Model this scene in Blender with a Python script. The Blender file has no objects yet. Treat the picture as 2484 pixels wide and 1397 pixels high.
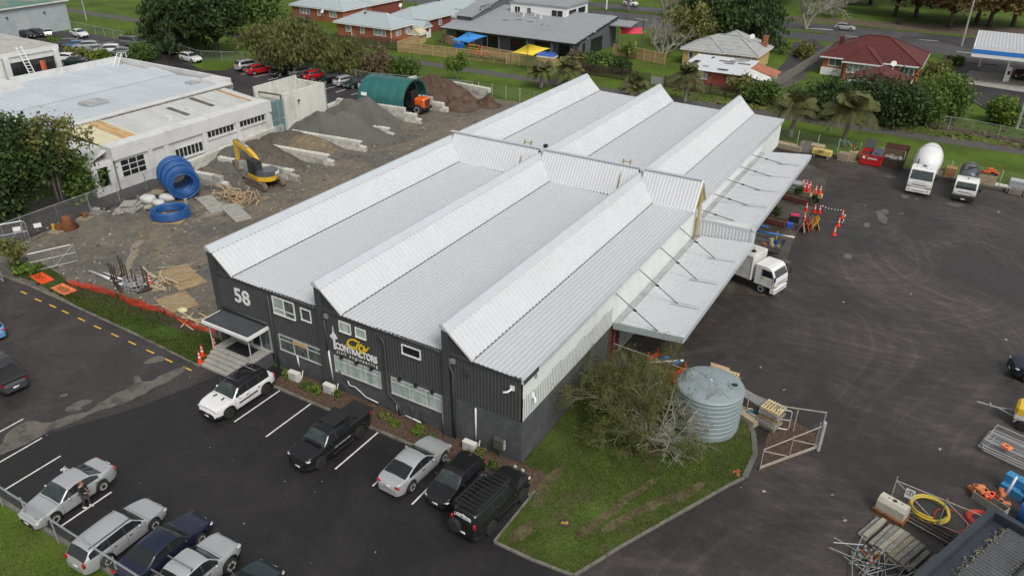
import bpy, math, random
import numpy as np
from mathutils import Vector, Matrix
SC = bpy.context.scene
COL = SC.collection
# ---------------------------------------------------------------- camera
cam = bpy.data.cameras.new('camera')
cam.sensor_width = 36.0
cam.lens = 27.081
cam.clip_start = 0.5
cam.clip_end = 3000
camo = bpy.data.objects.new('camera', cam)
COL.objects.link(camo)
camo.location = (16.410, -29.370, 29.755)
camo.rotation_euler = (1.07179673, -0.01021317, 0.53362255)
SC.camera = camo
# ---------------------------------------------------------------- sky, sun, exposure
SUN_EL, SUN_AZ = math.radians(50), math.radians(122)
W = bpy.data.worlds.new('World'); SC.world = W; W.use_nodes = True
nt = W.node_tree
bg = nt.nodes['Background']
sky = nt.nodes.new('ShaderNodeTexSky'); sky.sky_type = 'NISHITA'; sky.sun_disc = False
sky.sun_elevation = SUN_EL; sky.sun_rotation = SUN_AZ
sky.air_density = 1.0; sky.dust_density = 3.0
hs = nt.nodes.new('ShaderNodeHueSaturation'); hs.inputs['Saturation'].default_value = 0.12
nt.links.new(sky.outputs[0], hs.inputs['Color']); nt.links.new(hs.outputs[0], bg.inputs[0])
bg.inputs[1].default_value = 0.10
sl = bpy.data.lights.new('sun', 'SUN'); sl.energy = 1.25; sl.angle = math.radians(20); sl.color = (1, 0.96, 0.9)
so = bpy.data.objects.new('sun', sl); COL.objects.link(so)
so.rotation_euler = Vector((math.sin(SUN_AZ)*math.cos(SUN_EL), math.cos(SUN_AZ)*math.cos(SUN_EL), math.sin(SUN_EL))).to_track_quat('Z', 'Y').to_euler()
so.location = (0, 0, 80)
vs = SC.view_settings
SC.display_settings.display_device = 'sRGB'
vs.view_transform = 'Standard'; vs.look = 'None'; vs.exposure = 0.43; vs.gamma = 1.0; vs.use_curve_mapping = False
SC.cycles.use_denoising = True; SC.cycles.max_bounces = 5; SC.cycles.transparent_max_bounces = 12
# ---------------------------------------------------------------- helpers
R = random.Random(7)
NP = np.random.default_rng(11)

def mat(name, col, rough=0.7, var=0.15, scale=1.5, metal=0.0, bump=0.0, bscale=25.0, spec=0.5, dirt=None, coat=0.0, stretch=None, alpha=None, emit=None):
    m = bpy.data.materials.new(name); m.use_nodes = True
    n = m.node_tree.nodes; l = m.node_tree.links
    b = n['Principled BSDF']
    b.inputs['Roughness'].default_value = rough; b.inputs['Metallic'].default_value = metal
    b.inputs['Specular IOR Level'].default_value = spec; b.inputs['Coat Weight'].default_value = coat
    b.inputs['Coat Roughness'].default_value = 0.05
    b.inputs['Base Color'].default_value = (*col, 1)
    tc = n.new('ShaderNodeTexCoord'); src = tc.outputs['Object']
    if stretch:
        mp = n.new('ShaderNodeMapping'); mp.inputs['Scale'].default_value = stretch
        l.new(src, mp.inputs[0]); src = mp.outputs[0]
    out = None
    if var > 0:
        t = n.new('ShaderNodeTexNoise'); t.inputs['Scale'].default_value = scale; t.inputs['Detail'].default_value = 6; t.inputs['Roughness'].default_value = 0.65
        l.new(src, t.inputs['Vector'])
        r = n.new('ShaderNodeValToRGB'); e = r.color_ramp.elements
        e[0].position = 0.3; e[1].position = 0.7
        e[0].color = (*[c*(1-var) for c in col], 1); e[1].color = (*[min(1, c*(1+var)) for c in col], 1)
        l.new(t.outputs['Fac'], r.inputs[0]); out = r.outputs[0]
    if dirt:
        dc, amt, ds = dirt[:3]
        lo, hi = dirt[3] if len(dirt) > 3 else (0.5, 0.68)
        t = n.new('ShaderNodeTexNoise'); t.inputs['Scale'].default_value = ds; t.inputs['Detail'].default_value = 8; t.inputs['Roughness'].default_value = 0.7
        l.new(src, t.inputs['Vector'])
        mr = n.new('ShaderNodeMapRange'); mr.inputs[1].default_value = lo; mr.inputs[2].default_value = hi; mr.inputs[4].default_value = amt
        l.new(t.outputs['Fac'], mr.inputs[0])
        mx = n.new('ShaderNodeMix'); mx.data_type = 'RGBA'
        l.new(mr.outputs[0], mx.inputs[0])
        if out: l.new(out, mx.inputs[6])
        else: mx.inputs[6].default_value = (*col, 1)
        mx.inputs[7].default_value = (*dc, 1); out = mx.outputs[2]
    if out: l.new(out, b.inputs['Base Color'])
    if bump > 0:
        t = n.new('ShaderNodeTexNoise'); t.inputs['Scale'].default_value = bscale; t.inputs['Detail'].default_value = 5
        l.new(tc.outputs['Object'], t.inputs['Vector'])
        bp = n.new('ShaderNodeBump'); bp.inputs['Strength'].default_value = bump; bp.inputs['Distance'].default_value = 0.05
        l.new(t.outputs['Fac'], bp.inputs['Height']); l.new(bp.outputs[0], b.inputs['Normal'])
    if alpha is not None:
        b.inputs['Alpha'].default_value = alpha
    return m

def net_mat(name, col, pitch, wire, rough=0.6, diag=False, metal=0.0):
    """wire netting: thin strands on a grid, gaps between them open"""
    m = bpy.data.materials.new(name); m.use_nodes = True
    n = m.node_tree.nodes; l = m.node_tree.links; b = n['Principled BSDF']
    b.inputs['Base Color'].default_value = (*col, 1); b.inputs['Roughness'].default_value = rough; b.inputs['Metallic'].default_value = metal
    uv = n.new('ShaderNodeUVMap'); sp = n.new('ShaderNodeSeparateXYZ'); l.new(uv.outputs[0], sp.inputs[0])
    def M(op, a, bb):
        k = n.new('ShaderNodeMath'); k.operation = op
        for i, s in enumerate((a, bb)):
            if isinstance(s, (int, float)): k.inputs[i].default_value = s
            else: l.new(s, k.inputs[i])
        return k.outputs[0]
    x, y = sp.outputs[0], sp.outputs[1]
    if diag: x, y = M('ADD', x, y), M('SUBTRACT', sp.outputs[0], sp.outputs[1])
    ws = []
    for c in (x, y):
        fr = M('FRACT', M('DIVIDE', c, pitch), 0)
        ws.append(M('LESS_THAN', fr, wire/pitch))
    l.new(M('MAXIMUM', ws[0], ws[1]), b.inputs['Alpha'])
    return m

class MB:
    def __init__(s): s.v = []; s.f = []; s.m = []; s.uv = None
    def add(s, V, F, m=0):
        k = len(s.v); s.v += [tuple(p) for p in V]
        for f in F: s.f.append([i+k for i in f]); s.m.append(m)
        return s
    def box(s, x0, x1, y0, y1, z0, z1, m=0):
        return s.add([(x0,y0,z0),(x1,y0,z0),(x1,y1,z0),(x0,y1,z0),(x0,y0,z1),(x1,y0,z1),(x1,y1,z1),(x0,y1,z1)],
              [(0,3,2,1),(4,5,6,7),(0,1,5,4),(1,2,6,5),(2,3,7,6),(3,0,4,7)], m)
    def cbox(s, x0, x1, y0, y1, z0, z1, b, m=0):
        """box with its upright and top edges chamfered by b"""
        P = []
        for z, q in ((z0, 0), (z1-b, 0), (z1, b)):
            for (x, y) in ((x0+b+q*0, y0+q), (x1-b, y0+q), (x1-q, y0+b), (x1-q, y1-b), (x1-b, y1-q), (x0+b, y1-q), (x0+q, y1-b), (x0+q, y0+b)): P.append((x, y, z))
        F = [tuple(range(7, -1, -1)), tuple(range(16, 24))]
        for k in (0, 8):
            for i in range(8): j = (i+1) % 8; F.append((k+i, k+j, k+8+j, k+8+i))
        return s.add(P, F, m)
    def obox(s, c, size, rz=0, ry=0, rx=0, m=0):
        M = Matrix.Translation(c) @ Matrix.Rotation(rz, 4, 'Z') @ Matrix.Rotation(ry, 4, 'Y') @ Matrix.Rotation(rx, 4, 'X')
        a, b, d = [q/2 for q in size]
        t = MB().box(-a, a, -b, b, -d, d)
        return s.add([M @ Vector(p) for p in t.v], t.f, m)
    def beam(s, p, q, w, h=None, m=0, up=(0,0,1)):
        h = h or w; p = Vector(p); q = Vector(q); d = (q-p)
        if d.length < 1e-6: return s
        d.normalize(); u = Vector(up)
        if abs(d.dot(u)) > 0.98: u = Vector((1,0,0))
        a = d.cross(u).normalized()*(w/2); b = a.cross(d).normalized()*(h/2)
        V = [p-a-b, p+a-b, p+a+b, p-a+b, q-a-b, q+a-b, q+a+b, q-a+b]
        return s.add(V, [(0,1,2,3),(7,6,5,4),(0,4,5,1),(1,5,6,2),(2,6,7,3),(3,7,4,0)], m)
    def tube(s, pts, r, n=6, m=0, cap=True, closed=False):
        pts = [Vector(p) for p in pts]; N = len(pts); rr = r if hasattr(r, '__len__') else [r]*N
        V = []; prev = None
        for i, p in enumerate(pts):
            if closed: d = pts[(i+1) % N]-pts[i-1]
            else: d = pts[min(i+1, N-1)]-pts[max(i-1, 0)]
            if d.length < 1e-9: d = Vector((0,0,1))
            d.normalize()
            if prev is None: u = d.orthogonal().normalized()
            else:
                u = prev - d*prev.dot(d)
                u = u.normalized() if u.length > 1e-6 else d.orthogonal().normalized()
            prev = u; w = d.cross(u)
            for k in range(n):
                a = 2*math.pi*k/n; V.append(p+(u*math.cos(a)+w*math.sin(a))*rr[i])
        F = []
        for i in range(N if closed else N-1):
            j = (i+1) % N
            for k in range(n): F.append((i*n+k, i*n+(k+1) % n, j*n+(k+1) % n, j*n+k))
        if cap and not closed: F += [tuple(range(n-1, -1, -1)), tuple((N-1)*n+k for k in range(n))]
        return s.add(V, F, m)
    def lathe(s, prof, n=16, c=(0,0,0), axis='z', m=0, cap=True):
        V = []; 
        for (r, h) in prof:
            for k in range(n):
                a = 2*math.pi*k/n; x, y = r*math.cos(a), r*math.sin(a)
                p = (x, y, h) if axis == 'z' else ((h, x, y) if axis == 'x' else (y, h, x))
                V.append((p[0]+c[0], p[1]+c[1], p[2]+c[2]))
        F = []
        for i in range(len(prof)-1):
            for k in range(n): F.append((i*n+k, i*n+(k+1) % n, (i+1)*n+(k+1) % n, (i+1)*n+k))
        if cap: F += [tuple(range(n-1, -1, -1)), tuple((len(prof)-1)*n+k for k in range(n))]
        return s.add(V, F, m)
    def prism(s, poly, z0, z1, m=0):
        n = len(poly); V = [(x,y,z0) for x,y in poly]+[(x,y,z1) for x,y in poly]
        return s.add(V, [tuple(range(n-1,-1,-1)), tuple(range(n,2*n))]+[(i,(i+1)%n,n+(i+1)%n,n+i) for i in range(n)], m)
    def ell(s, c, r, nu=10, nv=6, m=0, half=False):
        V = []; F = []
        for j in range(nv+1):
            ph = math.pi*j/nv if not half else math.pi/2*j/nv
            for i in range(nu):
                a = 2*math.pi*i/nu; V.append((c[0]+r[0]*math.sin(ph)*math.cos(a), c[1]+r[1]*math.sin(ph)*math.sin(a), c[2]+r[2]*math.cos(ph)))
        for j in range(nv):
            for i in range(nu): F.append((j*nu+i, (j+1)*nu+i, (j+1)*nu+(i+1)%nu, j*nu+(i+1)%nu))
        return s.add(V, F, m)
    def quad(s, *p, m=0): return s.add(p, [tuple(range(len(p)))], m)
    def mv(s, M):
        s.v = [tuple(M @ Vector(p)) for p in s.v]; return s
    def mesh(s, name, mats, smooth=False):
        me = bpy.data.meshes.new(name); me.from_pydata(s.v, [], s.f)
        for k in (mats if isinstance(mats, (list, tuple)) else [mats]): me.materials.append(k)
        if any(s.m): me.polygons.foreach_set('material_index', s.m)
        if smooth: me.polygons.foreach_set('use_smooth', [True]*len(s.f))
        if s.uv:
            u = me.uv_layers.new(name='UVMap'); u.data.foreach_set('uv', [c for q in s.uv for c in q])
        me.update(); return me
    def obj(s, name, mats, parent=None, smooth=False, loc=None, rz=0):
        o = bpy.data.objects.new(name, s.mesh(name, mats, smooth)); COL.objects.link(o); o.parent = parent
        if loc is not None: o.location = loc
        if rz: o.rotation_euler = (0, 0, rz)
        return o

def tag(o, label=None, cat=None, group=None, kind=None):
    if label: o['label'] = label
    if cat: o['category'] = cat; o['kind'] = kind or 'thing'
    if group: o['group'] = group
    if kind: o['kind'] = kind
    return o
def thing(name, label, cat, loc=(0,0,0), rz=0, group=None):
    o = bpy.data.objects.new(name, None); COL.objects.link(o); o.empty_display_size = 0.3
    o.location = loc; o.rotation_euler = (0, 0, rz)
    return tag(o, label, cat, group)
def inst(name, me, parent=None, loc=(0,0,0), rot=(0,0,0), scale=None):
    o = bpy.data.objects.new(name, me); COL.objects.link(o); o.parent = parent; o.location = loc; o.rotation_euler = rot
    if scale: o.scale = scale
    return o
def dup(root, loc=None, rz=None, label=None, group=None):
    r = root.copy(); COL.objects.link(r)
    if loc is not None: r.location = loc
    if rz is not None: r.rotation_euler = (0, 0, rz)
    if label: r['label'] = label
    if group: r['group'] = group
    for ch in list(root.children):
        c = ch.copy(); COL.objects.link(c); c.parent = r
        for g in list(ch.children):
            d = g.copy(); COL.objects.link(d); d.parent = c
    return r
def struct(o, label=None):
    o['kind'] = 'structure'
    if label: o['label'] = label
    return o
def sheet(name, poly, z, m, label=None):
    b = MB(); b.quad(*[(x, y, z) for x, y in poly]); return struct(b.obj(name, m), label)
def subdiv_line(pts, step):
    out = []
    for a, b in zip(pts[:-1], pts[1:]):
        a = Vector(a); b = Vector(b); n = max(1, int((b-a).length/step))
        out += [a.lerp(b, i/n) for i in range(n)]
    out.append(Vector(pts[-1])); return out
def corr(mb, o, u, v, wu, lv, pitch, h, m=0, nrm=None, top=0.35):
    """ribbed sheet: ribs run along v, repeat along u"""
    o = Vector(o); u = Vector(u).normalized(); v = Vector(v).normalized(); n = Vector(nrm) if nrm else u.cross(v); n.normalize()
    prof = []; k = 0.0
    while k < wu-1e-6:
        for a, hh in ((0.0, 0), (0.5-top/2-0.12, 0), (0.5-top/2, h), (0.5+top/2, h), (0.5+top/2+0.12, 0)):
            t = k+a*pitch
            if t <= wu: prof.append((t, hh))
        k += pitch
    prof.append((wu, 0))
    V = []
    for t, hh in prof: V += [o+u*t+n*hh, o+u*t+n*hh+v*lv]
    F = [(2*i, 2*i+2, 2*i+3, 2*i+1) for i in range(len(prof)-1)]
    return mb.add(V, F, m)
def text_mesh(s, size, extrude=0.01, offset=0.0, shear=0.0, spacing=1.0, align='CENTER'):
    c = bpy.data.curves.new('text', 'FONT'); c.body = s; c.size = size; c.extrude = extrude; c.offset = offset; c.shear = shear; c.space_character = spacing
    c.align_x = align; c.align_y = 'CENTER'; c.resolution_u = 3
    o = bpy.data.objects.new('text', c); COL.objects.link(o)
    bpy.context.view_layer.update()
    me = bpy.data.meshes.new_from_object(o.evaluated_get(bpy.context.evaluated_depsgraph_get()))
    bpy.data.objects.remove(o); bpy.data.curves.remove(c); return me
def text(name, s, size, m, parent, loc, rot=(0,0,0), width=None, **k):
    me = text_mesh(s, size, **k); me.materials.clear(); me.materials.append(m)
    o = inst(name, me, parent, loc, rot)
    if width:
        w = max(v.co.x for v in me.vertices)-min(v.co.x for v in me.vertices); o.scale = (width/w, 1, 1)
    return o
FRONT = (math.pi/2, 0, 0)      # text standing on a wall that faces -y

# ---------------------------------------------------------------- materials
M = {}
def asphalt(name, base, tint, amt, rough=(0.35, 0.7), swirl=0.0, scale=0.25):
    m = bpy.data.materials.new(name); m.use_nodes = True
    n = m.node_tree.nodes; l = m.node_tree.links; b = n['Principled BSDF']
    tc = n.new('ShaderNodeTexCoord'); src = tc.outputs['Object']
    big = n.new('ShaderNodeTexNoise'); big.inputs['Scale'].default_value = scale; big.inputs['Detail'].default_value = 9; big.inputs['Roughness'].default_value = 0.62; big.inputs['Distortion'].default_value = 0.8
    l.new(src, big.inputs['Vector'])
    mid = n.new('ShaderNodeTexNoise'); mid.inputs['Scale'].default_value = scale*9; mid.inputs['Detail'].default_value = 8; mid.inputs['Roughness'].default_value = 0.75
    l.new(src, mid.inputs['Vector'])
    fine = n.new('ShaderNodeTexNoise'); fine.inputs['Scale'].default_value = 22; fine.inputs['Detail'].default_value = 4
    l.new(src, fine.inputs['Vector'])
    mr = n.new('ShaderNodeMapRange'); mr.inputs[1].default_value = 0.42; mr.inputs[2].default_value = 0.7; mr.inputs[4].default_value = amt
    l.new(big.outputs['Fac'], mr.inputs[0])
    fac = mr.outputs[0]
    if swirl:
        # tyre tracks: wide rings about two turning centres, broken up by noise
        acc = None
        wob = n.new('ShaderNodeTexNoise'); wob.inputs['Scale'].default_value = 0.05; wob.inputs['Detail'].default_value = 1; l.new(src, wob.inputs['Vector'])
        for (cx, cy, fr) in ((6, 25, 0.75), (27, 48, 0.6), (24, 2, 0.65), (14, 46, 0.8)):
            vm = n.new('ShaderNodeVectorMath'); vm.operation = 'DISTANCE'; vm.inputs[1].default_value = (cx, cy, 0)
            ad = n.new('ShaderNodeVectorMath'); ad.operation = 'ADD'
            sc = n.new('ShaderNodeVectorMath'); sc.operation = 'SCALE'; sc.inputs['Scale'].default_value = 9.0
            l.new(wob.outputs['Color'], sc.inputs[0]); l.new(src, ad.inputs[0]); l.new(sc.outputs[0], ad.inputs[1])
            l.new(ad.outputs[0], vm.inputs[0])
            t1 = n.new('ShaderNodeTexNoise'); t1.noise_dimensions = '1D'; t1.inputs['Scale'].default_value = fr*2.2; t1.inputs['Detail'].default_value = 3; t1.inputs['Roughness'].default_value = 0.6
            l.new(vm.outputs['Value'], t1.inputs['W'])
            r1 = n.new('ShaderNodeMapRange'); r1.inputs[1].default_value = 0.5; r1.inputs[2].default_value = 0.75; r1.inputs[4].default_value = swirl
            l.new(t1.outputs['Fac'], r1.inputs[0])
            if acc is None: acc = r1.outputs[0]
            else:
                a2 = n.new('ShaderNodeMath'); a2.operation = 'ADD'; l.new(acc, a2.inputs[0]); l.new(r1.outputs[0], a2.inputs[1]); acc = a2.outputs[0]
        mk = n.new('ShaderNodeMapRange'); mk.inputs[1].default_value = 0.36; mk.inputs[2].default_value = 0.62
        l.new(big.outputs['Fac'], mk.inputs[0])
        mu = n.new('ShaderNodeMath'); mu.operation = 'MULTIPLY'; l.new(acc, mu.inputs[0]); l.new(mk.outputs[0], mu.inputs[1])
        a3 = n.new('ShaderNodeMath'); a3.operation = 'ADD'; a3.use_clamp = True; l.new(fac, a3.inputs[0]); l.new(mu.outputs[0], a3.inputs[1]); fac = a3.outputs[0]
    mx = n.new('ShaderNodeMix'); mx.data_type = 'RGBA'; mx.inputs[6].default_value = (*base, 1); mx.inputs[7].default_value = (*tint, 1)
    l.new(fac, mx.inputs[0])
    r2 = n.new('ShaderNodeMapRange'); r2.inputs[1].default_value = 0.3; r2.inputs[2].default_value = 0.7; r2.inputs[3].default_value = 0.72; r2.inputs[4].default_value = 1.3
    l.new(mid.outputs['Fac'], r2.inputs[0])
    r3 = n.new('ShaderNodeMapRange'); r3.inputs[1].default_value = 0.25; r3.inputs[2].default_value = 0.75; r3.inputs[3].default_value = 0.55; r3.inputs[4].default_value = 1.5
    l.new(fine.outputs['Fac'], r3.inputs[0])
    k = n.new('ShaderNodeMath'); k.operation = 'MULTIPLY'; l.new(r2.outputs[0], k.inputs[0]); l.new(r3.outputs[0], k.inputs[1])
    vm = n.new('ShaderNodeVectorMath'); vm.operation = 'SCALE'; l.new(mx.outputs[2], vm.inputs[0]); l.new(k.outputs[0], vm.inputs['Scale'])
    l.new(vm.outputs[0], b.inputs['Base Color'])
    r4 = n.new('ShaderNodeMapRange'); r4.inputs[1].default_value = 0.35; r4.inputs[2].default_value = 0.65; r4.inputs[3].default_value = rough[0]; r4.inputs[4].default_value = rough[1]
    l.new(big.outputs['Fac'], r4.inputs[0]); l.new(r4.outputs[0], b.inputs['Roughness'])
    bp = n.new('ShaderNodeBump'); bp.inputs['Strength'].default_value = 0.5; bp.inputs['Distance'].default_value = 0.02
    l.new(fine.outputs['Fac'], bp.inputs['Height']); l.new(bp.outputs[0], b.inputs['Normal'])
    return m
def grass_mat(name, a, b_, brown, amt, scale=0.35):
    m = mat(name, a, 0.9, 0.45, scale, dirt=(brown, amt, scale*1.3, (0.5, 0.72)), bump=0.8, bscale=9, spec=0.2)
    n = m.node_tree.nodes; l = m.node_tree.links; b = n['Principled BSDF']
    old = b.inputs['Base Color'].links[0].from_socket
    t = n.new('ShaderNodeTexNoise'); t.inputs['Scale'].default_value = 7; t.inputs['Detail'].default_value = 6; t.inputs['Roughness'].default_value = 0.7
    l.new(n['Texture Coordinate'].outputs['Object'], t.inputs['Vector'])
    r = n.new('ShaderNodeMapRange'); r.inputs[1].default_value = 0.3; r.inputs[2].default_value = 0.7; r.inputs[3].default_value = 0.55; r.inputs[4].default_value = 1.45
    l.new(t.outputs['Fac'], r.inputs[0])
    v = n.new('ShaderNodeVectorMath'); v.operation = 'SCALE'; l.new(old, v.inputs[0]); l.new(r.outputs[0], v.inputs['Scale']); l.new(v.outputs[0], b.inputs['Base Color'])
    return m
M['grass'] = grass_mat('grass', (0.072, 0.118, 0.014), 0, (0.105, 0.098, 0.03), 0.7, 0.12)
M['lawn'] = grass_mat('lawn', (0.054, 0.080, 0.015), 0, (0.095, 0.078, 0.04), 0.9, 0.28)
M['berm'] = grass_mat('berm', (0.04, 0.075, 0.012), 0, (0.05, 0.04, 0.028), 0.95, 0.4)
M['new_asphalt'] = asphalt('new_asphalt', (0.0135, 0.0125, 0.0135), (0.024, 0.022, 0.023), 0.7, (0.5, 0.75))
M['old_asphalt'] = asphalt('old_asphalt', (0.034, 0.029, 0.028), (0.06, 0.053, 0.05), 0.8, (0.45, 0.7))
M['yard_asphalt'] = asphalt('yard_asphalt', (0.027, 0.0235, 0.0225), (0.105, 0.09, 0.079), 0.4, (0.42, 0.75), swirl=0.27, scale=0.09)
M['lot_asphalt'] = asphalt('lot_asphalt', (0.028, 0.025, 0.027), (0.06, 0.055, 0.055), 0.8, (0.45, 0.7), scale=0.15)
M['road'] = asphalt('road', (0.055, 0.052, 0.055), (0.09, 0.085, 0.085), 0.8, (0.45, 0.7), scale=0.08)
M['path'] = asphalt('path', (0.075, 0.07, 0.068), (0.10, 0.092, 0.085), 0.8, (0.6, 0.8), scale=0.3)
M['gravel'] = asphalt('gravel', (0.10, 0.094, 0.083), (0.175, 0.145, 0.105), 1.0, (0.7, 0.9), swirl=0.45, scale=0.16)
M['apron'] = asphalt('apron', (0.055, 0.047, 0.04), (0.13, 0.11, 0.085), 0.8, (0.35, 0.7), scale=0.3)
M['concrete'] = mat('concrete', (0.34, 0.33, 0.30), 0.85, 0.2, 1.2, bump=0.2, dirt=((0.12, 0.11, 0.10), 0.6, 1.7))
M['kerb'] = mat('kerb', (0.175, 0.163, 0.138), 0.9, 0.3, 1.5, bump=0.3, dirt=((0.06, 0.06, 0.045), 0.8, 1.3))
M['puddle'] = mat('puddle', (0.05, 0.046, 0.038), 0.03, 0.1, 2, spec=0.9)
M['mud_puddle'] = mat('mud_puddle', (0.23, 0.19, 0.125), 0.12, 0.06, 1, spec=0.7)
M['line'] = mat('line', (0.72, 0.71, 0.68), 0.7, 0.12, 3, dirt=((0.25, 0.24, 0.23), 0.5, 4))
M['yellow_line'] = mat('yellow_line', (0.75, 0.42, 0.05), 0.7, 0.15, 3, dirt=((0.2, 0.15, 0.08), 0.5, 4))
M['mulch'] = mat('mulch', (0.075, 0.045, 0.03), 0.95, 0.6, 6, bump=1.0, bscale=14, dirt=((0.16, 0.11, 0.08), 0.8, 9))
M['soil'] = mat('soil', (0.05, 0.04, 0.03), 0.95, 0.4, 2, bump=0.8, bscale=8)
# ---------------------------------------------------------------- the ground
sheet('ground', [(-700,-150),(500,-150),(500,900),(-700,900)], 0, M['grass'])
sheet('gravel_yard', [(-23.6,-1.6),(-23.6,57),(-2.2,57),(-2.25,68),(-40,66.6),(-46,66),(-56,58),(-54.6,22.8),(-60,14),(-62,4),(-75,-2),(-80,-3.4),(-60,-3.0)], 0.008, M['gravel'])
sheet('yard', [(0,9),(1.2,-4.5),(5,-16.5),(9,-40),(60,-40),(60,58.5),(24.5,64.5),(-2.25,68),(-2.2,57)], 0.008, M['yard_asphalt'])
sheet('car_park', [(-21.4,-2.4),(-23.0,-7.7),(-24.8,-11.2),(-26.6,-14.3),(-28.2,-16.7),(9,-16.7),(9,-16),(6.2,-5.6),(1.7,-5.65),(1.7,-0.1),(-21.4,-0.1)], 0.016, M['new_asphalt'])
sheet('old_car_park', [(-21.4,-2.4),(-21.4,-0.1),(-24.4,-0.1),(-23.4,-2.85),(-30,-2.5),(-43.8,-2.2),(-60,-3),(-90,-4),(-110,-30),(-60,-16.7),(-28.2,-16.7),(-26.6,-14.3),(-24.8,-11.2),(-23.0,-7.7)], 0.012, M['old_asphalt'])
sheet('concrete_apron', [(0,11)]+[(1.80,13.84),(2.40,15.43),(3.29,16.35),(3.70,17.62),(3.39,20.53),(3.36,23.06),(3.65,25.63),(4.79,26.49),(6.00,26.92),(7.85,27.58),(6.78,33.92),(6.16,40.55),(6.26,46.35),(6.22,52.80),(5.49,59.71),(-0.54,63.99)]+[(0,54)], 0.012, M['apron'])
sheet('neighbour_driveway', [(-50.25,-3.12),(-52.43,0.12),(-53.44,6.25),(-52.86,9.13),(-52.65,12.18),(-53.66,15.85),(-54.39,22.81),(-57.68,39.87),(-60.82,42.28),(-59.47,34.60),(-59.13,22.21),(-57.09,13.16),(-57.53,9.00),(-58.65,1.36)], 0.012, M['lot_asphalt'])
sheet('back_car_park', [(-141.92,47.20),(-155.25,62.74),(-141.28,63.30),(-133.18,64.55),(-117.38,62.57),(-103.89,59.57),(-92.21,55.27),(-89.09,57.31),(-92.28,64.83),(-85.18,64.18),(-72.95,64.40),(-61.63,61.57),(-57.58,51.04),(-56.40,38.59),(-61.19,33.51),(-76.94,29.75),(-113.86,38.41)], 0.02, M['lot_asphalt'])
sheet('footpath', [(-400,77.1),(-158,77.5),(-40,78.2),(120,80.2),(120,83.0),(-40,81.0),(-158,80.6),(-400,80.0)], 0.012, M['path'])
sheet('road', [(-135.52,143.08),(-102.60,150.82),(-71.49,158.49),(-45.64,159.85),(-17.54,159.22),(13.56,160.44),(38.97,160.57),(37.09,133.29),(11.33,137.91),(1.17,139.26),(-18.17,138.22),(-45.96,131.66),(-58.29,131.09),(-83.28,131.98),(-107.42,132.08),(-128.33,134.73)], 0.01, M['road'])
sheet('road_median', [(-70.74,147.90),(-45.14,149.64),(-29.00,146.59),(-17.51,146.21),(-11.03,147.23),(-12.23,149.18),(-20.65,148.66),(-30.01,150.18),(-46.34,152.93),(-67.96,151.34)], 0.05, M['grass'])
sheet('road_verge', [(-48.86,159.87),(-18.01,161.45),(13.45,162.51),(25.28,163.04),(25.30,179.53),(12.70,175.88),(-18.97,166.05),(-50.19,163.53)], 0.006, mat('leaf_litter', (0.10,0.075,0.05), 0.95, 0.4, 0.8))
sheet('driveway', [(-9.34,90.68),(-6.46,115.70),(-8.03,131.33),(-12.55,140.42),(-15.11,133.71),(-12.46,115.66),(-11.55,96.78)], 0.014, M['lot_asphalt'])
sheet('driveway_pad', [(-9.20,93.10),(-7.08,99.68),(-6.63,106.56),(-9.65,113.62),(-11.20,106.01)], 0.018, M['apron'])
sheet('forecourt', [(11.33,137.91),(31.37,135.95),(33.22,77.15),(27.85,87.06),(24.39,91.73),(21.73,94.56),(20.11,98.35),(17.79,103.13),(15.16,106.49),(13.17,111.85),(11.97,125.87)], 0.02, M['lot_asphalt'])
sheet('forecourt_pad', [(16.18,126.03),(28.75,127.19),(28.44,113.32),(16.02,115.30)], 0.024, M['concrete'])
sheet('car_sales_driveway', [(-115.75,123.17),(-99.17,121.15),(-97.20,128.28),(-89.44,108.27),(-96.12,106.78)], 0.012, M['lot_asphalt'])
sheet('mulch_bed_beside_fence', [(9.90,84.04),(12.74,85.85),(24.43,83.53),(24.42,86.28),(18.59,86.74),(12.93,89.40),(9.57,86.79)], 0.008, M['mulch'])
# raised lawn at the corner of the building with a concrete kerb
LAWN = [(1.73,-5.68),(3.79,-5.70),(6.10,-5.50),(7.34,-2.58),(8.97,0.86),(10.61,4.37),(11.23,5.50),(11.20,7.74),(10.61,9.55),(9.79,10.90)]
lw = [(0.05,10.6),(0.05,-0.6),(1.75,-1.5)]+LAWN+[(6,14)]
b = MB(); b.prism(lw, 0.0, 0.1); lawn = struct(b.obj('lawn', M['lawn']))
def kerb(pts, w=0.16, h=0.14, m=None, name='kerb', step=1.2):
    """a row of kerb stones with open joints"""
    b = MB()
    for p, q in zip(pts[:-1], pts[1:]):
        p = Vector((*p[:2], 0)); q = Vector((*q[:2], 0)); L = (q-p).length; n = max(1, round(L/step)); d = (q-p)/L
        for i in range(n):
            a = p+d*(L*i/n+0.012); e = p+d*(L*(i+1)/n-0.012); j = R.uniform(-0.012, 0.012)
            b.beam(a+Vector((0,0,h/2+j)), e+Vector((0,0,h/2+j)), w, h)
    return struct(b.obj(name, m or M['kerb']))
kerb([(1.75,-1.5)]+LAWN[:7], 0.13)
kerb(LAWN[6:], 0.3, 0.15, mat('curved_kerb', (0.12,0.115,0.10), 0.9, 0.3, 3, bump=0.4))
kerb([(-17.9,-1.9),(1.75,-1.9)], 0.17, 0.13)
kerb([(-80,-3.6),(-60,-3.0),(-43.8,-2.2),(-30,-2.5),(-23.4,-2.85),(-23.75,-0.9)], 0.15, 0.12)
kerb([(-32,-16.75),(-10,-16.75)], 0.2, 0.16)
kerb([(11.83,127.68),(12.19,131.83),(14.40,132.48),(18.93,133.09),(20.21,133.16)], 0.2, 0.15)
kerb([(13.12,112.46),(15.13,107.05),(17.77,103.66),(20.10,98.60),(21.73,94.56),(24.39,91.73)], 0.2, 0.15)
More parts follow.
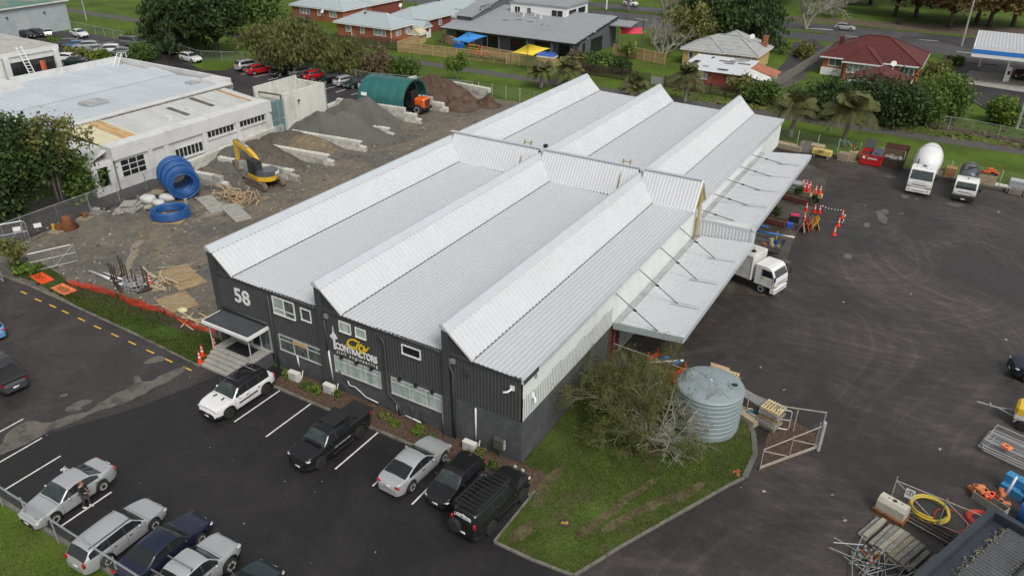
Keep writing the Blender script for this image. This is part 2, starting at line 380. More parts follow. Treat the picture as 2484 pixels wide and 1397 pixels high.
# bark bed along the front wall
b = MB(); N = 90
for i in range(N):
    for j in range(6):
        x = -17.8+i*19.5/(N-1); y = -1.82+j*1.8/5
        b.v.append((x, y, 0.10+0.06*math.sin(j/5*math.pi)+R.uniform(0, 0.05)))
b.f = [(i*6+j, (i+1)*6+j, (i+1)*6+j+1, i*6+j+1) for i in range(N-1) for j in range(5)]; b.m = [0]*len(b.f)
bed = struct(b.obj('garden_bed', M['mulch']))
# chips of bark lying on the bed
b = MB()
for i in range(1500):
    x = R.uniform(-17.6, 1.4); y = R.uniform(-1.75, -0.1)
    b.obox((x, y, 0.19), (R.uniform(.04,.13), R.uniform(.02,.05), .02), R.uniform(0, 6), R.uniform(-.4,.4))
tag(b.obj('bark_chips', mat('bark', (0.14,0.085,0.055), 0.9, 0.6, 5)), kind='stuff')
b = MB(); b.prism([(11.75,6.29),(11.64,7.43),(11.38,9.74),(11.42,12.08),(12.39,12.20),(14.00,11.52),(14.23,10.25)], 0, 0.05); struct(b.obj('mulch_bed', M['mulch']))
# grassy berm beside the orange netting
BERM = [(-47.10,-1.86),(-44.43,-1.56),(-35.49,-2.35),(-29.05,-2.57),(-23.55,-2.78),(-23.02,-0.92),(-23.69,-0.04),(-26.25,0.31),(-29.56,0.65),(-34.85,0.69),(-39.35,0.26),(-41.80,-0.43),(-43.42,0.07),(-47.13,0.59),(-48.88,-0.50)]
b = MB(); b.prism(BERM, 0, 0.09); struct(b.obj('grass_berm', M['berm']))
struct(MB().prism([(-41.95,-0.86),(-38.43,0.35),(-34.68,0.56),(-29.97,0.61),(-26.83,0.62),(-26.91,-0.42),(-29.86,-0.56),(-33.20,-0.52),(-36.71,-0.84),(-39.73,-1.24)], 0.09, 0.11).obj('bare_soil_strip', M['soil']))
# ---------------------------------------------------------------- painted lines
cp = bpy.data.objects['car_park']; op = bpy.data.objects['old_car_park']
def bay_line(p, q, w=0.1, m='line', par=cp, name='bay_line', z=0.021):
    p = Vector((*p, 0)); q = Vector((*q, 0)); d = (q-p).normalized(); n = Vector((-d.y, d.x, 0))*w/2
    b = MB(); b.quad(*[(v.x, v.y, z) for v in (p-n, q-n, q+n, p+n)]); return b.obj(name, M[m], par)
for x in (-16.82, -14.14, -8.74): bay_line((x, -5.74), (x, -1.95))
for x in (-11.45, -6.08, -3.4, -0.74): bay_line((x, -5.70), (x, -1.95))
for a in [(-25.29,-12.63),(-22.86,-13.01),(-27.96,-12.17),(-17.80,-13.32)]:
    bay_line(a, (a[0]+0.02, -16.2))
for a in [(-13.93,-13.16),(-10.54,-13.68),(-7.50,-13.68)]: bay_line(a, (a[0]+0.02, -16.2))
for i, (px) in enumerate([(-43.44,-3.06),(-41.34,-3.16),(-39.49,-3.14),(-37.85,-3.16),(-35.82,-3.19),(-33.81,-3.26),(-31.78,-3.28),(-29.82,-3.30),(-27.79,-3.35),(-25.82,-3.41),(-23.91,-3.40)]):
    bay_line((px[0]-0.42, px[1]+0.0), (px[0]+0.42, px[1]-0.02), 0.11, 'yellow_line', op, 'yellow_dash', 0.018)
bl = bpy.data.objects['back_car_park']
for a, c in zip([(-84.76,56.70),(-81.91,56.56),(-78.60,56.45),(-69.93,57.40),(-67.33,56.41),(-64.53,56.48),(-61.68,56.62)], [(-84.49,60.31),(-80.99,61.55),(-78.28,60.59),(-69.95,61.11),(-66.76,60.37),(-64.52,59.71),(-61.19,59.79)]):
    bay_line(a, c, 0.16, 'line', bl, 'bay_line', 0.025)
for a, c in zip([(-132.50,58.09),(-130.41,59.49),(-125.08,59.28),(-115.77,60.08),(-119.81,59.16)], [(-134.28,61.79),(-129.79,60.86),(-125.06,62.09),(-113.62,59.78),(-114.04,57.80)]):
    bay_line(a, c, 0.16, 'line', bl, 'bay_line', 0.025)
rd = bpy.data.objects['road']
for a, c in zip([(-61.63,142.53),(-52.22,142.18),(-87.12,146.07),(-73.32,150.77),(5.78,151.60),(-16.13,151.69),(13.09,142.58),(-15.64,152.61),(-7.78,147.26)], [(-58.12,142.86),(-48.90,141.84),(-84.25,145.63),(-70.76,150.19),(9.12,152.30),(-11.22,152.68),(16.56,142.66),(-10.94,153.45),(-4.58,147.28)]):
    bay_line(a, c, 0.3, 'line', rd, 'lane_line', 0.016)
t = text('letters', 'VISITOR', 0.45, M['line'], cp, (-21.02,-13.58, 0.022), (0, 0, math.pi-0.04), extrude=0.0005, offset=0.012, spacing=1.05)
# ---------------------------------------------------------------- puddles and stains
def blob(poly, z, m, name, par=None, jit=0.12, rnd=2):
    pts = [Vector((*p, 0)) for p in poly]
    for _ in range(rnd):
        out = []
        for a, c in zip(pts, pts[1:]+pts[:1]):
            d = (c-a); nrm = Vector((-d.y, d.x, 0))
            out += [a.lerp(c, .25)+nrm*R.uniform(-jit, jit), a.lerp(c, .75)+nrm*R.uniform(-jit, jit)]
        pts = out
    b = MB(); b.quad(*[(p.x, p.y, z) for p in pts]); return struct(b.obj(name, m, par))
M['silt'] = mat('silt', (0.125, 0.115, 0.098), 0.5, 0.25, 0.8, dirt=((0.05,0.046,0.042), 0.8, 0.9, (0.5,0.6)))
blob([(-26.58,-14.82),(-27.79,-12.94),(-27.53,-12.09),(-26.28,-11.56),(-25.86,-10.51),(-25.14,-9.21),(-25.75,-8.08),(-25.16,-6.42),(-26.53,-5.79),(-24.57,-5.79),(-24.75,-4.53),(-24.27,-3.10),(-23.82,-3.97),(-23.80,-5.59),(-23.89,-7.35),(-24.87,-9.53),(-25.33,-11.89),(-25.60,-13.72),(-25.65,-14.87)], 0.022, M['silt'], 'puddle')
blob([(-26.80,-10.31),(-26.71,-9.27),(-26.21,-8.77),(-25.83,-8.94),(-26.09,-9.54),(-25.70,-9.94),(-26.27,-10.38)], 0.022, M['silt'], 'puddle')
blob([(-28.37,-9.68),(-28.19,-9.21),(-27.90,-9.34),(-27.99,-9.70)], 0.022, M['silt'], 'puddle')
blob([(-27.20,-4.60),(-26.87,-3.22),(-25.86,-3.67),(-26.52,-4.47)], 0.022, M['silt'], 'puddle')
for pl in ([(11.63,50.68),(12.18,51.15),(13.03,48.18),(12.93,47.54),(12.12,48.80)], [(12.13,51.50),(12.75,51.76),(13.02,50.56),(12.46,50.21)], [(11.16,46.91),(11.65,47.33),(11.88,46.32),(11.37,45.78)], [(10.73,38.46),(11.33,39.02),(11.60,38.03),(11.05,37.60)],
           [(13.26,56.93),(14.14,56.93),(14.16,56.00),(13.53,56.01)], [(14.55,56.38),(15.09,56.85),(15.08,56.18)], [(17.69,57.28),(19.27,57.36),(19.32,56.61),(18.52,56.12),(17.82,56.45)], [(10.73,62.53),(12.25,62.71),(12.27,61.80),(11.29,61.49)],
           [(13.67,51.46),(14.30,51.60),(14.09,51.11)], [(6.18,34.68),(7.26,34.87),(6.93,34.02),(6.24,33.96)]):
    blob(pl, 0.0135, M['silt'], 'puddle', None, 0.1, 2)
blob([(-43.25,12.59),(-44.73,15.76),(-45.73,18.94),(-44.35,18.25),(-43.10,17.39),(-42.90,15.69),(-43.27,14.52),(-43.30,13.34)], 0.014, M['mud_puddle'], 'mud_puddle')
blob([(-38.96,2.48),(-38.39,2.83),(-41.41,5.51),(-43.47,7.85),(-44.44,8.07),(-43.69,6.51),(-41.18,4.26)], 0.014, M['mud_puddle'], 'mud_puddle')
blob([(-45.01,8.23),(-46.82,10.36),(-45.87,10.62),(-44.07,8.82),(-43.53,7.81)], 0.0135, mat('wet_clay', (0.15,0.12,0.08), 0.6, 0.2, 1), 'mud_puddle')
blob([(-0.80,-6.15),(-0.08,-4.95),(1.12,-5.06),(0.63,-5.84),(-0.20,-6.18)], 0.022, mat('wet_stain', (0.04,0.038,0.036), 0.25, 0.1, 1), 'wet_patch')

wg = grass_mat('worn_grass', (0.105,0.088,0.048), 0, (0.062,0.075,0.02), 0.8, 0.9)
for wi, pl in enumerate(([(4.88,-3.39),(5.32,-1.64),(5.98,0.05),(6.63,1.91),(7.06,3.16),(7.35,3.03),(6.84,1.40),(6.22,-0.51),(5.71,-2.23),(5.29,-3.52)], [(5.83,-2.23),(6.62,-0.34),(7.72,1.57),(8.51,2.60),(8.77,2.20),(7.98,0.90),(7.05,-0.82),(6.29,-2.47)], [(2.01,-2.24),(1.58,-0.86),(1.76,0.49),(2.30,1.22),(2.38,0.40),(2.31,-0.79),(2.64,-1.87),(2.46,-2.68)], [(7.83,1.28),(8.65,2.87),(9.21,3.96),(9.58,3.92),(9.19,2.64),(8.39,1.02)], [(2.11,-5.06),(2.33,-4.11),(2.66,-3.48),(3.09,-3.82),(2.96,-4.86),(2.54,-5.37)], [(5.49,4.73),(6.11,5.75),(7.28,6.03),(7.33,5.21),(6.37,4.42)])):
    blob(pl, 0.104+0.004*wi, wg, 'worn_grass', None, 0.05, 2)

# ================================================================ the warehouse
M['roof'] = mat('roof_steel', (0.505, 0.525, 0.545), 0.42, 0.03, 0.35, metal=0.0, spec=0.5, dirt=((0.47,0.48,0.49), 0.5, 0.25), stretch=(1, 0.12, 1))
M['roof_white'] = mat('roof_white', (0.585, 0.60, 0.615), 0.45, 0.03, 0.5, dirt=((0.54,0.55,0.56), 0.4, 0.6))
M['flash'] = mat('flashing', (0.50, 0.53, 0.56), 0.4, 0.05, 0.8)
M['char'] = mat('charcoal_cladding', (0.066, 0.067, 0.069), 0.55, 0.1, 1.0, dirt=((0.09,0.09,0.092), 0.5, 0.7))
M['block'] = mat('charcoal_block', (0.078, 0.080, 0.085), 0.7, 0.2, 1.6, bump=0.2, bscale=30, dirt=((0.12,0.12,0.12), 0.6, 0.8))
M['column'] = mat('charcoal_trim', (0.055, 0.056, 0.06), 0.6, 0.12, 1)
M['whitewall'] = mat('white_cladding', (0.70, 0.725, 0.70), 0.6, 0.06, 0.5, dirt=((0.46,0.5,0.49), 0.6, 0.5))
M['galv'] = mat('galvanised', (0.48, 0.49, 0.50), 0.42, 0.12, 1.2, metal=0.55)
M['gutter'] = mat('gutter_grey', (0.38, 0.39, 0.40), 0.5, 0.2, 0.9, dirt=((0.2,0.2,0.19), 0.6, 0.8))
M['white'] = mat('white_paint', (0.78, 0.78, 0.77), 0.45, 0.04, 2)
M['dark_glass'] = mat('dark_glass', (0.018, 0.021, 0.022), 0.04, 0.2, 0.6, spec=0.6)
M['frost_glass'] = mat('frosted_glass', (0.36, 0.43, 0.40), 0.08, 0.45, 0.9, spec=0.6, dirt=((0.55,0.58,0.55), 0.7, 0.8), stretch=(2.2, 1, 0.5))
M['clear_glass'] = mat('office_glass', (0.07, 0.085, 0.085), 0.04, 0.5, 0.7, spec=0.6, dirt=((0.28,0.3,0.29), 0.7, 1.1), stretch=(2.5, 1, 0.6))
M['rod'] = mat('black_steel', (0.025, 0.025, 0.025), 0.5, 0.1, 2)
M['gold'] = mat('bare_ply', (0.30, 0.235, 0.075), 0.6, 0.2, 1.5)
M['alu'] = mat('aluminium', (0.62, 0.62, 0.61), 0.4, 0.05, 2, metal=0.3)
M['yellow'] = mat('sign_yellow', (0.80, 0.56, 0.02), 0.5, 0.04, 2)
M['black'] = mat('black_plastic', (0.02, 0.02, 0.021), 0.5, 0.1, 2)
WH = thing('warehouse', 'long charcoal fronted warehouse with three white ribbed sawtooth roofs and the number 58', 'warehouse', (0, 0, 0))
RX = (-23.75, -14.35, -4.95); L = 56.85; HV, HR = 6.05, 7.77
# --- front cladding and block base
b = MB(); corr(b, (-23.6, -0.02, 3.08), (1,0,0), (0,0,1), 23.55, 2.93, 0.22, 0.05, nrm=(0,-1,0)); b.obj('cladding', M['char'], WH)
for r in RX:
    b = MB(); n = 11
    for i in range(n):   # gable triangle in ribbed strips
        x0, x1 = r+0.3+(1.72-0.3)*i/n, r+0.3+(1.72-0.3)*(i+1)/n
        z0, z1 = HR-0.1-(x0-r)/1.82*(HR-HV), HR-0.1-(x1-r)/1.82*(HR-HV); k = (x1-x0)*0.45
        b.quad((x0,-0.03,6.0), (x0+k,-0.03,6.0), (x0+k,-0.03,z0), (x0,-0.03,z0)); b.quad((x0+k,-0.06,6.0), (x1,-0.06,6.0), (x1,-0.06,z1), (x0+k,-0.06,z0)); b.quad((x0+k,-0.03,6.0),(x0+k,-0.06,6.0),(x0+k,-0.06,z0),(x0+k,-0.03,z0))
    b.obj('gable_cladding', M['char'], WH)
    b = MB(); b.box(r-0.12, r+0.28, -0.24, 0.1, 0, 7.62); b.box(r-0.16, r+0.32, -0.3, 0.1, 0, 3.0); b.obj('column', M['column'], WH)
    b = MB(); b.beam((r+0.3, -0.09, 6.03), (r+1.9, -0.09, 6.0), 0.09, 0.12); b.obj('flashing', M['column'], WH)
def blockwork(x0, x1, z0, z1, y=None, x=None, sgn=-1, depth=0.05, holes=()):
    b = MB()
    if y is not None: b.box(x0, x1, y, y+0.15, z0, z1)
    else: b.box(x-0.15, x, x0, x1, z0, z1)
    rows = int((z1-z0)/0.2)
    for k in range(rows):
        za, zb = z0+k*0.2+0.008, z0+(k+1)*0.2-0.004; s = x0-(0.2 if k % 2 else 0)
        while s < x1:
            a, e = max(s, x0)+0.006, min(s+0.4, x1)-0.006; s += 0.4; pr = 0.012+R.uniform(0, .006)
            if e-a < 0.03: continue
            if y is not None: b.add([(a,y-pr,za),(e,y-pr,za),(e,y-pr,zb),(a,y-pr,zb),(a,y,za),(e,y,za),(e,y,zb),(a,y,zb)], [(0,1,2,3),(0,3,7,4),(1,5,6,2),(3,2,6,7),(0,4,5,1)])
            else: b.add([(x+pr,a,za),(x+pr,e,za),(x+pr,e,zb),(x+pr,a,zb),(x,a,za),(x,e,za),(x,e,zb),(x,a,zb)], [(0,1,2,3),(0,3,7,4),(1,5,6,2),(3,2,6,7),(0,4,5,1)])
    return b
o = blockwork(-19.2, -0.003, 0, 3.06, y=0.0).obj('blockwork', M['block'], WH); o['kind'] = 'stuff'
o = blockwork(0.0, 11.6, 0, 3.06, x=0.0).obj('blockwork', M['block'], WH); o['kind'] = 'stuff'
# --- side walls
b = MB(); corr(b, (0.03, 0.0, 3.06), (0,1,0), (0,0,1), L, 2.9, 0.2, 0.014, nrm=(1,0,0)); b.obj('side_cladding', M['whitewall'], WH)
b = MB(); k = 0.02
while k < 12.0:   # rib pans that the dark paint reached, lower edge of the white
    top = 4.45+R.uniform(-.05,.05)+(0.12 if int(k*0.9) % 3 == 0 else 0)
    b.box(0.0305, 0.0345, k-0.02, k+0.085, 3.08, top); k += 0.2
b.obj('painted_pans', M['char'], WH)
b = MB(); b.box(-0.2, -0.01, 11.6, L, 0, 3.05); b.obj('shed_wall', mat('rust_red_wall', (0.085,0.035,0.025), 0.8, 0.3, 0.8), WH)
for ya, yb in ((13.5,17.8),(20,24.5),(30.5,35),(37.5,42)):
    f = MB(); 
    for k in range(14): f.box(0.02, 0.05, ya, yb, 0.05+k*0.21, 0.05+k*0.21+0.19)
    f.obj('roller_door', M['gutter'], WH)
b = MB(); b.box(-23.9, -23.75, 0.1, L, 0, 5.9); b.box(-23.7, -0.1, L-0.1, L, 0, 5.9); b.obj('rear_wall', M['whitewall'], WH)
for i, r in enumerate(RX):
    b = MB(); b.box(r-0.06, r+0.02, 0.1, L, 5.6, HR-0.04); b.obj('clerestory_wall', M['whitewall'], WH)
# --- roof planes
slope = Vector((1.82, 0, HV-HR))
for i, r in enumerate(RX):
    b = MB(); s0 = Vector((r+0.3, -0.12, HR-(HR-HV)*0.3/1.82)); b2 = slope*(1-0.3/1.82)
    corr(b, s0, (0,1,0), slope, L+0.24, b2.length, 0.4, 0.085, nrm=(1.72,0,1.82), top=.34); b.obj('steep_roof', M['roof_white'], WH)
    xe = RX[i+1]-0.08 if i < 2 else 0.02
    b = MB(); v = Vector((xe-(r+1.84), 0, -0.02*(xe-r-1.84)))
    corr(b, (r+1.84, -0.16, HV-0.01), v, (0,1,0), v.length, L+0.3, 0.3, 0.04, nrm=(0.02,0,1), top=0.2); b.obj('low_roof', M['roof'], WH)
    b = MB(); b.box(r+1.79, r+1.865, -0.1, L, HV-0.09, HV+0.03); b.obj('valley_shadow_strip', mat('valley_shadow', (0.05,0.05,0.05), 0.6, 0.1, 1) if i == 0 else bpy.data.materials['valley_shadow'], WH)  # dark grey strip paints in the shadow gap where steep and low roofs meet
    b = MB()   # ridge capping folded over the top
    b.add([(r-0.2,-0.3,HR-0.22),(r-0.2,-0.3,HR+0.05),(r+0.02,-0.3,HR+0.1),(r+0.42,-0.3,HR-0.28),(r-0.2,L+0.2,HR-0.22),(r-0.2,L+0.2,HR+0.05),(r+0.02,L+0.2,HR+0.1),(r+0.42,L+0.2,HR-0.28),(r+0.4,-0.3,HR-0.34),(r-0.1,-0.3,HR-0.2)],
          [(0,1,5,4),(1,2,6,5),(2,3,7,6),(0,9,8,3,2,1)]); b.obj('ridge_cap', M['flash'], WH)
    b = MB(); b.beam((r+0.3,-0.14,HR-0.36), (r+1.88,-0.14,HV+0.0), 0.05, 0.16); b.obj('barge_flashing', M['white'], WH)
b = MB(); b.box(0.03, 0.2, -0.2, L+0.1, 5.72, 6.04); b.obj('gutter', M['flash'], WH)
b = MB(); b.beam((0.215,-0.21,5.86),(0.215,1.4,5.86),0.012,0.3); b.obj('gutter_end', M['column'], WH)
b = MB(); b.box(-23.5, 0.0, -0.15, -0.06, 5.9, 5.99); b.obj('eave_trim', M['column'], WH)
# --- the cross gable over the firewall
FY = 28.0
for i, r in enumerate(RX):
    xe = RX[i+1]-0.1 if i < 2 else 0.28
    b = MB()
    for sg, yb in ((-1, FY-1.45), (1, FY+1.6)):
        up = Vector((0, FY-yb, 8.2-6.0)); o = Vector((r+0.35, yb, 6.02))
        corr(b, o, (1,0,0), up, xe-r-0.35, up.length, 0.28, 0.03, nrm=(0, sg*2.2, 1.45))
    b.obj('firewall_gable', M['roof_white'], WH)
    b = MB(); b.beam((r-0.05, FY, 8.26), (xe+0.05, FY, 8.26), 0.34, 0.05); b.obj('gable_cap', M['flash'], WH)
    b = MB()
    for k in range(int((xe-r-1.9)/0.32)): b.box(r+1.9+k*0.32, r+1.9+k*0.32+0.16, FY-1.56, FY-1.44, 6.0, 6.07)
    b.obj('apron_flashing', M['white'], WH)
b = MB(); b.quad((0.26,FY-1.42,6.02),(0.26,FY,8.18),(0.26,FY+1.56,6.02)); b.obj('gable_end', M['gold'], WH)
b = MB(); b.box(0.27,0.4,FY-0.09,FY+0.09,3.0,8.12); b.obj('gable_post', mat('straw_paint', (0.42,0.34,0.14), 0.6, 0.15, 2), WH)
b = MB(); b.beam((0.34,FY-1.5,5.98),(0.34,FY,8.24),0.14,0.05); b.beam((0.34,FY+1.64,5.98),(0.34,FY,8.24),0.14,0.05); b.obj('barge_flashing', M['white'], WH)
b = MB(); b.tube([(0.42,FY+0.3,6.0),(0.42,FY+0.25,3.3)],0.06); b.obj('downpipe', M['alu'], WH)
# --- the two yard canopies hung from tie rods
CN = thing('loading_canopy', 'white ribbed loading canopy in two levels hung on black rods from the warehouse side wall', 'canopy', (0.2, 28, 3))
def cpt(o): o.location = Vector(o.location)-Vector((0.2,28,3)); return o
for (ya, yb, zi, zo) in ((12.0, 28.45, 3.2, 3.62), (28.6, 48.7, 4.62, 5.12)):
    v = Vector((4.1, 0, (zo-zi)*4.1/4.65))
    b = MB(); corr(b, (0.62, ya+0.1, zi+0.04), (0,1,0), v, yb-ya-0.2, v.length, 0.38, 0.12, nrm=(-0.1,0,1), top=.34); cpt(b.obj('canopy_sheet', M['roof_white'], CN))
    b = MB(); b.box(0.08, 0.66, ya+0.1, yb-0.05, zi-0.08, zi+0.0); b.box(0.58,0.66,ya+0.1,yb-0.05,zi,zi+0.06); cpt(b.obj('box_gutter', M['gutter'], CN))
    b = MB(); b.box(4.62, 4.95, ya, yb, zo+0.02, zo+0.06); b.box(4.9, 4.96, ya-0.02, yb, zo-0.38, zo+0.0); cpt(b.obj('fascia', M['flash'], CN))
    b = MB(); b.add([(0.1,ya,zi-0.42),(4.95,ya,zo-0.38),(4.95,ya,zo+0.05),(0.1,ya,zi+0.1),(0.1,ya+0.06,zi-0.42),(4.95,ya+0.06,zo-0.38),(4.95,ya+0.06,zo+0.05),(0.1,ya+0.06,zi+0.1)],[(0,1,2,3),(7,6,5,4),(3,2,6,7),(0,4,5,1)]); cpt(b.obj('end_fascia', mat('grey_green', (0.36,0.41,0.39),0.5,0.1,1) if ya < 20 else M['white'], CN))
    b = MB(); b.quad((0.1,ya+.1,zi-.14),(4.9,ya+.1,zo-.14),(4.9,yb-.1,zo-.14),(0.1,yb-.1,zi-.14)); cpt(b.obj('soffit', M['gutter'], CN))
b = MB(); corr(b, (0.1, 28.5, 3.25), (1,0,0), (0,0,1), 4.75, 1.55, 0.27, 0.04, nrm=(0,-1,0)); o = cpt(b.obj('step_cladding', M['roof_white'], CN))
b = MB(); b.add([(4.88,28.44,3.6),(4.96,28.44,3.6),(4.96,28.62,5.1),(4.88,28.62,5.1),(4.55,28.44,3.6),(4.55,28.44,5.0)],[(0,1,2,3),(0,3,5,4)]); b.box(0.1,4.9,28.44,28.6,4.62,4.8); cpt(b.obj('step_flashing', M['flash'], CN))
for k, ya in enumerate((12.15,16.15,20.25,24.4,28.85,32.75,36.8,40.8,44.9)):
    low = k < 4; z = 3.5 if low else 5.0
    b = MB(); b.tube([(0.05,ya,5.42),(3.15,ya,z+0.02)],0.03,5); cpt(b.obj('tie_rod', M['rod'], CN))
    b = MB(); t = 0.46; b.beam((0.05+3.1*t-.12,ya,5.42+(z-5.4)*t+.014),(0.05+3.1*t+.12,ya,5.42+(z-5.4)*t-.014),0.1,0.1); cpt(b.obj('turnbuckle', M['rod'], CN))
    if ya not in (12.15, 28.85):
        v0 = (2.55, ya, (3.2+0.42*2.35/4.65 if low else 4.62+0.5*2.35/4.65)+0.1); v1 = (4.62, ya, (3.62 if low else 5.12)+0.07)
        b = MB(); b.beam(v0, v1, 0.34, 0.03); cpt(b.obj('rod_flashing', M['gutter'], CN))
for y in (12.3, 20.2, 28.3, 36.8, 44.9, 48.4):
    b = MB(); b.tube([(0.15,y,0),(0.15,y,2.9)],0.06,6); cpt(b.obj('wall_post', mat('red_oxide', (0.22,0.05,0.035),0.7,0.2,1) if y == 12.3 else bpy.data.materials['red_oxide'], CN))
# --- windows of the front
def window(par, x0, x1, z0, z1, y, cols, glass, trans=None, fm='alu', dep=0.05, fw=0.06, awning=None):
    b = MB(); f = fw
    b.box(x0-f, x1+f, y-dep, y+0.02, z1, z1+f); b.box(x0-f, x1+f, y-dep-0.03, y+0.02, z0-f, z0)
    b.box(x0-f, x0, y-dep, y+0.02, z0, z1); b.box(x1, x1+f, y-dep, y+0.02, z0, z1)
    xs = [x0]+list(cols)+[x1]
    for c in cols: b.box(c-f/2, c+f/2, y-dep, y+0.02, z0+.002, z1-.002)
    if trans: b.box(x0+.002, x1-.002, y-dep+0.006, y+0.02, trans-f/2, trans+f/2)
    fr = b.obj('window', M[fm], par)
    for i, (a, e) in enumerate(zip(xs[:-1], xs[1:])):
        zs = [z0, trans, z1] if trans else [z0, z1]
        for q, w in zip(zs[:-1], zs[1:]):
            g = glass[i % len(glass)] if isinstance(glass, (list, tuple)) else glass
            p = MB(); t = R.uniform(-.01, .01); p.quad((a+.02,y-.012-t,q+.02),(e-.02,y-.012+t,q+.02),(e-.02,y-.012+t,w-.02),(a+.02,y-.012-t,w-.02)); p.obj('pane', M[g], fr)
    return fr
Yc = -0.065
window(WH, -18.38, -16.6, 4.42, 5.58, Yc, (-17.45,), ['frost_glass','clear_glass'], 4.78, fm='white')
window(WH, -15.95, -15.2, 4.68, 5.45, Yc, (), 'clear_glass', fm='white')
window(WH, -12.78, -11.98, 4.86, 5.5, Yc, (), 'frost_glass', fm='white')
window(WH, -11.5, -10.8, 4.88, 5.44, Yc, (), 'frost_glass', fm='white')
window(WH, -8.0, -6.75, 4.88, 5.42, Yc, (), 'dark_glass', fm='white')
Yb = -0.02
window(WH, -18.35, -14.65, 1.62, 2.72, Yb, (-17.1, -15.9), ['clear_glass'], 2.42)
window(WH, -13.55, -9.95, 1.62, 2.72, Yb, (-12.35, -11.15), ['frost_glass'], 2.42)
window(WH, -9.02, -5.3, 1.62, 2.72, Yb, (-7.75, -6.5), ['frost_glass'], 2.42)
b = MB(); b.box(-17.05,-15.95,-0.1,-0.06,2.44,2.7); b.obj('timber_infill', mat('raw_timber',(0.52,0.36,0.15),0.7,0.2,3), WH)
for x0, x1 in ((-13.6,-9.9),(-9.05,-5.28)):
    for k in range(3): b = MB(); b.box(x0+0.6+k*1.2,x0+0.78+k*1.2,-0.2,-0.05,2.78,2.98); b.obj('wall_light', M['black'], WH)
# --- pipes, conduits, small fittings on the front
for pts, rr, m in (([(-4.62,-0.16,5.75),(-4.62,-0.16,5.1),(-4.42,-0.16,4.85),(-4.42,-0.16,0.1)],0.075,'column'),
                   ([(-9.75,-0.16,5.5),(-9.4,-0.16,5.35),(-9.3,-0.16,5.0),(-9.3,-0.16,1.55),(-8.6,-0.16,0.95),(-8.45,-0.16,0.7),(-8.45,-0.16,0.12)],0.065,'column'),
                   ([(-18.75,-0.14,5.6),(-18.75,-0.14,0.1)],0.055,'column'),
                   ([(-14.0,-0.14,5.3),(-14.0,-0.14,3.0)],0.05,'column'),
                   ([(-2.98,-0.07,2.86),(-2.98,-0.07,0.55)],0.05,'white'),([(-16.9,-0.07,1.6),(-16.85,-0.07,0.7)],0.05,'white'),([(-14.0,-0.07,3.0),(-13.9,-0.07,0.7)],0.05,'white'),
                   ([(-12.6,-0.1,1.2),(-12.5,-0.1,0.9),(-12.0,-0.12,0.95),(-11.6,-0.12,0.75),(-11.2,-0.12,0.5),(-10.2,-0.12,0.42)],0.04,'alu'),
                   ([(-8.1,-0.12,0.3),(-7.3,-0.12,0.28),(-6.9,-0.14,0.25)],0.05,'white'),([(-7.55,-0.12,1.2),(-7.55,-0.12,0.25)],0.045,'column'),([(-8.72,-0.12,0.95),(-8.72,-0.12,0.3)],0.04,'alu'),
                   ([(-5.3,-0.07,1.5),(-5.25,-0.07,0.3)],0.03,'white'),([(-13.3,-0.1,1.75),(-12.7,-0.1,1.05)],0.04,'column'),
                   ([(-6.85,-0.12,0.2),(-6.85,-0.12,0.95),(-6.85,-0.45,1.0),(-6.2,-0.45,1.0)],0.025,'column')):
    MB().tube(pts, rr, 8).obj('downpipe' if m == 'column' else 'pipe', M[m], WH, True)
for r in RX[1:]:
    b = MB(); b.box(r+0.42, r+0.68, -0.2, -0.04, 5.45, 5.72); b.obj('rain_head', M['galv'], WH)
b = MB(); b.box(-3.6,-3.25,-0.24,-0.04,5.1,5.45); b.obj('exhaust_vent', M['column'], WH)
b = MB(); b.box(-0.72,-0.45,-0.1,-0.04,5.0,5.3); b.tube([(-0.6,-0.1,5.1),(-0.75,-0.35,5.0),(-0.95,-0.4,4.95)],0.06,6); b.obj('security_camera', M['white'], WH)
b = MB(); b.box(0.06,0.12,0.9,1.15,4.1,4.4); b.tube([(0.1,1.0,4.3),(0.3,0.95,4.1),(0.4,0.8,4.0)],0.06,6); b.obj('security_camera', M['white'], WH)
b = MB(); b.box(0.07,0.17,1.2,1.35,5.3,5.55); b.obj('sensor_light', M['galv'], WH)
b = MB(); b.cbox(-1.6,-0.95,-0.42,-0.12,0.85,1.55,0.03); b.tube([(-1.25,-0.25,0.05),(-1.25,-0.25,0.85)],0.04,6); b.obj('meter_box', mat('meter_box', (0.075,0.075,0.06),0.5,0.15,3), WH)
b = MB(); b.box(-0.97,-0.9,-0.36,-0.2,0.9,1.5); b.obj('meter_box_door', M['gutter'], WH)
# --- house number and the painted sign
t = text('house_number', '58', 1.5, M['white'], WH, (-21.3,-0.11,4.66), FRONT, extrude=0.02, offset=0.028)
SG = MB(); SG.v = [(0,0,0)]; 
def signtext(*a, **k): return text(*a, **k)
signtext('sign_lettering', 'CONTRACTORS', 0.66, M['white'], WH, (-11.66,-0.1,3.6), FRONT, width=3.3, extrude=0.015, offset=0.024, spacing=0.95)
signtext('sign_lettering', 'civil engineering', 0.34, M['white'], WH, (-11.65,-0.1,3.18), FRONT, width=3.25, extrude=0.01, offset=-0.002, spacing=1.45)
signtext('sign_lettering', 'City', 1.0, M['yellow'], WH, (-11.62,-0.125,4.22), FRONT, width=1.85, extrude=0.012, offset=0.012, shear=0.42, spacing=0.86)
b = MB(); b.beam((-12.4,-0.125,4.0),(-11.7,-0.125,3.86),0.02,0.05); b.beam((-11.2,-0.125,3.9),(-10.7,-0.125,4.1),0.02,0.05); b.obj('sign_flourish', M['yellow'], WH)
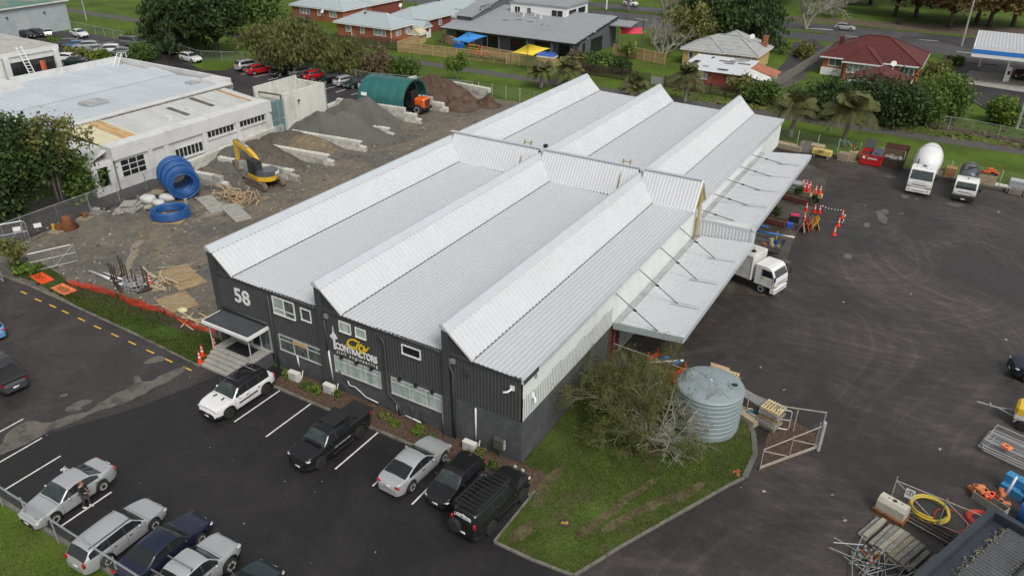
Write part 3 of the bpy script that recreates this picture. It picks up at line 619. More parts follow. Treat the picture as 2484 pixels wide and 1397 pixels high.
tw = [(-.055,3.3),(.055,3.3),(.05,4.0),(.1,4.05),(.16,4.12),(.2,4.16),(.2,4.22),(.15,4.26),(.12,4.36),(.06,4.42),(.05,4.5),(.025,4.55),(.02,4.78),(.0,4.98)]
b = MB(); P2 = tw+[(-x,z) for x,z in tw[::-1] if x > 0]
P2 = [(x,z) for x,z in tw if x >= 0]+[(-x,z) for x,z in tw[::-1] if x > 0]
b.add([(-13.4+x*1.5,-0.1,z) for x,z in P2]+[(-13.4+x*1.5,-0.06,z) for x,z in P2], [tuple(range(len(P2)))]+[(i,(i+1)%len(P2),len(P2)+(i+1)%len(P2),len(P2)+i) for i in range(len(P2))]); b.obj('sign_tower', M['white'], WH)
# --- entrance: canopy, glazed doors, landing and steps
EN = thing('entrance_canopy', 'dark slatted entrance canopy with white edge under the number 58', 'canopy', (-21.5, -0.9, 3.0))
def ent(o): o.location = Vector((21.5, 0.9, -3.0)); return o
b = MB(); corr(b, (-23.5,-1.72,3.02), (0,1,0), (1,0,0), 1.62, 4.1, 0.085, 0.02, nrm=(0,0,1)); ent(b.obj('roof_sheet', mat('slate_sheet', (0.07,0.075,0.085),0.45,0.15,1), EN))
b = MB(); b.box(-23.6,-19.3,-1.86,-1.74,2.84,3.06); b.box(-19.36,-19.24,-1.74,-0.06,2.84,3.06); b.box(-23.66,-23.54,-1.74,-0.06,2.84,3.06); ent(b.obj('fascia', M['white'], EN))
b = MB(); b.box(-23.54,-19.36,-1.74,-1.66,3.02,3.08); b.box(-23.54,-23.46,-1.66,-0.1,3.02,3.08); b.box(-19.44,-19.36,-1.66,-0.1,3.02,3.08); ent(b.obj('edge_trim', M['column'], EN))
b = MB(); b.quad((-23.5,-1.7,2.9),(-19.4,-1.7,2.9),(-19.4,-0.1,2.9),(-23.5,-0.1,2.9)); ent(b.obj('soffit', M['white'], EN))
for x in (-19.6,-23.3):
    b = MB(); b.tube([(x,-1.55,0.0 if x < -20 else 0.0),(x,-1.55,2.88)],0.04,8); ent(b.obj('post', M['alu'], EN))
window(WH, -23.3, -19.45, 0.95, 2.85, 0.12, (-22.3,-21.3,-20.4), ['dark_glass','clear_glass'], None, dep=0.08, fw=0.07)
b = MB(); b.box(-23.35,-19.4,-0.05,0.12,2.92,3.08); b.box(-23.6,-23.42,-0.1,0.12,0.9,3.0); b.obj('door_surround', M['column'], WH)
b = MB(); b.tube([(-23.4,-0.12,3.35),(-19.2,-0.12,3.3)],0.07,8); b.obj('sign_rail', M['column'], WH, True)
ST = thing('entrance_steps', 'pale concrete entrance steps rising to the glazed doors behind the white four wheel drive', 'steps', (-21.3,-1.5,0))
for k in range(5):
    b = MB(); b.cbox(-2.05, 1.85, -1.25+k*0.29, 1.5, k*0.18+0.002, (k+1)*0.18, 0.015); b.obj('step', M['concrete'], ST)
b = MB(); b.box(-1.2,0.9,0.25,1.3,0.901,0.92); b.obj('door_mat', M['black'], ST)
b = MB(); b.box(1.86,1.98,-0.2,1.5,0,0.96); b.obj('side_wall', M['block'], ST)
# --- two ladders on the roof, a vent
def ladder(loc, rz, tilt, hgt, w, m, label, rungs):
    t = thing('ladder', label, 'ladder', loc, rz)
    d = Vector((0, math.sin(tilt), math.cos(tilt)))*hgt
    for s in (-w/2, w/2): MB().beam((s,0,0), Vector((s,0,0))+d, 0.1, 0.1).obj('rail', m, t)
    for k in range(rungs):
        q = d*((k+0.5)/rungs); MB().beam(q+Vector((-w/2,0,0)), q+Vector((w/2,0,0)), 0.06).obj('rung', m, t)
    return t
M['ladder'] = mat('weathered_ladder', (0.24,0.185,0.09), 0.6, 0.25, 3)
ladder((-15.55, 26.9, 6.5), 0.15, 0.62, 2.6, 0.62, M['ladder'], 'timber coloured ladder over the firewall at the middle ridge', 6)
ladder((-6.1, 26.9, 6.5), 0.15, 0.62, 2.6, 0.62, M['ladder'], 'timber coloured ladder over the firewall at the ridge nearest the yard', 6)
t = thing('roof_vent', 'small black roof vent behind the firewall near the middle ridge', 'vent', (-15.2, 30.6, 5.95))
MB().lathe([(0.1,0),(0.1,1.5),(0.22,1.5),(0.22,1.75),(0.1,1.8)],10).obj('flue', M['black'], t); MB().lathe([(0.2,0),(0.13,0.25)],10).obj('flashing', M['galv'], t)
# --- heat pumps standing in the bark bed
def heat_pump(loc, rz, label):
    t = thing('heat_pump', label, 'heat pump', loc, rz, 'heat pumps along the front wall')
    b = MB(); b.cbox(-0.43,0.43,-0.17,0.17,0.1,0.72,0.02); b.obj('casing', mat('ivory_casing',(0.66,0.64,0.58),0.5,0.06,3) if 'ivory_casing' not in bpy.data.materials else bpy.data.materials['ivory_casing'], t)
    b = MB()
    for k in range(9): b.box(-0.4+0.005, 0.2, -0.182, -0.172, 0.17+k*0.055, 0.195+k*0.055)
    b.obj('grille', M['gutter'], t)
    for x in (-0.3,0.3): MB().box(x-.05,x+.05,-0.2,0.2,0,0.1).obj('foot', M['alu'], t)
    b = MB(); b.tube([(0.44,0.05,0.3),(0.52,0.1,0.35),(0.5,0.3,0.8)],0.03,6); b.obj('hose', M['white'], t); return t
heat_pump((-16.65,-0.75,0.1), 0.05, 'cream heat pump nearest the white four wheel drive')
heat_pump((-13.75,-0.62,0.1), 0.0, 'cream heat pump below the painted sign behind the black ute')
heat_pump((-3.05,-0.62,0.1), 0.0, 'cream heat pump behind the small black hatchback')

# ================================================================ cars
def paint(name, col, metal=0.0, rough=0.35):
    return mat(name, col, rough, 0.04, 1.0, metal=metal, coat=0.8, spec=0.15)
PT = dict(white=paint('car_white', (0.72,0.72,0.71)), silver=paint('car_silver', (0.46,0.47,0.48), 0.35), grey=paint('car_grey', (0.20,0.21,0.22), 0.4), black=paint('car_black', (0.012,0.012,0.013)),
          navy=paint('car_navy', (0.018,0.024,0.05), 0.3), red=paint('car_red', (0.42,0.012,0.02)), blue=paint('car_blue', (0.06,0.16,0.32), 0.3), pale=paint('car_pale_blue', (0.42,0.50,0.58), 0.3),
          green=paint('car_green', (0.015,0.035,0.03)), tan=paint('car_tan', (0.48,0.34,0.20), 0.3), teal=paint('car_teal', (0.03,0.045,0.052), 0.3), dgrey=paint('car_dark_grey', (0.07,0.073,0.08), 0.3), sky=paint('car_sky_blue', (0.13,0.28,0.5)))
M['tyre'] = mat('tyre', (0.016,0.016,0.016), 0.85, 0.2, 4)
M['rim'] = mat('alloy_rim', (0.60,0.60,0.60), 0.35, 0.05, 3, metal=0.25)
M['dark_rim'] = mat('dark_rim', (0.05,0.05,0.052), 0.4, 0.05, 3, metal=0.4)
M['trim'] = mat('black_trim', (0.018,0.018,0.019), 0.6, 0.1, 3)
M['lamp'] = mat('headlamp', (0.55,0.57,0.57), 0.08, 0.1, 8, metal=0.3)
M['tail'] = mat('tail_lamp', (0.35,0.01,0.015), 0.15, 0.1, 5)
M['plate'] = mat('number_plate', (0.7,0.7,0.68), 0.5, 0.02, 2)
M['chrome'] = mat('chrome', (0.6,0.6,0.6), 0.12, 0.0, 2, metal=1.0)
M['screen'] = mat('windscreen', (0.030,0.042,0.040), 0.03, 0.6, 1.6, spec=0.75, dirt=((0.09,0.115,0.11), 0.7, 1.3))
M['seam'] = mat('panel_gap', (0.008,0.008,0.008), 0.8, 0, 1)
TYPES = {
 # L, W, H, wheelbase, front overhang, wheel radius, belt, top profile (fraction from the front, height), windscreen, rear glass, side glass, pillars
 'sedan': dict(L=4.7,W=1.8,H=1.45,wb=2.72,fo=0.95,r=.33,belt=.93,prof=[(0,.55),(.01,.68),(.05,.76),(.14,.86),(.27,.96),(.30,.99),(.42,1.40),(.50,1.45),(.62,1.445),(.70,1.38),(.82,1.09),(.86,1.07),(.97,1.03),(.99,.95),(1,.60)],ws=(.295,.425),rg=(.69,.825),sg=(.335,.765),pil=(.545,)),
 'hatch': dict(L=4.3,W=1.77,H=1.48,wb=2.62,fo=0.86,r=.32,belt=.95,prof=[(0,.55),(.012,.68),(.06,.80),(.15,.90),(.25,.98),(.27,1.0),(.41,1.44),(.50,1.48),(.72,1.46),(.86,1.36),(.95,1.02),(.985,.9),(1,.58)],ws=(.265,.415),rg=(.86,.955),sg=(.31,.88),pil=(.53,.73)),
 'mini': dict(L=3.75,W=1.69,H=1.52,wb=2.39,fo=0.72,r=.31,belt=.96,prof=[(0,.6),(.015,.74),(.06,.86),(.2,1.0),(.26,1.05),(.40,1.47),(.5,1.52),(.8,1.49),(.92,1.38),(.975,1.0),(.99,.9),(1,.6)],ws=(.25,.405),rg=(.915,.978),sg=(.32,.88),pil=(.545,)),
 'suv': dict(L=4.8,W=1.94,H=1.76,wb=2.915,fo=0.93,r=.38,belt=1.08,prof=[(0,.62),(.008,.82),(.03,1.0),(.10,1.08),(.24,1.15),(.285,1.17),(.40,1.66),(.48,1.74),(.72,1.74),(.89,1.65),(.965,1.17),(.985,1.05),(1,.62)],ws=(.28,.405),rg=(.895,.968),sg=(.325,.885),pil=(.535,.73)),
 'wagon': dict(L=4.7,W=1.77,H=1.52,wb=2.67,fo=0.95,r=.33,belt=.96,prof=[(0,.55),(.01,.68),(.05,.80),(.16,.92),(.27,1.0),(.29,1.02),(.40,1.46),(.48,1.52),(.78,1.50),(.90,1.42),(.97,1.02),(.985,.95),(1,.58)],ws=(.285,.405),rg=(.90,.975),sg=(.33,.92),pil=(.52,.70)),
 'van': dict(L=4.7,W=1.7,H=1.95,wb=2.57,fo=0.75,r=.33,belt=1.12,prof=[(0,.6),(.006,.85),(.02,1.0),(.06,1.10),(.08,1.14),(.20,1.85),(.27,1.94),(.9,1.95),(.965,1.88),(.985,1.2),(1,.55)],ws=(.075,.205),rg=(.962,.985),sg=(.15,.93),pil=(.33,.62)),
 'box': dict(L=4.95,W=1.92,H=1.95,wb=2.85,fo=0.85,r=.42,belt=1.18,prof=[(0,.75),(.006,1.05),(.02,1.16),(.10,1.2),(.27,1.24),(.295,1.27),(.38,1.80),(.44,1.90),(.9,1.92),(.965,1.84),(.985,1.25),(1,.65)],ws=(.29,.385),rg=(.962,.985),sg=(.345,.93),pil=(.51,.70)),
 'ute': dict(L=5.35,W=1.87,H=1.82,wb=3.22,fo=0.91,r=.41,belt=1.12,prof=[(0,.7),(.007,.95),(.025,1.07),(.08,1.13),(.22,1.2),(.245,1.22),(.34,1.72),(.40,1.81),(.55,1.80),(.60,1.72),(.64,1.25),(.65,1.18),(.98,1.18),(.99,1.1),(1,.7)],ws=(.24,.345),rg=(.60,.642),sg=(.28,.605),pil=(.43,)),
 'coupe': dict(L=4.75,W=1.8,H=1.44,wb=2.85,fo=0.86,r=.34,belt=.93,prof=[(0,.52),(.01,.66),(.05,.78),(.16,.9),(.3,.97),(.33,1.0),(.46,1.40),(.54,1.44),(.62,1.42),(.72,1.32),(.86,1.08),(.90,1.07),(.975,1.02),(.99,.94),(1,.58)],ws=(.325,.465),rg=(.70,.865),sg=(.37,.80),pil=(.58,)),
}
_mesh = {}
def wheel_mesh(r, w, spokes, fine):
    key = ('w', r, w, spokes, fine)
    if key not in _mesh:
        n = 20 if fine else 12
        b = MB(); b.lathe([(r*.62,-w/2),(r*.9,-w/2),(r,-w*.36),(r,w*.36),(r*.9,w/2),(r*.62,w/2)], n, axis='y')
        c = MB(); c.lathe([(0.02,w*.30),(r*.18,w*.34),(r*.2,w*.22)], n, axis='y', cap=False); c.lathe([(r*.66,w/2-.004),(r*.57,w/2+.004),(r*.55,w*.2)], n, axis='y', cap=False)
        c.lathe([(r*.56,w*.12),(0,w*.12)], n, axis='y', m=1, cap=False)
        for k in range(spokes):
            a = 2*math.pi*k/spokes; c.beam((r*.1*math.cos(a),w*.44,r*.1*math.sin(a)),(r*.62*math.cos(a),w*.46,r*.62*math.sin(a)), r*1.7/spokes, w*.1, up=(0,1,0))
        _mesh[key] = (b.mesh('wheel', M['tyre'], True), {})
        _mesh[key][1]['mb'] = c
    return _mesh[key]
def wheels(t, axles, half, r, w=0.22, rim='rim', spokes=7, fine=True):
    me, d = wheel_mesh(r, w, spokes, fine)
    if rim not in d: d[rim] = d['mb'].mesh('rim', [M[rim], M['trim']])
    for x in axles:
        for s in (1, -1):
            o = inst('wheel', me, t, (x, s*(half-w/2), r), (0, 0, 0 if s > 0 else math.pi))
            inst('rim', d[rim], o)
def smooth1(v, k):
    if k < 1: return v
    w = np.hanning(2*k+3); w /= w.sum(); p = np.pad(v, k+1, mode='edge'); return np.convolve(p, w, 'same')[k+1:-k-1]
def weld(b):
    ix = {}; mp = []; V = []
    for p in b.v:
        k = (round(p[0],4), round(p[1],4), round(p[2],4))
        if k not in ix: ix[k] = len(V); V.append(p)
        mp.append(ix[k])
    b.v = V; b.f = [[mp[i] for i in f] for f in b.f]
def car_parts(kind, fine):
    """loft the body from cross sections and split it into panels, doors and glass"""
    key = ('c', kind, fine)
    if key in _mesh: return _mesh[key]
    T = TYPES[kind]; Lc, Wc, H = T['L'], T['W'], T['H']; r = T['r']
    px, pz = zip(*T['prof']); px = np.array(px)*Lc; pz = np.array(pz)
    hx = np.linspace(0, Lc, 600); hz = smooth1(np.interp(hx, px, pz), 9)
    top = lambda x: float(np.interp(x, hx, hz))
    xf, xr = T['fo'], T['fo']+T['wb']; Ra = r+0.07
    xs = set(np.round(np.linspace(0, Lc, 46 if fine else 22), 3))
    for c in (xf, xr):
        for k in np.linspace(-1, 1, 9 if fine else 5): xs.add(round(c+Ra*k, 3))
    for q in (*T['ws'], *T['rg'], *T['sg']): xs.add(round(q*Lc, 3))
    pw = 0.05; pil = [p*Lc for p in T['pil']]
    for p in pil: xs |= {round(p-pw, 3), round(p+pw, 3)}
    doors = []
    if fine:
        if kind == 'van': dx = [T['ws'][0]*Lc+.28, pil[0], xr-Ra-.05]
        elif len(pil) >= 1: dx = [T['sg'][0]*Lc-.12, pil[0], min(xr-Ra*.2, pil[1] if len(pil) > 1 else T['sg'][1]*Lc)+.0]
        if kind in ('coupe',): dx = [dx[0], pil[0]+.15]
        for d in dx: xs |= {round(d-.009, 3), round(d+.009, 3)}
        doors = list(zip(dx[:-1], dx[1:])); gaps = dx
        hood = T['ws'][0]*Lc-.1; xs |= {round(hood-.01, 3), round(hood+.01, 3)}; gaps_top = [hood, .1]
        xs |= {.091, .109}
    xs = sorted(x for x in xs if 0 <= x <= Lc); xs2 = [xs[0]]
    for x in xs[1:]:
        if x-xs2[-1] > 0.006: xs2.append(x)
    xs = np.array(xs2)
    V = []; belt = T['belt']; sill = 0.24 if H < 1.6 else 0.33
    for x in xs:
        zt = top(x); e = abs(x-Lc/2)/(Lc/2)
        w = Wc/2*(1-0.17*e**14-0.10*e**5-0.03*e**2); zb = min(belt+0.05*(x/Lc), zt-0.035)
        t = max(0.0, min(1.0, (zt-zb-0.05)/(H-belt-0.05)))
        zs = sill+0.10*max(0, e-.8)*5*0.5
        for c in (xf, xr):
            if abs(x-c) < Ra: zs = max(zs, r+math.sqrt(max(0, Ra*Ra-(x-c)**2)))
        zs = min(zs, zb-.12)
        wr = w*(0.955-0.205*t); zr = zb+(zt-zb)*(0.55+0.30*t)
        flare = 0.012 if any(abs(x-c) < Ra+.05 for c in (xf, xr)) else 0
        ring = [(w*.93+flare, zs), (w*.985+flare, zs+(zb-zs)*.3), (w+flare, zs+(zb-zs)*.62), (w*.985, zs+(zb-zs)*.84), (w*.955, zb), (w*.955+(wr-w*.955)*.10, zb+(zr-zb)*.10), (wr, zr), (wr*.92, zb+(zt-zb)*(.80+.11*t)), (wr*.62, zt-.022), (0, zt+.014)]
        V.append([(y, z) for y, z in ring])
    K = len(V[0]); n = len(xs)
    def P(i, k, s): y, z = V[i][k]; return (T['fo']+T['wb']/2-xs[i], s*y, z)
    parts = {}
    def put(name, i, k, s, mi=0):
        b = parts.setdefault(name, MB()); q = [P(i,k,s), P(i+1,k,s), P(i+1,k+1,s), P(i,k+1,s)]
        b.add(q if s > 0 else q[::-1], [(0,1,2,3)], mi)
    for i in range(n-1):
        xm = (xs[i]+xs[i+1])/2; f = xm/Lc
        for s in (1, -1):
            for k in range(K-1):
                if k >= 7 and T['ws'][0] < f < T['ws'][1]: put('windscreen', i, k, s)
                elif k >= 7 and T['rg'][0] < f < T['rg'][1]: put('rear_window', i, k, s)
                elif k >= 6 and T['ws'][1] < f < T['rg'][0] and (k >= 7 or kind != 'ute'): put('roof', i, k, s)
                elif k == 5 and T['sg'][0] < f < T['sg'][1] and not any(abs(xm-p) < pw for p in pil):
                    j = sum(xm > p for p in pil); put('side_window%d%d' % (j, s), i, k, s)
                else:
                    nm, mi = 'body', 0
                    if fine:
                        if k < 5 and any(abs(xm-d) < .009 for d in gaps): mi = 1
                        elif k < 5:
                            for j, (a, c) in enumerate(doors):
                                if a < xm < c: nm = 'door%d%d' % (j, s)
                        if k >= 6 and any(abs(xm-g) < .011 for g in gaps_top): mi = 1
                    if k == 5 and T['sg'][0] < f < T['sg'][1]: mi = 2
                    if kind in ('suv','box','ute') and k == 0 and nm == 'body': mi = 2
                    put(nm, i, k, s, mi)
    for b in parts.values(): weld(b)
    for i, rev in ((0, False), (n-1, True)):
        ring = [P(i,k,1) for k in range(K)]+[P(i,k,-1) for k in range(K-2,-1,-1)]
        parts['body'].add(ring, [tuple(range(len(ring))) if rev else tuple(range(len(ring)-1,-1,-1))], 2 if kind in ('suv','box') and not rev else 0)
    cx = T['fo']+T['wb']/2
    b = MB(); b.box(cx-Lc+.25, cx-.25, -Wc*.40, Wc*.40, .2, .75); parts['underbody'] = b
    def zat(x): return top(x)
    # lamps, grille, plates, mirrors
    for s in (1, -1):
        b = MB(); x = cx-0.14; b.ell((x-.035, s*Wc*.375, top(.14)-.105), (.15,.16,.06), 10, 6); parts['headlight%d' % s] = b
        b = MB(); x = cx-Lc+.07; b.ell((x, s*Wc*.365, top(Lc-.1)-.13), ((.085,.2,.065) if kind not in ('van','suv','wagon','box','ute') else (.075,.11,.2)), 8, 5); parts['taillight%d' % s] = b
        if fine:
            xm = cx-T['ws'][0]*Lc-.42; b = MB(); b.ell((xm, s*(Wc/2+.07), belt+.10), (.07,.1,.07), 8, 5); parts['mirror%d' % s] = b
            for j, (a, c) in enumerate(doors):
                b = MB(); b.box(cx-c+.10, cx-c+.28, s*Wc/2-.03, s*Wc/2+.012 if s > 0 else s*Wc/2+.03, belt-.14, belt-.10)
                if s < 0: b = MB(); b.box(cx-c+.10, cx-c+.28, -Wc/2-.012, -Wc/2+.03, belt-.14, belt-.10)
                parts['handle%d%d' % (j, s)] = b
    b = MB(); z = top(.02)-.14; b.obox((cx-.005, 0, z), (.05, Wc*.52, .13 if kind not in ('suv','ute','box') else .2)); b.obox((cx+.0, 0, .36), (.05, Wc*.6, .13)); parts['grille'] = b
    b = MB(); b.obox((cx+.035, 0, .47), (.015, .36, .12)); parts['number_plate'] = b
    b = MB(); b.obox((cx-Lc-.01, 0, .62 if kind not in ('sedan','coupe') else .8), (.02, .36, .12)); parts['number_plate.r'] = b
    _mesh[key] = parts; return parts
_cm = {}
def car(kind, col, loc, rz, label, group=None, fine=True, rim='rim', name=None, roof=None, spokes=7):
    t = thing(name or {'van':'van','ute':'pickup_truck','suv':'four_wheel_drive','box':'four_wheel_drive'}.get(kind, 'car'), label, {'van':'van','ute':'pickup truck'}.get(kind, 'car'), (*loc, 0.02), rz, group)
    T = TYPES[kind]; pt = PT[col]; doors_ = {}
    for nm, b in car_parts(kind, fine).items():
        base = nm.rstrip('-0123456789.r') if nm not in ('rear_window',) and not nm.startswith('number_plate') else nm.replace('.r', '')
        base = {'rea': 'rear_window', 'mirro': 'mirror', 'doo': 'door'}.get(base, base)
        key = (kind, fine, nm)
        if base in ('body', 'door', 'mirror', 'handle', 'roof'):
            if base == 'handle': 
                if key not in _cm: _cm[key] = b.mesh('door_handle', M['trim'])
                o = inst('door_handle', _cm[key], doors_[nm[6:]]); continue
            k2 = key+(col, roof)
            if k2 not in _cm: _cm[k2] = b.mesh(base, [PT[roof] if base == 'roof' and roof else pt, M['seam'], M['trim']], True)
            o = inst(base, _cm[k2], t)
            if base == 'door':
                doors_[nm[4:]] = o
        else:
            mm = {'windscreen':'screen','rear_window':'dark_glass','side_window':'dark_glass','headlight':'lamp','taillight':'tail','grille':'trim','number_plate':'plate','underbody':'trim'}[base]
            if key not in _cm: _cm[key] = b.mesh(base, M[mm], True if base != 'grille' else False)
            inst(base, _cm[key], t)
    wheels(t, (T['wb']/2, -T['wb']/2), T['W']/2+.01, T['r'], .22 if T['r'] < .4 else .26, rim, spokes, fine)
    return t

# --- the cars in front of the building and along the front fence
FB = 'cars in the front car park'
jeep = car('suv', 'white', (-18.13,-4.14), -1.595, 'white four wheel drive with a black roof parked beside the entrance steps', FB, rim='dark_rim', roof='black', spokes=10)
for y in (-.55, .55): MB().beam((.55,y,1.80),(-1.6,y,1.80),.05,.05).obj('roof_rail', M['trim'], jeep)
for x in (.2, -1.2): MB().beam((x,-.55,1.82),(x,.55,1.82),.06,.03).obj('roof_bar', M['chrome'], jeep)
b = MB(); b.obox((1.35,.35,1.19),(.25,.10,.02),.2); b.obox((1.35,-.35,1.19),(.25,.10,.02),-.2); b.obj('bonnet_vent', M['trim'], jeep)
for s in (1,-1): MB().beam((.7,s*.985,.72),(-.75,s*.985,.78),.012,.10).obj('door_stripe', M['trim'], jeep)
ute = car('ute', 'black', (-10.23,-4.45), -1.60, 'black double cab ute with lidded tray parked below the painted sign', FB, rim='dark_rim', spokes=8)
MB().cbox(-3.0,-1.0,-.78,.78,1.17,1.27,.04).obj('tray_lid', M['trim'], ute)
b = MB()
for s in (1,-1): b.tube([(-.95,s*.72,1.2),(-1.15,s*.68,1.75),(-1.75,s*.7,1.3)],.035,6)
b.tube([(-1.15,-.68,1.75),(-1.15,.68,1.75)],.035,6); b.obj('sports_bar', M['trim'], ute)
for y in (-.62,.62): MB().beam((.1,y,1.87),(-1.25,y,1.87),.05,.05).obj('roof_rail', M['trim'], ute)
MB().cbox(-1.3,.1,-.6,.6,1.80,1.86,.03).obj('roof_rack', M['trim'], ute)
for s in (1,-1): MB().beam((.75,s*.97,.42),(-.95,s*.97,.42),.12,.04).obj('side_step', M['trim'], ute)
b = MB(); b.obox((1.25,0,1.31),(.2,1.2,.06),0,-.5); b.obj('bonnet_guard', M['trim'], ute)
t = text('door_lettering', 'CITY CONTRACTORS', .13, M['plate'], ute, (-.1,.955,.78), (math.pi/2,0,math.pi), extrude=.002)
sky_ = car('coupe', 'silver', (-4.75,-3.45), 1.53, 'silver coupe parked nose in towards the wall', FB, spokes=9)
swift = car('mini', 'black', (-2.05,-3.45), -1.60, 'small black hatchback between the silver coupe and the black off roader', FB, spokes=6)
lc = car('box', 'black', (.53,-3.76), 1.492, 'black off roader with roof basket and spare wheel parked beside the lawn', FB, rim='dark_rim', spokes=6)
b = MB()
for y in (-.68,.68): b.tube([(.55,y,2.05),(-2.35,y,2.05)],.03,6); b.tube([(.55,y,2.2),(-2.35,y,2.2)],.02,6)
for x in (.55,-2.35): b.tube([(x,-.68,2.2),(x,.68,2.2)],.02,6)
b.obj('roof_basket', M['trim'], lc)
for k in range(11): MB().beam((.5-k*.28,-.68,2.04),(.5-k*.28,.68,2.04),.08,.03).obj('basket_slat', M['trim'], lc)
wm, wd = wheel_mesh(.40,.26,6,True); sw = inst('spare_wheel', wm, lc, (-2.78,.42,.98), (0,0,math.pi/2)); inst('rim', wd['mb'].mesh('rim', [M['dark_rim'], M['trim']]), sw)
b = MB(); b.tube([(1.62,-.95,.62),(2.05,-.9,.62),(2.15,-.5,.62),(2.15,.5,.62),(2.05,.9,.62),(1.62,.95,.62)],.06,6); b.tube([(2.15,-.4,.62),(2.15,-.4,1.05),(2.15,.4,1.05),(2.15,.4,.62)],.04,6); b.obj('bull_bar', M['trim'], lc)
for s in (-.25,.25):
    b = MB(); b.lathe([(.02,0),(.11,.04),(.11,.1)],12,(2.2,s,1.18),'x'); b.obj('spot_lamp', M['lamp'], lc)
b = MB(); b.beam((-2.6,-.9,.55),(-2.6,.9,.55),.14,.14); b.obj('rear_bumper', M['trim'], lc)
b = MB(); b.tube([(.95,-.86,1.2),(.72,-.86,1.5),(.5,-.82,2.05)],.04,6); b.obj('snorkel', M['trim'], lc)
t = text('window_lettering', 'LAND CRUISER', .2, M['plate'], lc, (-2.595,.02,1.56), (math.pi/2-.22,0,-math.pi/2), width=1.05, extrude=.002, offset=.006)
b = MB(); b.add([(-2.575,.5,1.64),(-2.575,.3,1.72),(-2.565,.15,1.68),(-2.555,0,1.75),(-2.565,-.2,1.67),(-2.575,-.4,1.7),(-2.58,-.55,1.63)],[tuple(range(7))]); b.obj('window_mountains', M['plate'], lc)
acc = car('sedan', 'silver', (-19.0,-14.85), -1.54, 'silver sedan with a person standing at its door', FB, spokes=10)
wag = car('wagon', 'silver', (-14.25,-15.2), 1.60, 'silver station wagon backed up to the mesh fence', FB, spokes=6)
for y in (-.62,.62): MB().beam((.45,y,1.53),(-1.9,y,1.53),.035,.03).obj('roof_rail', M['trim'], wag)
nav = car('sedan', 'navy', (-11.5,-14.65), 1.60, 'dark navy sedan between the silver wagon and the silver ute', FB, spokes=8)
sut = car('ute', 'silver', (-8.9,-15.35), 1.60, 'silver double cab ute with ladder racks beside the navy sedan', FB, spokes=6)
for x in (-.25,-1.15): MB().beam((x,-.8,1.95),(x,.8,1.95),.06,.06).obj('rack_bar', M['chrome'], sut)
for x in (-.25,-1.15):
    for y in (-.72,.72): MB().beam((x,y,1.78),(x,y,1.95),.04,.04).obj('rack_foot', M['trim'], sut)
MB().cbox(-3.0,-1.1,-.78,.78,1.18,1.30,.04).obj('tray_lid', PT['silver'], sut)
tea = car('hatch', 'teal', (-6.15,-14.9), 1.60, 'dark teal hatchback at the end of the fence row', FB, spokes=5)
MB().tube([(-1.1,0,1.5),(-1.35,0,1.85)],.012,4).obj('aerial', M['trim'], tea)
dut = car('ute', 'dgrey', (-33.4,-10.55), math.pi-.12, 'dark grey ute with covered tray on the old asphalt', FB, rim='dark_rim')
MB().cbox(-2.95,-1.0,-.8,.8,1.17,1.3,.05).obj('tray_lid', M['trim'], dut)
blc = car('hatch', 'sky', (-39.9,-8.0), math.pi-.1, 'light blue hatchback beyond the dark grey ute', FB)
rsu = car('suv', 'navy', (26.0,25.6), math.pi+.25, 'dark navy four wheel drive alone in the yard', 'cars in the yard', spokes=6)
# --- the back car park
BP = 'cars in the back car park'
H0 = 1.32
rows = [('suv','silver',(-86.3,59.9),1.3,'silver four wheel drive parked left of a bright red hatchback'),
 ('hatch','red',(-83.18,59.02,1.320),'bright red hatchback beside an empty bay'),
 ('hatch','black',(-78.83,60.23),H0+math.pi,'black hatchback half hidden beside a grey people mover'),
 ('wagon','grey',(-76.10,61.67),H0,'grey people mover parked beside a red hatchback under the willow'),
 ('hatch','red',(-72.80,61.18),H0,'red hatchback squeezed between a grey people mover and a dark sedan'),
 ('sedan','black',(-69.59,60.71),H0+math.pi,'dark sedan between a red and a silver hatchback'),
 ('hatch','silver',(-66.35,60.95),H0,'silver hatchback between two dark sedans'),
 ('sedan','green',(-64.18,60.83),H0+math.pi,'dark green sedan near the green dome shelter'),
 ('hatch','pale',(-61.63,61.28),H0,'pale blue hatchback half behind the green dome shelter'),
 ('sedan','tan',(-63.24,50.48),-.9,'tan sedan nosing out behind the white block building'),
 ('sedan','black',(-142.17,55.54),.1,'black sedan nearest the frame edge below the grey shed'),
 ('hatch','black',(-141.67,57.36),.1,'black hatchback in front of the long grey shed'),
 ('hatch','silver',(-140.71,59.01),2.6,'silver hatchback with tinted rear glass by the grey shed'),
 ('sedan','white',(-134.73,61.58,-0.114),'white sedan alone beside the grass strip'),
 ('hatch','dgrey',(-128.18,54.51),3.9,'dark grey hatchback at the start of the middle row'),
 ('hatch','blue',(-125.02,54.40),3.9,'blue hatchback in the middle row'),
 ('wagon','silver',(-122.84,54.97),3.9,'silver wagon in the middle row'),
 ('sedan','grey',(-118.23,54.20),3.9,'mid grey sedan in the middle row'),
 ('suv','white',(-116.06,54.80),3.9,'white four wheel drive in the middle row'),
 ('hatch','grey',(-113.20,55.06),3.9,'grey hatchback behind the white four wheel drive'),
 ('hatch','dgrey',(-110.48,56.04),3.9,'charcoal hatchback behind the cabbage shrub'),
 ('hatch','white',(-116.87,47.15),3.6,'white hatchback tucked behind the clipped hedge'),
 ('sedan','green',(-113.32,46.49),3.6,'dark green sedan between the hedge and the white building'),
 ('van','grey',(-118.17,61.19,0.171),'grey van with tinted windows by the grass strip'),
 ('hatch','pale',(-113.02,61.35,-0.217),'pale blue hatchback between the grey van and a black wagon'),
 ('wagon','black',(-107.45,60.73,-0.058),'black wagon by the dark conifer'),
 ('wagon','white',(-99.27,58.78,-0.089),'white wagon at the end of the grass strip row')]
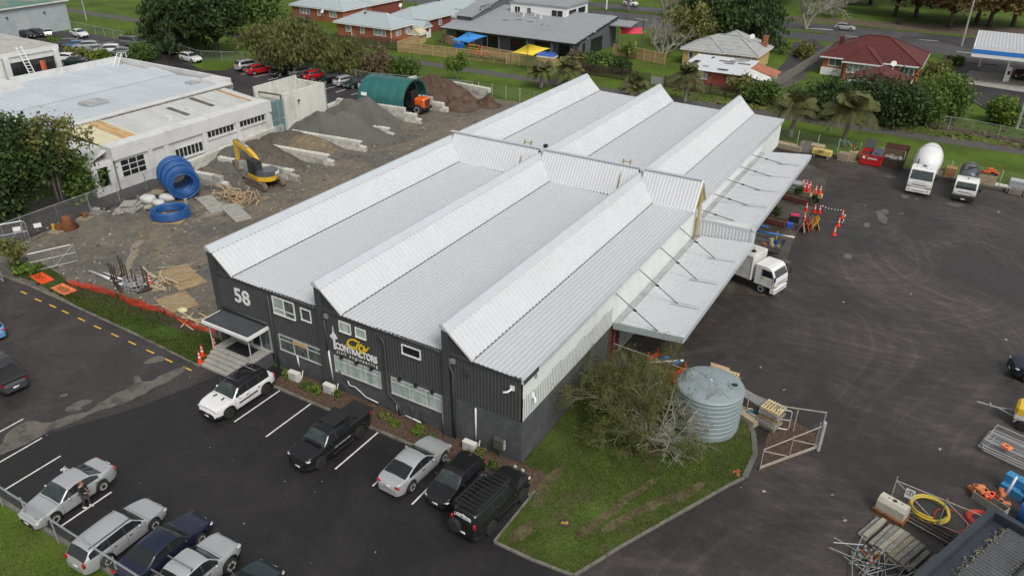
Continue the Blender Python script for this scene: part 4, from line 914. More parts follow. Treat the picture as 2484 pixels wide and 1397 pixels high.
for q in rows:
    if len(q) == 5: k, c, l, h, lb = q
    else: k, c, l, lb = q; l, h = l[:2], l[2]
    car(k, c, l[:2], h, lb, BP, fine=False, spokes=5)
car('hatch','silver',(-9.14,154.13,0.047)[:2], -.02+.07,'silver hatchback driving on the road beyond the red roof','cars on the road',fine=False)
car('mini','white',(-60.26,158.58,-0.099)[:2], -.1,'small white hatchback driving on the far carriageway','cars on the road',fine=False)
car('sedan','white',(-105.20,119.39,-1.519)[:2], -1.75,'white sedan parked between the two brick houses','cars on the road',fine=False)
car('suv','black',(24.27,124.28)[:2], 1.0,'black four wheel drive at the petrol pump','cars on the road',fine=False)
# ================================================================ trucks
PT['truckwhite'] = paint('truck_white', (0.74,0.74,0.73))
def truck_cab(t, w, h, dep=1.7, z0=.75, front=0.0, black_panel=False):
    """cab over engine: side outline swept across, glass set into it"""
    pr = [(-dep,z0),(-.02,z0),(.08,z0+.15),(.10,z0+.55),(.04,z0+.85),(-.30,h-.22),(-.48,h-.06),(-.8,h),(-dep,h-.04)]
    n = len(pr); b = MB(); ys = (-w/2,-w/2+.06,w/2-.06,w/2); V = []
    for i, y in enumerate(ys):
        e = .04 if i in (0,3) else 0
        V += [(front+x-(e if x > -dep+.1 else -e), y, z-(e if z > h-.3 else 0)) for x, z in pr]
    F = [tuple(range(n)), tuple(3*n+k for k in range(n-1,-1,-1))]
    for i in range(3):
        for k in range(n): F.append((i*n+k, (i+1)*n+k, (i+1)*n+(k+1)%n, i*n+(k+1)%n))
    b.add(V, F); b.obj('cab', PT['truckwhite'], t)
    g = MB(); o = .012; a = (.035+o, z0+.93); c = (-.275+o, h-.27); hw = w/2-.13
    g.quad((front+a[0],-hw,a[1]),(front+a[0],hw,a[1]),(front+c[0],hw-.05,c[1]),(front+c[0],-hw+.05,c[1])); g.obj('windscreen', M['screen'], t)
    for s in (1,-1):
        y = s*(w/2+.008); g = MB(); g.quad((front-.12,y,z0+.86),(front-.36,y,h-.3),(front-1.15,y,h-.3),(front-1.15,y,z0+.8)); g.obj('side_window', M['dark_glass'], t)
        g = MB(); g.box(front-1.22,front-1.2,min(y,y-s*.01),max(y,y-s*.01),z0+.1,h-.25); g.box(front-.16,front-.14,min(y,y-s*.01),max(y,y-s*.01),z0+.1,z0+.82); g.obj('door_gap', M['seam'], t)
        g = MB(); g.obox((front-1.05,y,z0+.62),(.16,.02,.05)); g.obj('door_handle', M['trim'], t)
        m_ = MB(); m_.tube([(front-.05,s*w/2,h-.5),(front+.12,s*(w/2+.22),h-.45),(front+.12,s*(w/2+.22),h-.95)],.015,5); m_.cbox(front+.08,front+.16,s*(w/2+.22)-.1,s*(w/2+.22)+.1,h-.95,h-.55,.02); m_.obj('mirror', M['trim'], t)
        l_ = MB(); l_.cbox(front+.06,front+.125,s*w*.36-.17,s*w*.36+.17,z0+.12,z0+.3,.02); l_.obj('headlight', M['lamp'], t)
        l_ = MB(); l_.cbox(front+.06,front+.128,s*w*.475-.05,s*w*.475+.05,z0+.12,z0+.3,.01); l_.obj('indicator', mat('amber',(.7,.3,.02),.3,0,1) if 'amber' not in bpy.data.materials else bpy.data.materials['amber'], t)
    g = MB(); g.cbox(front-.3,front+.14,-w/2+.01,w/2-.01,z0-.42,z0-.02,.04); g.obj('bumper', M['trim'] if black_panel else PT['truckwhite'], t)
    g = MB(); g.box(front+.10,front+.145,-w*.28,w*.28,z0-.26,z0-.20); g.box(front+.09,front+.115,-w*.3,w*.3,z0+.36,z0+.40); g.box(front+.1,front+.147,-w*.42,-w*.34,z0-.2,z0-.12); g.box(front+.1,front+.147,w*.34,w*.42,z0-.2,z0-.12); g.obj('grille', M['trim'], t)
    if black_panel: g = MB(); g.quad((front+.09,-hw,z0+.7),(front+.09,hw,z0+.7),(front+.05,hw,z0+.93),(front+.05,-hw,z0+.93)); g.obj('wiper_panel', M['trim'], t)
    g = MB(); g.beam((front+.02,-.5,z0+.93),(front+.0,.1,z0+1.0),.02); g.beam((front+.02,.2,z0+.93),(front+.0,.7,z0+1.0),.02); g.obj('wiper', M['trim'], t)
    g = MB(); g.obox((front+.155,0,z0-.32),(.02,.36,.12)); g.obj('number_plate', M['plate'], t)
def chassis(t, x0, x1, z=.72):
    b = MB()
    for y in (-.42,.42): b.box(x0,x1,y-.05,y+.05,z-.12,z+.12)
    for k in range(6): x = x0+(x1-x0)*(k+.5)/6; b.box(x-.04,x+.04,-.4,.4,z-.08,z+.08)
    b.obj('chassis', M['trim'], t)
# concrete mixer
t = thing('mixer_truck', 'white concrete mixer truck with a big white drum parked against the back fence', 'truck', (14.75,57.6,0.02), -math.pi/2-.02, 'trucks in the yard')
truck_cab(t, 2.35, 2.85); chassis(t, -8.2, -.2, .8); wheels(t, (-1.2,-5.6,-6.9), 1.2, .5, .3, 'rim', 6)
b = MB(); b.lathe([(.45,-2.3),(.85,-2.15),(1.2,-1.6),(1.38,-.7),(1.40,.4),(1.25,1.3),(.95,2.1),(.7,2.45),(.6,2.5)],24,axis='x')
b.mv(Matrix.Translation((-4.6,0,2.55)) @ Matrix.Rotation(math.radians(14),4,'Y') @ Matrix.Rotation(math.pi,4,'Z')); dr = b.obj('drum', PT['truckwhite'], t, True)
b = MB(); b.lathe([(1.33,0),(1.36,.04),(1.36,.14),(1.33,.18)],24,axis='x',cap=False); b.mv(Matrix.Translation((-5.3,0,2.75)) @ Matrix.Rotation(math.radians(14),4,'Y')); b.obj('drum_ring', M['gutter'], t)
b = MB(); b.box(-2.2,-1.9,-.9,.9,.9,2.0); b.box(-7.6,-7.3,-.7,.7,.9,2.9); b.obj('drum_support', PT['truckwhite'], t)
b = MB(); b.add([(-7.3,-.5,2.9),(-7.3,.5,2.9),(-7.9,.55,3.3),(-7.9,-.55,3.3),(-8.0,0,2.3)],[(0,1,2,3),(0,3,4),(1,4,2),(0,4,1),(3,2,4)]); b.obj('hopper', PT['truckwhite'], t)
for s in (1,-1): MB().cbox(-7.6,-4.9,s*1.0-.18,s*1.0+.18,1.02,1.08,.02).obj('mudguard', PT['truckwhite'], t)
b = MB(); b.tube([(-1.95,-.75,1.6),(-1.95,-.75,3.0),(-2.1,-.72,3.25)],.06,8); b.obj('exhaust_stack', M['trim'], t)
b = MB(); b.tube([(-.9,-.3,2.86),(-.9,-.25,3.0),(-.9,.0,3.06),(-.9,.25,3.0),(-.9,.3,2.86)],.02,5); b.ell((-.9,0,2.92),(.12,.2,.08),8,4); b.obj('roof_horn', M['trim'], t)
for y in (-.7,-.25,.25,.7): MB().ell((-.55,y,2.84),(.05,.05,.04),6,4).obj('marker_lamp', M['trim'], t)
text('cab_lettering', 'CONTRACTORS', .16, M['gutter'], t, (.135,0,1.45), (math.pi/2+.05,0,math.pi/2), extrude=.002)
# vacuum tanker
t = thing('tanker_truck', 'white cab tanker truck with a grey round tank beside the mixer truck', 'truck', (18.95,57.95,0.02), -math.pi/2+.0, 'trucks in the yard')
truck_cab(t, 2.1, 2.3, 1.6, .7, black_panel=True); chassis(t, -6.2, -.2, .7); wheels(t, (-1.1,-4.6), 1.05, .42, .26, 'rim', 6)
M['tank_grey'] = mat('tank_grey', (0.085,0.092,0.105), 0.3, 0.3, 1.2, dirt=((0.16,0.17,0.19),0.6,0.9))
b = MB(); b.lathe([(.0,-2.1),(.5,-2.05),(.85,-1.85),(.88,-1.7),(.88,1.7),(.85,1.85),(.5,2.05),(0,2.1)],20,(-3.9,0,1.8),'x'); b.obj('tank', M['tank_grey'], t, True)
for x in (-2.8,-3.9,-5.0):
    b = MB(); b.lathe([(.885,-.05),(.90,-.05),(.90,.05),(.885,.05)],20,(x,0,1.8),'x',cap=False); b.obj('tank_band', M['trim'], t)
b = MB(); b.lathe([(.22,0),(.22,.18),(.15,.22)],10,(-3.4,0,2.66)); b.obj('manhole', M['tank_grey'], t)
b = MB(); b.tube([(-2.2,.6,2.4),(-2.6,.9,2.5),(-3.5,1.02,2.4),(-4.6,1.0,2.2)],.09,7); b.tube([(-2.4,-.5,2.6),(-3.0,0,2.85),(-3.6,.5,2.7)],.06,6); b.obj('suction_hose', M['black'], t)
b = MB(); b.lathe([(.06,0),(.07,.05),(.06,.12),(.02,.15)],8,(-.7,0,2.3)); b.obj('beacon', M['tail'], t)
for s in (1,-1): MB().cbox(-5.4,-1.9,s*.9-.12,s*.9+.12,.85,1.15,.03).obj('side_locker', M['tank_grey'], t)
# box truck under the canopy
t = thing('box_truck', 'white box truck poking its cab out from under the yard canopy', 'truck', (7.55,28.1,0.02), -.27, 'trucks in the yard')
truck_cab(t, 2.0, 2.45, 1.75, .75); chassis(t, -6.3, -.2, .7); wheels(t, (-1.05,-4.7), 1.0, .42, .26, 'rim', 6)
M['boxgrp'] = mat('grubby_white_box', (0.62,0.62,0.58), 0.5, 0.08, 0.6, dirt=((0.28,0.28,0.20),0.6,0.7))
MB().cbox(-6.3,-2.0,-1.08,1.08,.85,2.95,.05).obj('cargo_box', M['boxgrp'], t)
for s in (1,-1):
    b = MB(); y = s*1.095
    b.beam((-2.1,y,2.8),(-6.2,y,2.8),.02,.05); b.beam((-2.1,y,.95),(-6.2,y,.95),.02,.1)
    for x in (-2.05,-3.9,-6.2): b.beam((x,y,.9),(x,y,2.9),.02,.06,up=(0,1,0))
    b.obj('box_frame', M['alu'], t)
b = MB(); b.obox((-2.5,-.3,3.0),(.3,.3,.12)); b.tube([(-2.5,-.3,3.0),(-2.5,-.3,3.35)],.03,6); b.obj('roof_unit', M['trim'], t)
b = MB(); b.tube([(-1.9,.9,2.5),(-.55,.9,2.52)],.02,5); b.obj('aerial', M['trim'], t)
text('door_lettering', 'CONTRACTORS', .14, M['yellow'], t, (-.75,-1.012,1.33), (math.pi/2,0,0), extrude=.002)
# flat deck truck with its load
t = thing('flat_deck_truck', 'flat deck truck loaded with tools and bins backed under the yard canopy', 'truck', (-1.2,34.65,0.02), math.pi, 'trucks in the yard')
M['steel_deck'] = mat('steel_deck', (0.16,0.165,0.17), 0.45, 0.2, 1.5, metal=0.4, dirt=((0.08,0.07,0.06),0.6,2))
MB().box(-7.4,-4.7,-1.1,1.1,.95,1.05).obj('deck', M['steel_deck'], t)
for a in ((-7.4,-4.7,1.07,1.1),(-7.4,-4.7,-1.1,-1.07)): MB().box(a[0],a[1],a[2],a[3],1.05,1.4).obj('dropside', M['steel_deck'], t)
MB().box(-7.43,-7.4,-1.1,1.1,1.05,1.4).obj('tailboard', M['steel_deck'], t)
MB().cbox(-4.65,-2.8,-1.08,1.08,.95,2.2,.03).obj('tool_cabinet', mat('checker_plate',(0.33,0.34,0.35),0.35,0.15,1.5,metal=.6), t)
chassis(t, -7.2, -.2, .7); wheels(t, (-1.1,-5.2), 1.0, .42, .3, 'dark_rim', 6); truck_cab(t, 2.0, 2.4, 1.6, .75)
LG = 'loads on the flat deck truck'
tag(MB().tube([(3.4,34.2,2.28),(5.95,34.45,2.30)],.09,8).obj('blue_pipe', mat('blue_pe',(0.02,0.13,0.42),0.4,0.15,2), None, True), 'long blue pipe lying over the flat deck truck', 'pipe', LG)
tag(MB().tube([(5.9,34.46,2.30),(7.0,34.56,2.32)],.06,8).obj('white_pipe', M['white'], None, True), 'thin white pipe end sticking out past the blue pipe', 'pipe', LG)
M['blue_pe'] = bpy.data.materials['blue_pe']
for q, (x, y, s, c, lb) in enumerate(((5.1,34.9,.35,(0.55,0.5,0.42),'pale drum on the flat deck truck'),(5.5,35.0,.3,(0.02,0.09,0.3),'dark blue bin on the flat deck truck'),(4.75,33.9,.3,(0.5,0.12,0.03),'orange tool box on the flat deck truck'),(5.9,34.1,.28,(0.3,0.28,0.16),'olive crate at the rear of the flat deck'),(5.4,34.2,.25,(0.35,0.35,0.33),'grey pail in the middle of the flat deck'))):
    k = thing('load_bin', lb, 'bin', (x,y,1.05),.3*q,LG)
    MB().lathe([(s*.5,0),(s*.62,s*1.4),(s*.66,s*1.45)],12).obj('tub', mat('bin_%d' % q, c, .5, .15, 3), k); MB().lathe([(s*.6,s*1.46),(s*.4,s*1.54),(0,s*1.55)],12).obj('lid', mat('lid_%d' % q, tuple(v*.8 for v in c), .5, .1, 3), k)
for y in (33.85,35.4):
    b = MB(); b.tube([(5.4,y,1.05),(5.4,y,2.2)],.03,6); tag(b.obj('load_stake', M['yellow']), 'yellow load stake on the '+('near' if y < 34.5 else 'far')+' side of the flat deck', 'stake', LG)
b = MB(); b.tube([(3.2,35.5,2.2),(4.6,35.4,2.4),(4.0,35.2,2.45),(3.3,35.3,2.4)],.07,6); tag(b.obj('tarpaulin_roll', M['blue_pe'], None, True), 'rolled blue tarpaulin at the head of the flat deck', 'tarpaulin', LG)

# ================================================================ neighbouring white building
M['render'] = mat('white_render', (0.62,0.625,0.61), 0.75, 0.06, 0.5, dirt=((0.40,0.40,0.37),0.55,0.45))
M['old_wall'] = mat('weathered_block', (0.64,0.635,0.58), 0.85, 0.08, 0.6, bump=0.15, dirt=((0.30,0.29,0.22),0.55,0.7), stretch=(1,1,.35))
M['blue_roof'] = mat('pale_blue_roof', (0.48,0.525,0.56), 0.5, 0.08, 0.5, dirt=((0.52,0.56,0.58),0.6,0.4), stretch=(.3,1,1))
M['old_roof'] = mat('patched_roof', (0.50,0.51,0.50), 0.65, 0.1, 0.6, dirt=((0.36,0.33,0.29),0.65,0.5), stretch=(.25,1,1))
M['cream_roof'] = mat('cream_roof', (0.62,0.58,0.40), 0.65, 0.1, 0.6, dirt=((0.50,0.40,0.24),0.6,0.5), stretch=(.3,1,1))
M['rust_roof'] = mat('rusted_sheet', (0.45,0.26,0.10), 0.75, 0.35, 1.4, dirt=((0.60,0.52,0.34),0.7,1.6), stretch=(.3,1.5,1))
M['moss'] = mat('mossy_gutter', (0.10,0.095,0.075), 0.95, 0.4, 1.5, dirt=((0.3,0.29,0.25),0.7,1.0))
WB = thing('white_workshop', 'long white workshop with dark strip windows and a patched pale roof beyond the gravel yard', 'building', (-57,25,0))
def wb(o): o.location = Vector(o.location)-Vector((-57,25,0)); return o
Xw = -56.5
b = MB(); b.box(-66,Xw,14.9,36.5,0,3.2); b.box(-90,-66,15.5,38.5,0,4.4); wb(b.obj('wall', M['render'], WB))
b = MB(); b.box(-58,Xw+.25,14.6,36.2,3.2,4.55); wb(b.obj('parapet', M['render'], WB))
for y in (18.9, 20.9, 26.0, 30.8, 35.5): b = MB(); b.box(Xw,Xw+.22,y-.3,y+.3,0,3.2); wb(b.obj('pier', M['render'], WB))
def xwin(par, y0, y1, z0, z1, x, ny, nz, fm='render', fix=None, glass='dark_glass'):
    b = MB(); f = .07
    for k in range(ny+1): yy = y0+(y1-y0)*k/ny; b.box(x-.02,x+.06,yy-f/2,yy+f/2,z0,z1)
    for k in range(nz+1): zz = z0+(z1-z0)*k/nz; b.box(x-.02,x+.05,y0-f/2+.002,y1+f/2-.002,zz-f/2,zz+f/2)
    fr = b.obj('window', M[fm], par)
    if fix: fix(fr)
    for i in range(ny):
        for j in range(nz):
            p = MB(); ya, yb, za, zb = y0+(y1-y0)*i/ny+.04, y0+(y1-y0)*(i+1)/ny-.04, z0+(z1-z0)*j/nz+.04, z0+(z1-z0)*(j+1)/nz-.04; t = R.uniform(-.01,.01)
            p.quad((x+.012-t,ya,za),(x+.012+t,yb,za),(x+.012+t,yb,zb),(x+.012-t,ya,zb)); p.obj('pane', M[glass], fr)
    return fr
xwin(WB,15.4,18.2,1.15,2.95,Xw,3,3,fix=wb); xwin(WB,21.95,25.6,1.2,2.3,Xw,7,1,fix=wb); xwin(WB,26.5,30.3,2.35,3.1,Xw,7,1,fix=wb); xwin(WB,31.2,35.1,2.4,3.1,Xw,7,1,fix=wb)
for a, c, z in ((21.6,25.8,1.1),(26.4,30.5,2.25),(31.1,35.2,2.3)): b = MB(); b.box(Xw,Xw+.15,a,c,z-.12,z); wb(b.obj('window_sill', M['render'], WB))
# roof slopes running back from the parapet
def roofq(name, y0, y1, x0, x1, z0, z1, m, step=.45):
    b = MB(); v = Vector((x1-x0,0,z1-z0)); corr(b,(x0,y0,z0),(0,1,0),v,y1-y0,v.length,step,.04,nrm=(0,0,1)); wb(b.obj(name, m, WB))
roofq('roof_sheet', 14.9, 19.3, -57, -64.6, 4.25, 5.0, M['cream_roof']); roofq('roof_sheet', 19.3, 36.4, -57, -65, 4.25, 5.0, M['old_roof'])
b = MB(); corr(b,(-57.8,17.6,4.36),(0,1,0),(-6.6,0,.65),1.5,6.6,.3,.045,nrm=(0,0,1)); wb(b.obj('rusted_sheet', M['rust_roof'], WB))
for ya, x0, x1 in ((26.5,-59.5,-63),(30.5,-60,-64),(34.8,-58.5,-64.2)):
    b = MB(); zz = lambda x: 4.25+(-57-x)*.75/8+.07; b.add([(x0,ya,zz(x0)),(x0,ya+.55,zz(x0)),(x1,ya+.55,zz(x1)),(x1,ya,zz(x1))],[(0,1,2,3)]); wb(b.obj('roof_patch', M['rust_roof'] if ya > 34 else M['moss'], WB))
b = MB(); b.box(-65.6,-64.7,15,38,4.6,5.15); wb(b.obj('ridge_parapet', M['render'], WB))
b = MB(); b.box(-64.7,-64.35,15.2,37.8,4.9,5.02); wb(b.obj('box_gutter', M['moss'], WB))
roofq('roof_sheet', 13, 38.8, -65.6, -77, 4.9, 4.55, M['blue_roof'], .6); roofq('roof_sheet', 13, 39, -77.1, -81.5, 4.55, 5.0, M['blue_roof'], .6)
b = MB(); b.box(-81.6,-81.5,17,39,4.4,4.98); wb(b.obj('roof_step', M['black'], WB))
roofq('roof_sheet', 15, 39, -81.6, -90, 4.45, 4.6, M['blue_roof'], .6)
b = MB(); b.box(-90.2,-89.9,24,39.4,0,5.35); b.box(-90.2,-69.3,39.2,39.5,0,5.3); b.box(-69.6,-66.6,36.9,39.4,0,5.3); wb(b.obj('roof_parapet', M['render'], WB))
for (x,y,w,l) in ((-72,23.5,2.2,2.6),(-70,36,1.4,1.2),(-68,38,1.2,1.0)):
    b = MB(); b.box(x-w/2,x+w/2,y-l/2,y+l/2,4.8,5.05); wb(b.obj('skylight', M['gutter'], WB))
for (x,y) in ((-60,24.5),(-61,28.0)): b = MB(); b.box(x-.4,x+.4,y-.3,y+.3,4.5,4.9); wb(b.obj('roof_vent', M['render'], WB))
# porch at the near end
b = MB(); b.box(-60.5,-56.4,12.2,14.6,2.85,3.2); b.box(-56.65,-56.4,12.2,12.75,0,2.85); b.box(-56.65,-56.4,13.95,14.6,0,2.85); b.box(-56.65,-56.4,12.75,13.95,0,.75); wb(b.obj('porch', M['render'], WB))
b = MB(); b.box(-60.5,-56.6,12.2,12.35,0,2.85); b.quad((-64,14.9,4.4),(-57,14.9,4.25),(-57,12.3,3.3),(-64,12.3,3.3)); wb(b.obj('porch_roof', M['render'], WB))
b = MB(); b.box(-57.6,-57.5,12.4,14.5,0,2.8); wb(b.obj('porch_glazing', M['dark_glass'], WB))
for k in range(5): b = MB(); b.beam((-61.2+k*.75,12.9,3.24),(-61.2+k*.75,14.5,3.24),.08,.1); wb(b.obj('pergola_beam', M['render'], WB))
# teal door and the roofless block enclosure at the far end
b = MB(); b.box(-56.7,-56.45,36.3,38.6,.0,4.2); wb(b.obj('tall_door', mat('teal_door',(0.12,0.20,0.20),0.6,0.15,1), WB))
b = MB(); b.box(-56.46,-56.42,37.4,37.46,.1,4.1); b.box(-56.46,-56.42,36.4,38.5,1.9,1.97); wb(b.obj('door_seam', M['gutter'], WB))
EN2 = thing('block_enclosure', 'weathered roofless white block enclosure at the far end of the workshop', 'building', (-58,42,0))
for x0,x1,y0,y1,z1 in ((-56.3,-56.05,38.7,45.4,4.9),(-60.9,-56.3,45.1,45.4,4.8),(-61.1,-60.85,38,45.4,5.2),(-60.85,-56.3,38.7,38.95,3.9),(-56.5,-56.05,38.3,38.7,4.9)):
    b = MB(); b.box(x0,x1,y0,y1,0,z1); o = b.obj('wall', M['old_wall'], EN2); o.location = (58,-42,0)
b = MB(); b.tube([(-60.7,38.5,4.5),(-57.2,38.5,4.6),(-56.9,38.5,4.6),(-56.9,38.5,3.7)],.12,6); o = b.obj('pipe', M['moss'], EN2); o.location = (58,-42,0)
b = MB(); b.box(-56.3,-56.0,45.42,45.6,0,4.7); o = b.obj('corner_post', mat('grey_green_steel',(0.3,0.36,0.33),.6,.15,1), EN2); o.location = (58,-42,0)
b = MB(); b.obox((-56.02,40.6,3.6),(.15,.3,.2)); b.tube([(-56,40.5,3.5),(-55.7,40.3,3.3)],.05,5); o = b.obj('flood_lamp', M['trim'], EN2); o.location = (58,-42,0)
# two-storey white block with the roof ladder
TS = thing('white_office_block', 'two storey white office block with dark windows and a white ladder up its side', 'building', (-98,24,0))
def ts(o): o.location = (98,-24,0); return o
b = MB(); b.box(-112,-92.4,8,32.4,0,7.6); ts(b.obj('wall', M['render'], TS))
b = MB(); b.box(-112,-92.2,8,32.6,7.3,7.9); ts(b.obj('parapet', M['render'], TS))
b = MB(); b.quad((-112,8,7.92),(-92.4,8,7.92),(-92.4,32.4,7.92),(-112,32.4,7.92)); ts(b.obj('roof', mat('membrane_roof',(0.42,0.41,0.38),.9,.15,.6,dirt=((.3,.29,.27),.6,.5)), TS))
for y in (14.5,19.3,24.2,25.2,32.0): b = MB(); b.box(-92.4,-92.0,y-.35,y+.35,3.5,7.3); ts(b.obj('pier', M['render'], TS))
for a, c in ((15,19),(19.7,23.8),(25.7,31.6)):
    xwin(TS,a,c,4.6,6.5,-92.38,4,1,'trim',fix=ts); xwin(TS,a,c,3.6,4.1,-92.38,3,1,'trim',fix=ts)
b = MB(); b.box(-92.36,-92.33,29.6,30.3,4.7,6.2); ts(b.obj('curtain', mat('orange_curtain',(0.6,0.13,0.05),.8,.1,2), TS))
b = MB(); b.box(-92.4,-87,20,24,0,5.0); ts(b.obj('annex', M['render'], TS))
ld = thing('wall_ladder', 'white ladder leaning up the office block wall from the blue roof', 'ladder', (-90.5,27.4,4.5), math.pi/2)
for s in (-.35,.35): MB().beam((s,0,0),(s,1.9,3.9),.09,.09).obj('rail', M['white'], ld)
for k in range(11): MB().beam((-.35,1.9*(k+.5)/11,3.9*(k+.5)/11),(.35,1.9*(k+.5)/11,3.9*(k+.5)/11),.06).obj('rung', M['white'], ld)
ld = thing('roof_ladder', 'white ladder hooked over the far parapet of the blue roof', 'ladder', (-87.5,37.2,4.55), 0.3)
for s in (-.35,.35): MB().tube([(s,0,0),(s,1.3,1.6),(s,2.2,1.6),(s,2.2,.9)],.05,5).obj('rail', M['white'], ld)
for k in range(4): MB().beam((-.35,1.3*(k+.5)/4,1.6*(k+.5)/4),(.35,1.3*(k+.5)/4,1.6*(k+.5)/4),.05).obj('rung', M['white'], ld)
t = thing('roof_scaffold', 'pale frame and blue tub on the blue roof at the picture edge', 'scaffold', (-83,17.5,4.8))
b = MB()
for k in range(5): b.tube([(k*.7-1.5,-1,0),(k*.7-1.5,-.6,.9),(k*.7-1.5,.6,.9),(k*.7-1.5,1,0)],.05,5)
b.obj('hoop', M['white'], t); MB().cbox(-1.2,.6,-2.6,-1.4,0,.9,.05).obj('tub', mat('blue_tub',(0.05,0.25,0.55),.5,.1,2), t)
# long grey shed with the green roof, top left
SH = thing('long_grey_shed', 'long grey block shed with a green and brown roof at the upper left', 'building', (-150,55,0))
b = MB(); p, q = Vector((-143.55,65.56,0)), Vector((-142.40,45.98,0)); d = (p-q).normalized(); nn = Vector((-d.y,d.x,0))
h = 5.6
def shp(a, c, z): v = q+d*a+nn*c; return (v.x+150, v.y-55, z)
Ls = (p-q).length
b.quad(shp(-20,0,0),shp(Ls,0,0),shp(Ls,0,h),shp(-20,0,h)); b.quad(shp(Ls,0,0),shp(Ls,24,0),shp(Ls,24,h),shp(Ls,12,h+1.6),shp(Ls,0,h)); b.obj('wall', mat('grey_block_wall',(0.36,0.40,0.42),.85,.12,.5,bump=.1,dirt=((.5,.5,.48),.5,.3)), SH)
b = MB(); b.quad(shp(-20,-.4,h-.05),shp(Ls+.5,-.4,h-.05),shp(Ls+.5,12,h+1.7),shp(-20,12,h+1.7)); b.quad(shp(-20,24.4,h-.05),shp(-20,12,h+1.7),shp(Ls+.5,12,h+1.7),shp(Ls+.5,24.4,h-.05)); b.obj('roof', mat('green_roof',(0.10,0.20,0.16),.7,.2,.2,dirt=((.30,.23,.17),1,.06,(.48,.55))), SH)
b = MB(); b.beam(shp(-20,-.45,h-.1),shp(Ls+.5,-.45,h-.1),.15,.25); b.obj('gutter', M['render'], SH)
for k in range(6): b = MB(); v = shp(Ls-5-k*7.5,-.1,3.9); b.obox(v,(.5,.25,.25)); b.obj('wall_lamp', M['trim'], SH)
# ================================================================ aggregate bunkers
M['cblock'] = [mat('bunker_block_%d' % i, c, .9, .12, 1.3, bump=.3, dirt=((.22,.20,.17),.75,.9,(.52,.66))) for i, c in enumerate(((0.60,0.585,0.53),(0.52,0.51,0.46),(0.36,0.36,0.34)))]
bm = MB(); bm.cbox(-.59,.59,-.295,.295,0,.59,.03); 
for x in (-.3,.3): bm.cbox(x-.14,x+.14,-.14,.14,.591,.67,.04)
BLK = []
for m in M['cblock']: BLK.append(bm.mesh('block', m))
hb = MB(); hb.cbox(-.29,.29,-.295,.295,0,.59,.03); hb.cbox(-.14,.14,-.14,.14,.591,.67,.04); HBK = hb.mesh('block', M['cblock'][0])
BO = Vector((-54.9,21.6,0)); BD = Vector((-.112,.9937,0)); BP_ = Vector((.9937,.112,0))
def block_wall(label, a, d, courses, setback=.6):
    """courses: list of (start, count) along the wall; every block an object"""
    rz = math.atan2(d.y, d.x); t = thing('block_wall', label, 'wall', a, rz, 'bunker walls of concrete blocks')
    for k, (s, n) in enumerate(courses):
        for i in range(n):
            inst('block', R.choices(BLK, (6,3,1.2))[0], t, (s+.6+i*1.2+R.uniform(-.012,.012), R.uniform(-.025,.025), k*.6+.0), (0,0,R.uniform(-.012,.012)))
        if k and s: inst('block', HBK, t, (s-.3, 0, k*.6))
    return t
back = block_wall('long back wall of pale blocks behind the gravel heaps', BO, BD, [(0,25),(.6,24)])
def cross(yf, n, hs, label):
    f = Vector((*yf, 0)); L_ = n*1.2; st = f-BP_*L_; st.z = 0
    cs = [(0 if k % 2 == 0 else .6, n-k if k else n) for k in range(hs)]
    return block_wall(label, st, BP_, cs)
cross((-47.6,21.0), 4, 2, 'short block wall between the blue pipe coils and the excavator')
X1 = cross((-42.74,26.37), 9, 2, 'block wall right beside the excavator')
X2 = cross((-42.94,32.09), 9, 2, 'block wall between the brown gravel heap and the two toned heap')
X3 = cross((-43.06,37.81), 9, 2, 'block wall between the two toned heap and the grey sand')
X4 = cross((-43.57,43.71), 9, 2, 'half buried block wall between the two grey sand heaps')
W5 = cross((-44.36,50.54), 11, 3, 'tall block wall carrying the near side of the green dome')
W6 = cross((-44.49,56.9), 10, 3, 'tall block wall carrying the far side of the green dome')
block_wall('block wall at the back fence beyond the soil heap', (-53.5,65.9,0), Vector((11.2,-.9,0)).normalized(), [(0,9),(.6,8),(0,9)])
block_wall('block wall closing the back of the soil heap', (-56.6,57.0,0), Vector((.3,8.8,0)).normalized(), [(0,7),(.6,6),(0,7)])
for wl, Lw, zz in ((X1,10.8,(.9,.3)),(X2,10.8,(.9,.3)),(X3,10.8,(.9,.3)),(X4,10.8,(.9,.3)),(W5,13.2,(1.5,.9,.3))):
    for i, z in enumerate(zz):
        st = .6 if (len(zz) == 2 and i == 0) or (len(zz) == 3 and i == 1) else 0
        text('stencil', 'GAP' if i != 1 else '65', .24, M['black'], wl, (Lw-st+.02,0,z), (math.pi/2,0,math.pi/2), extrude=.002, offset=.012)
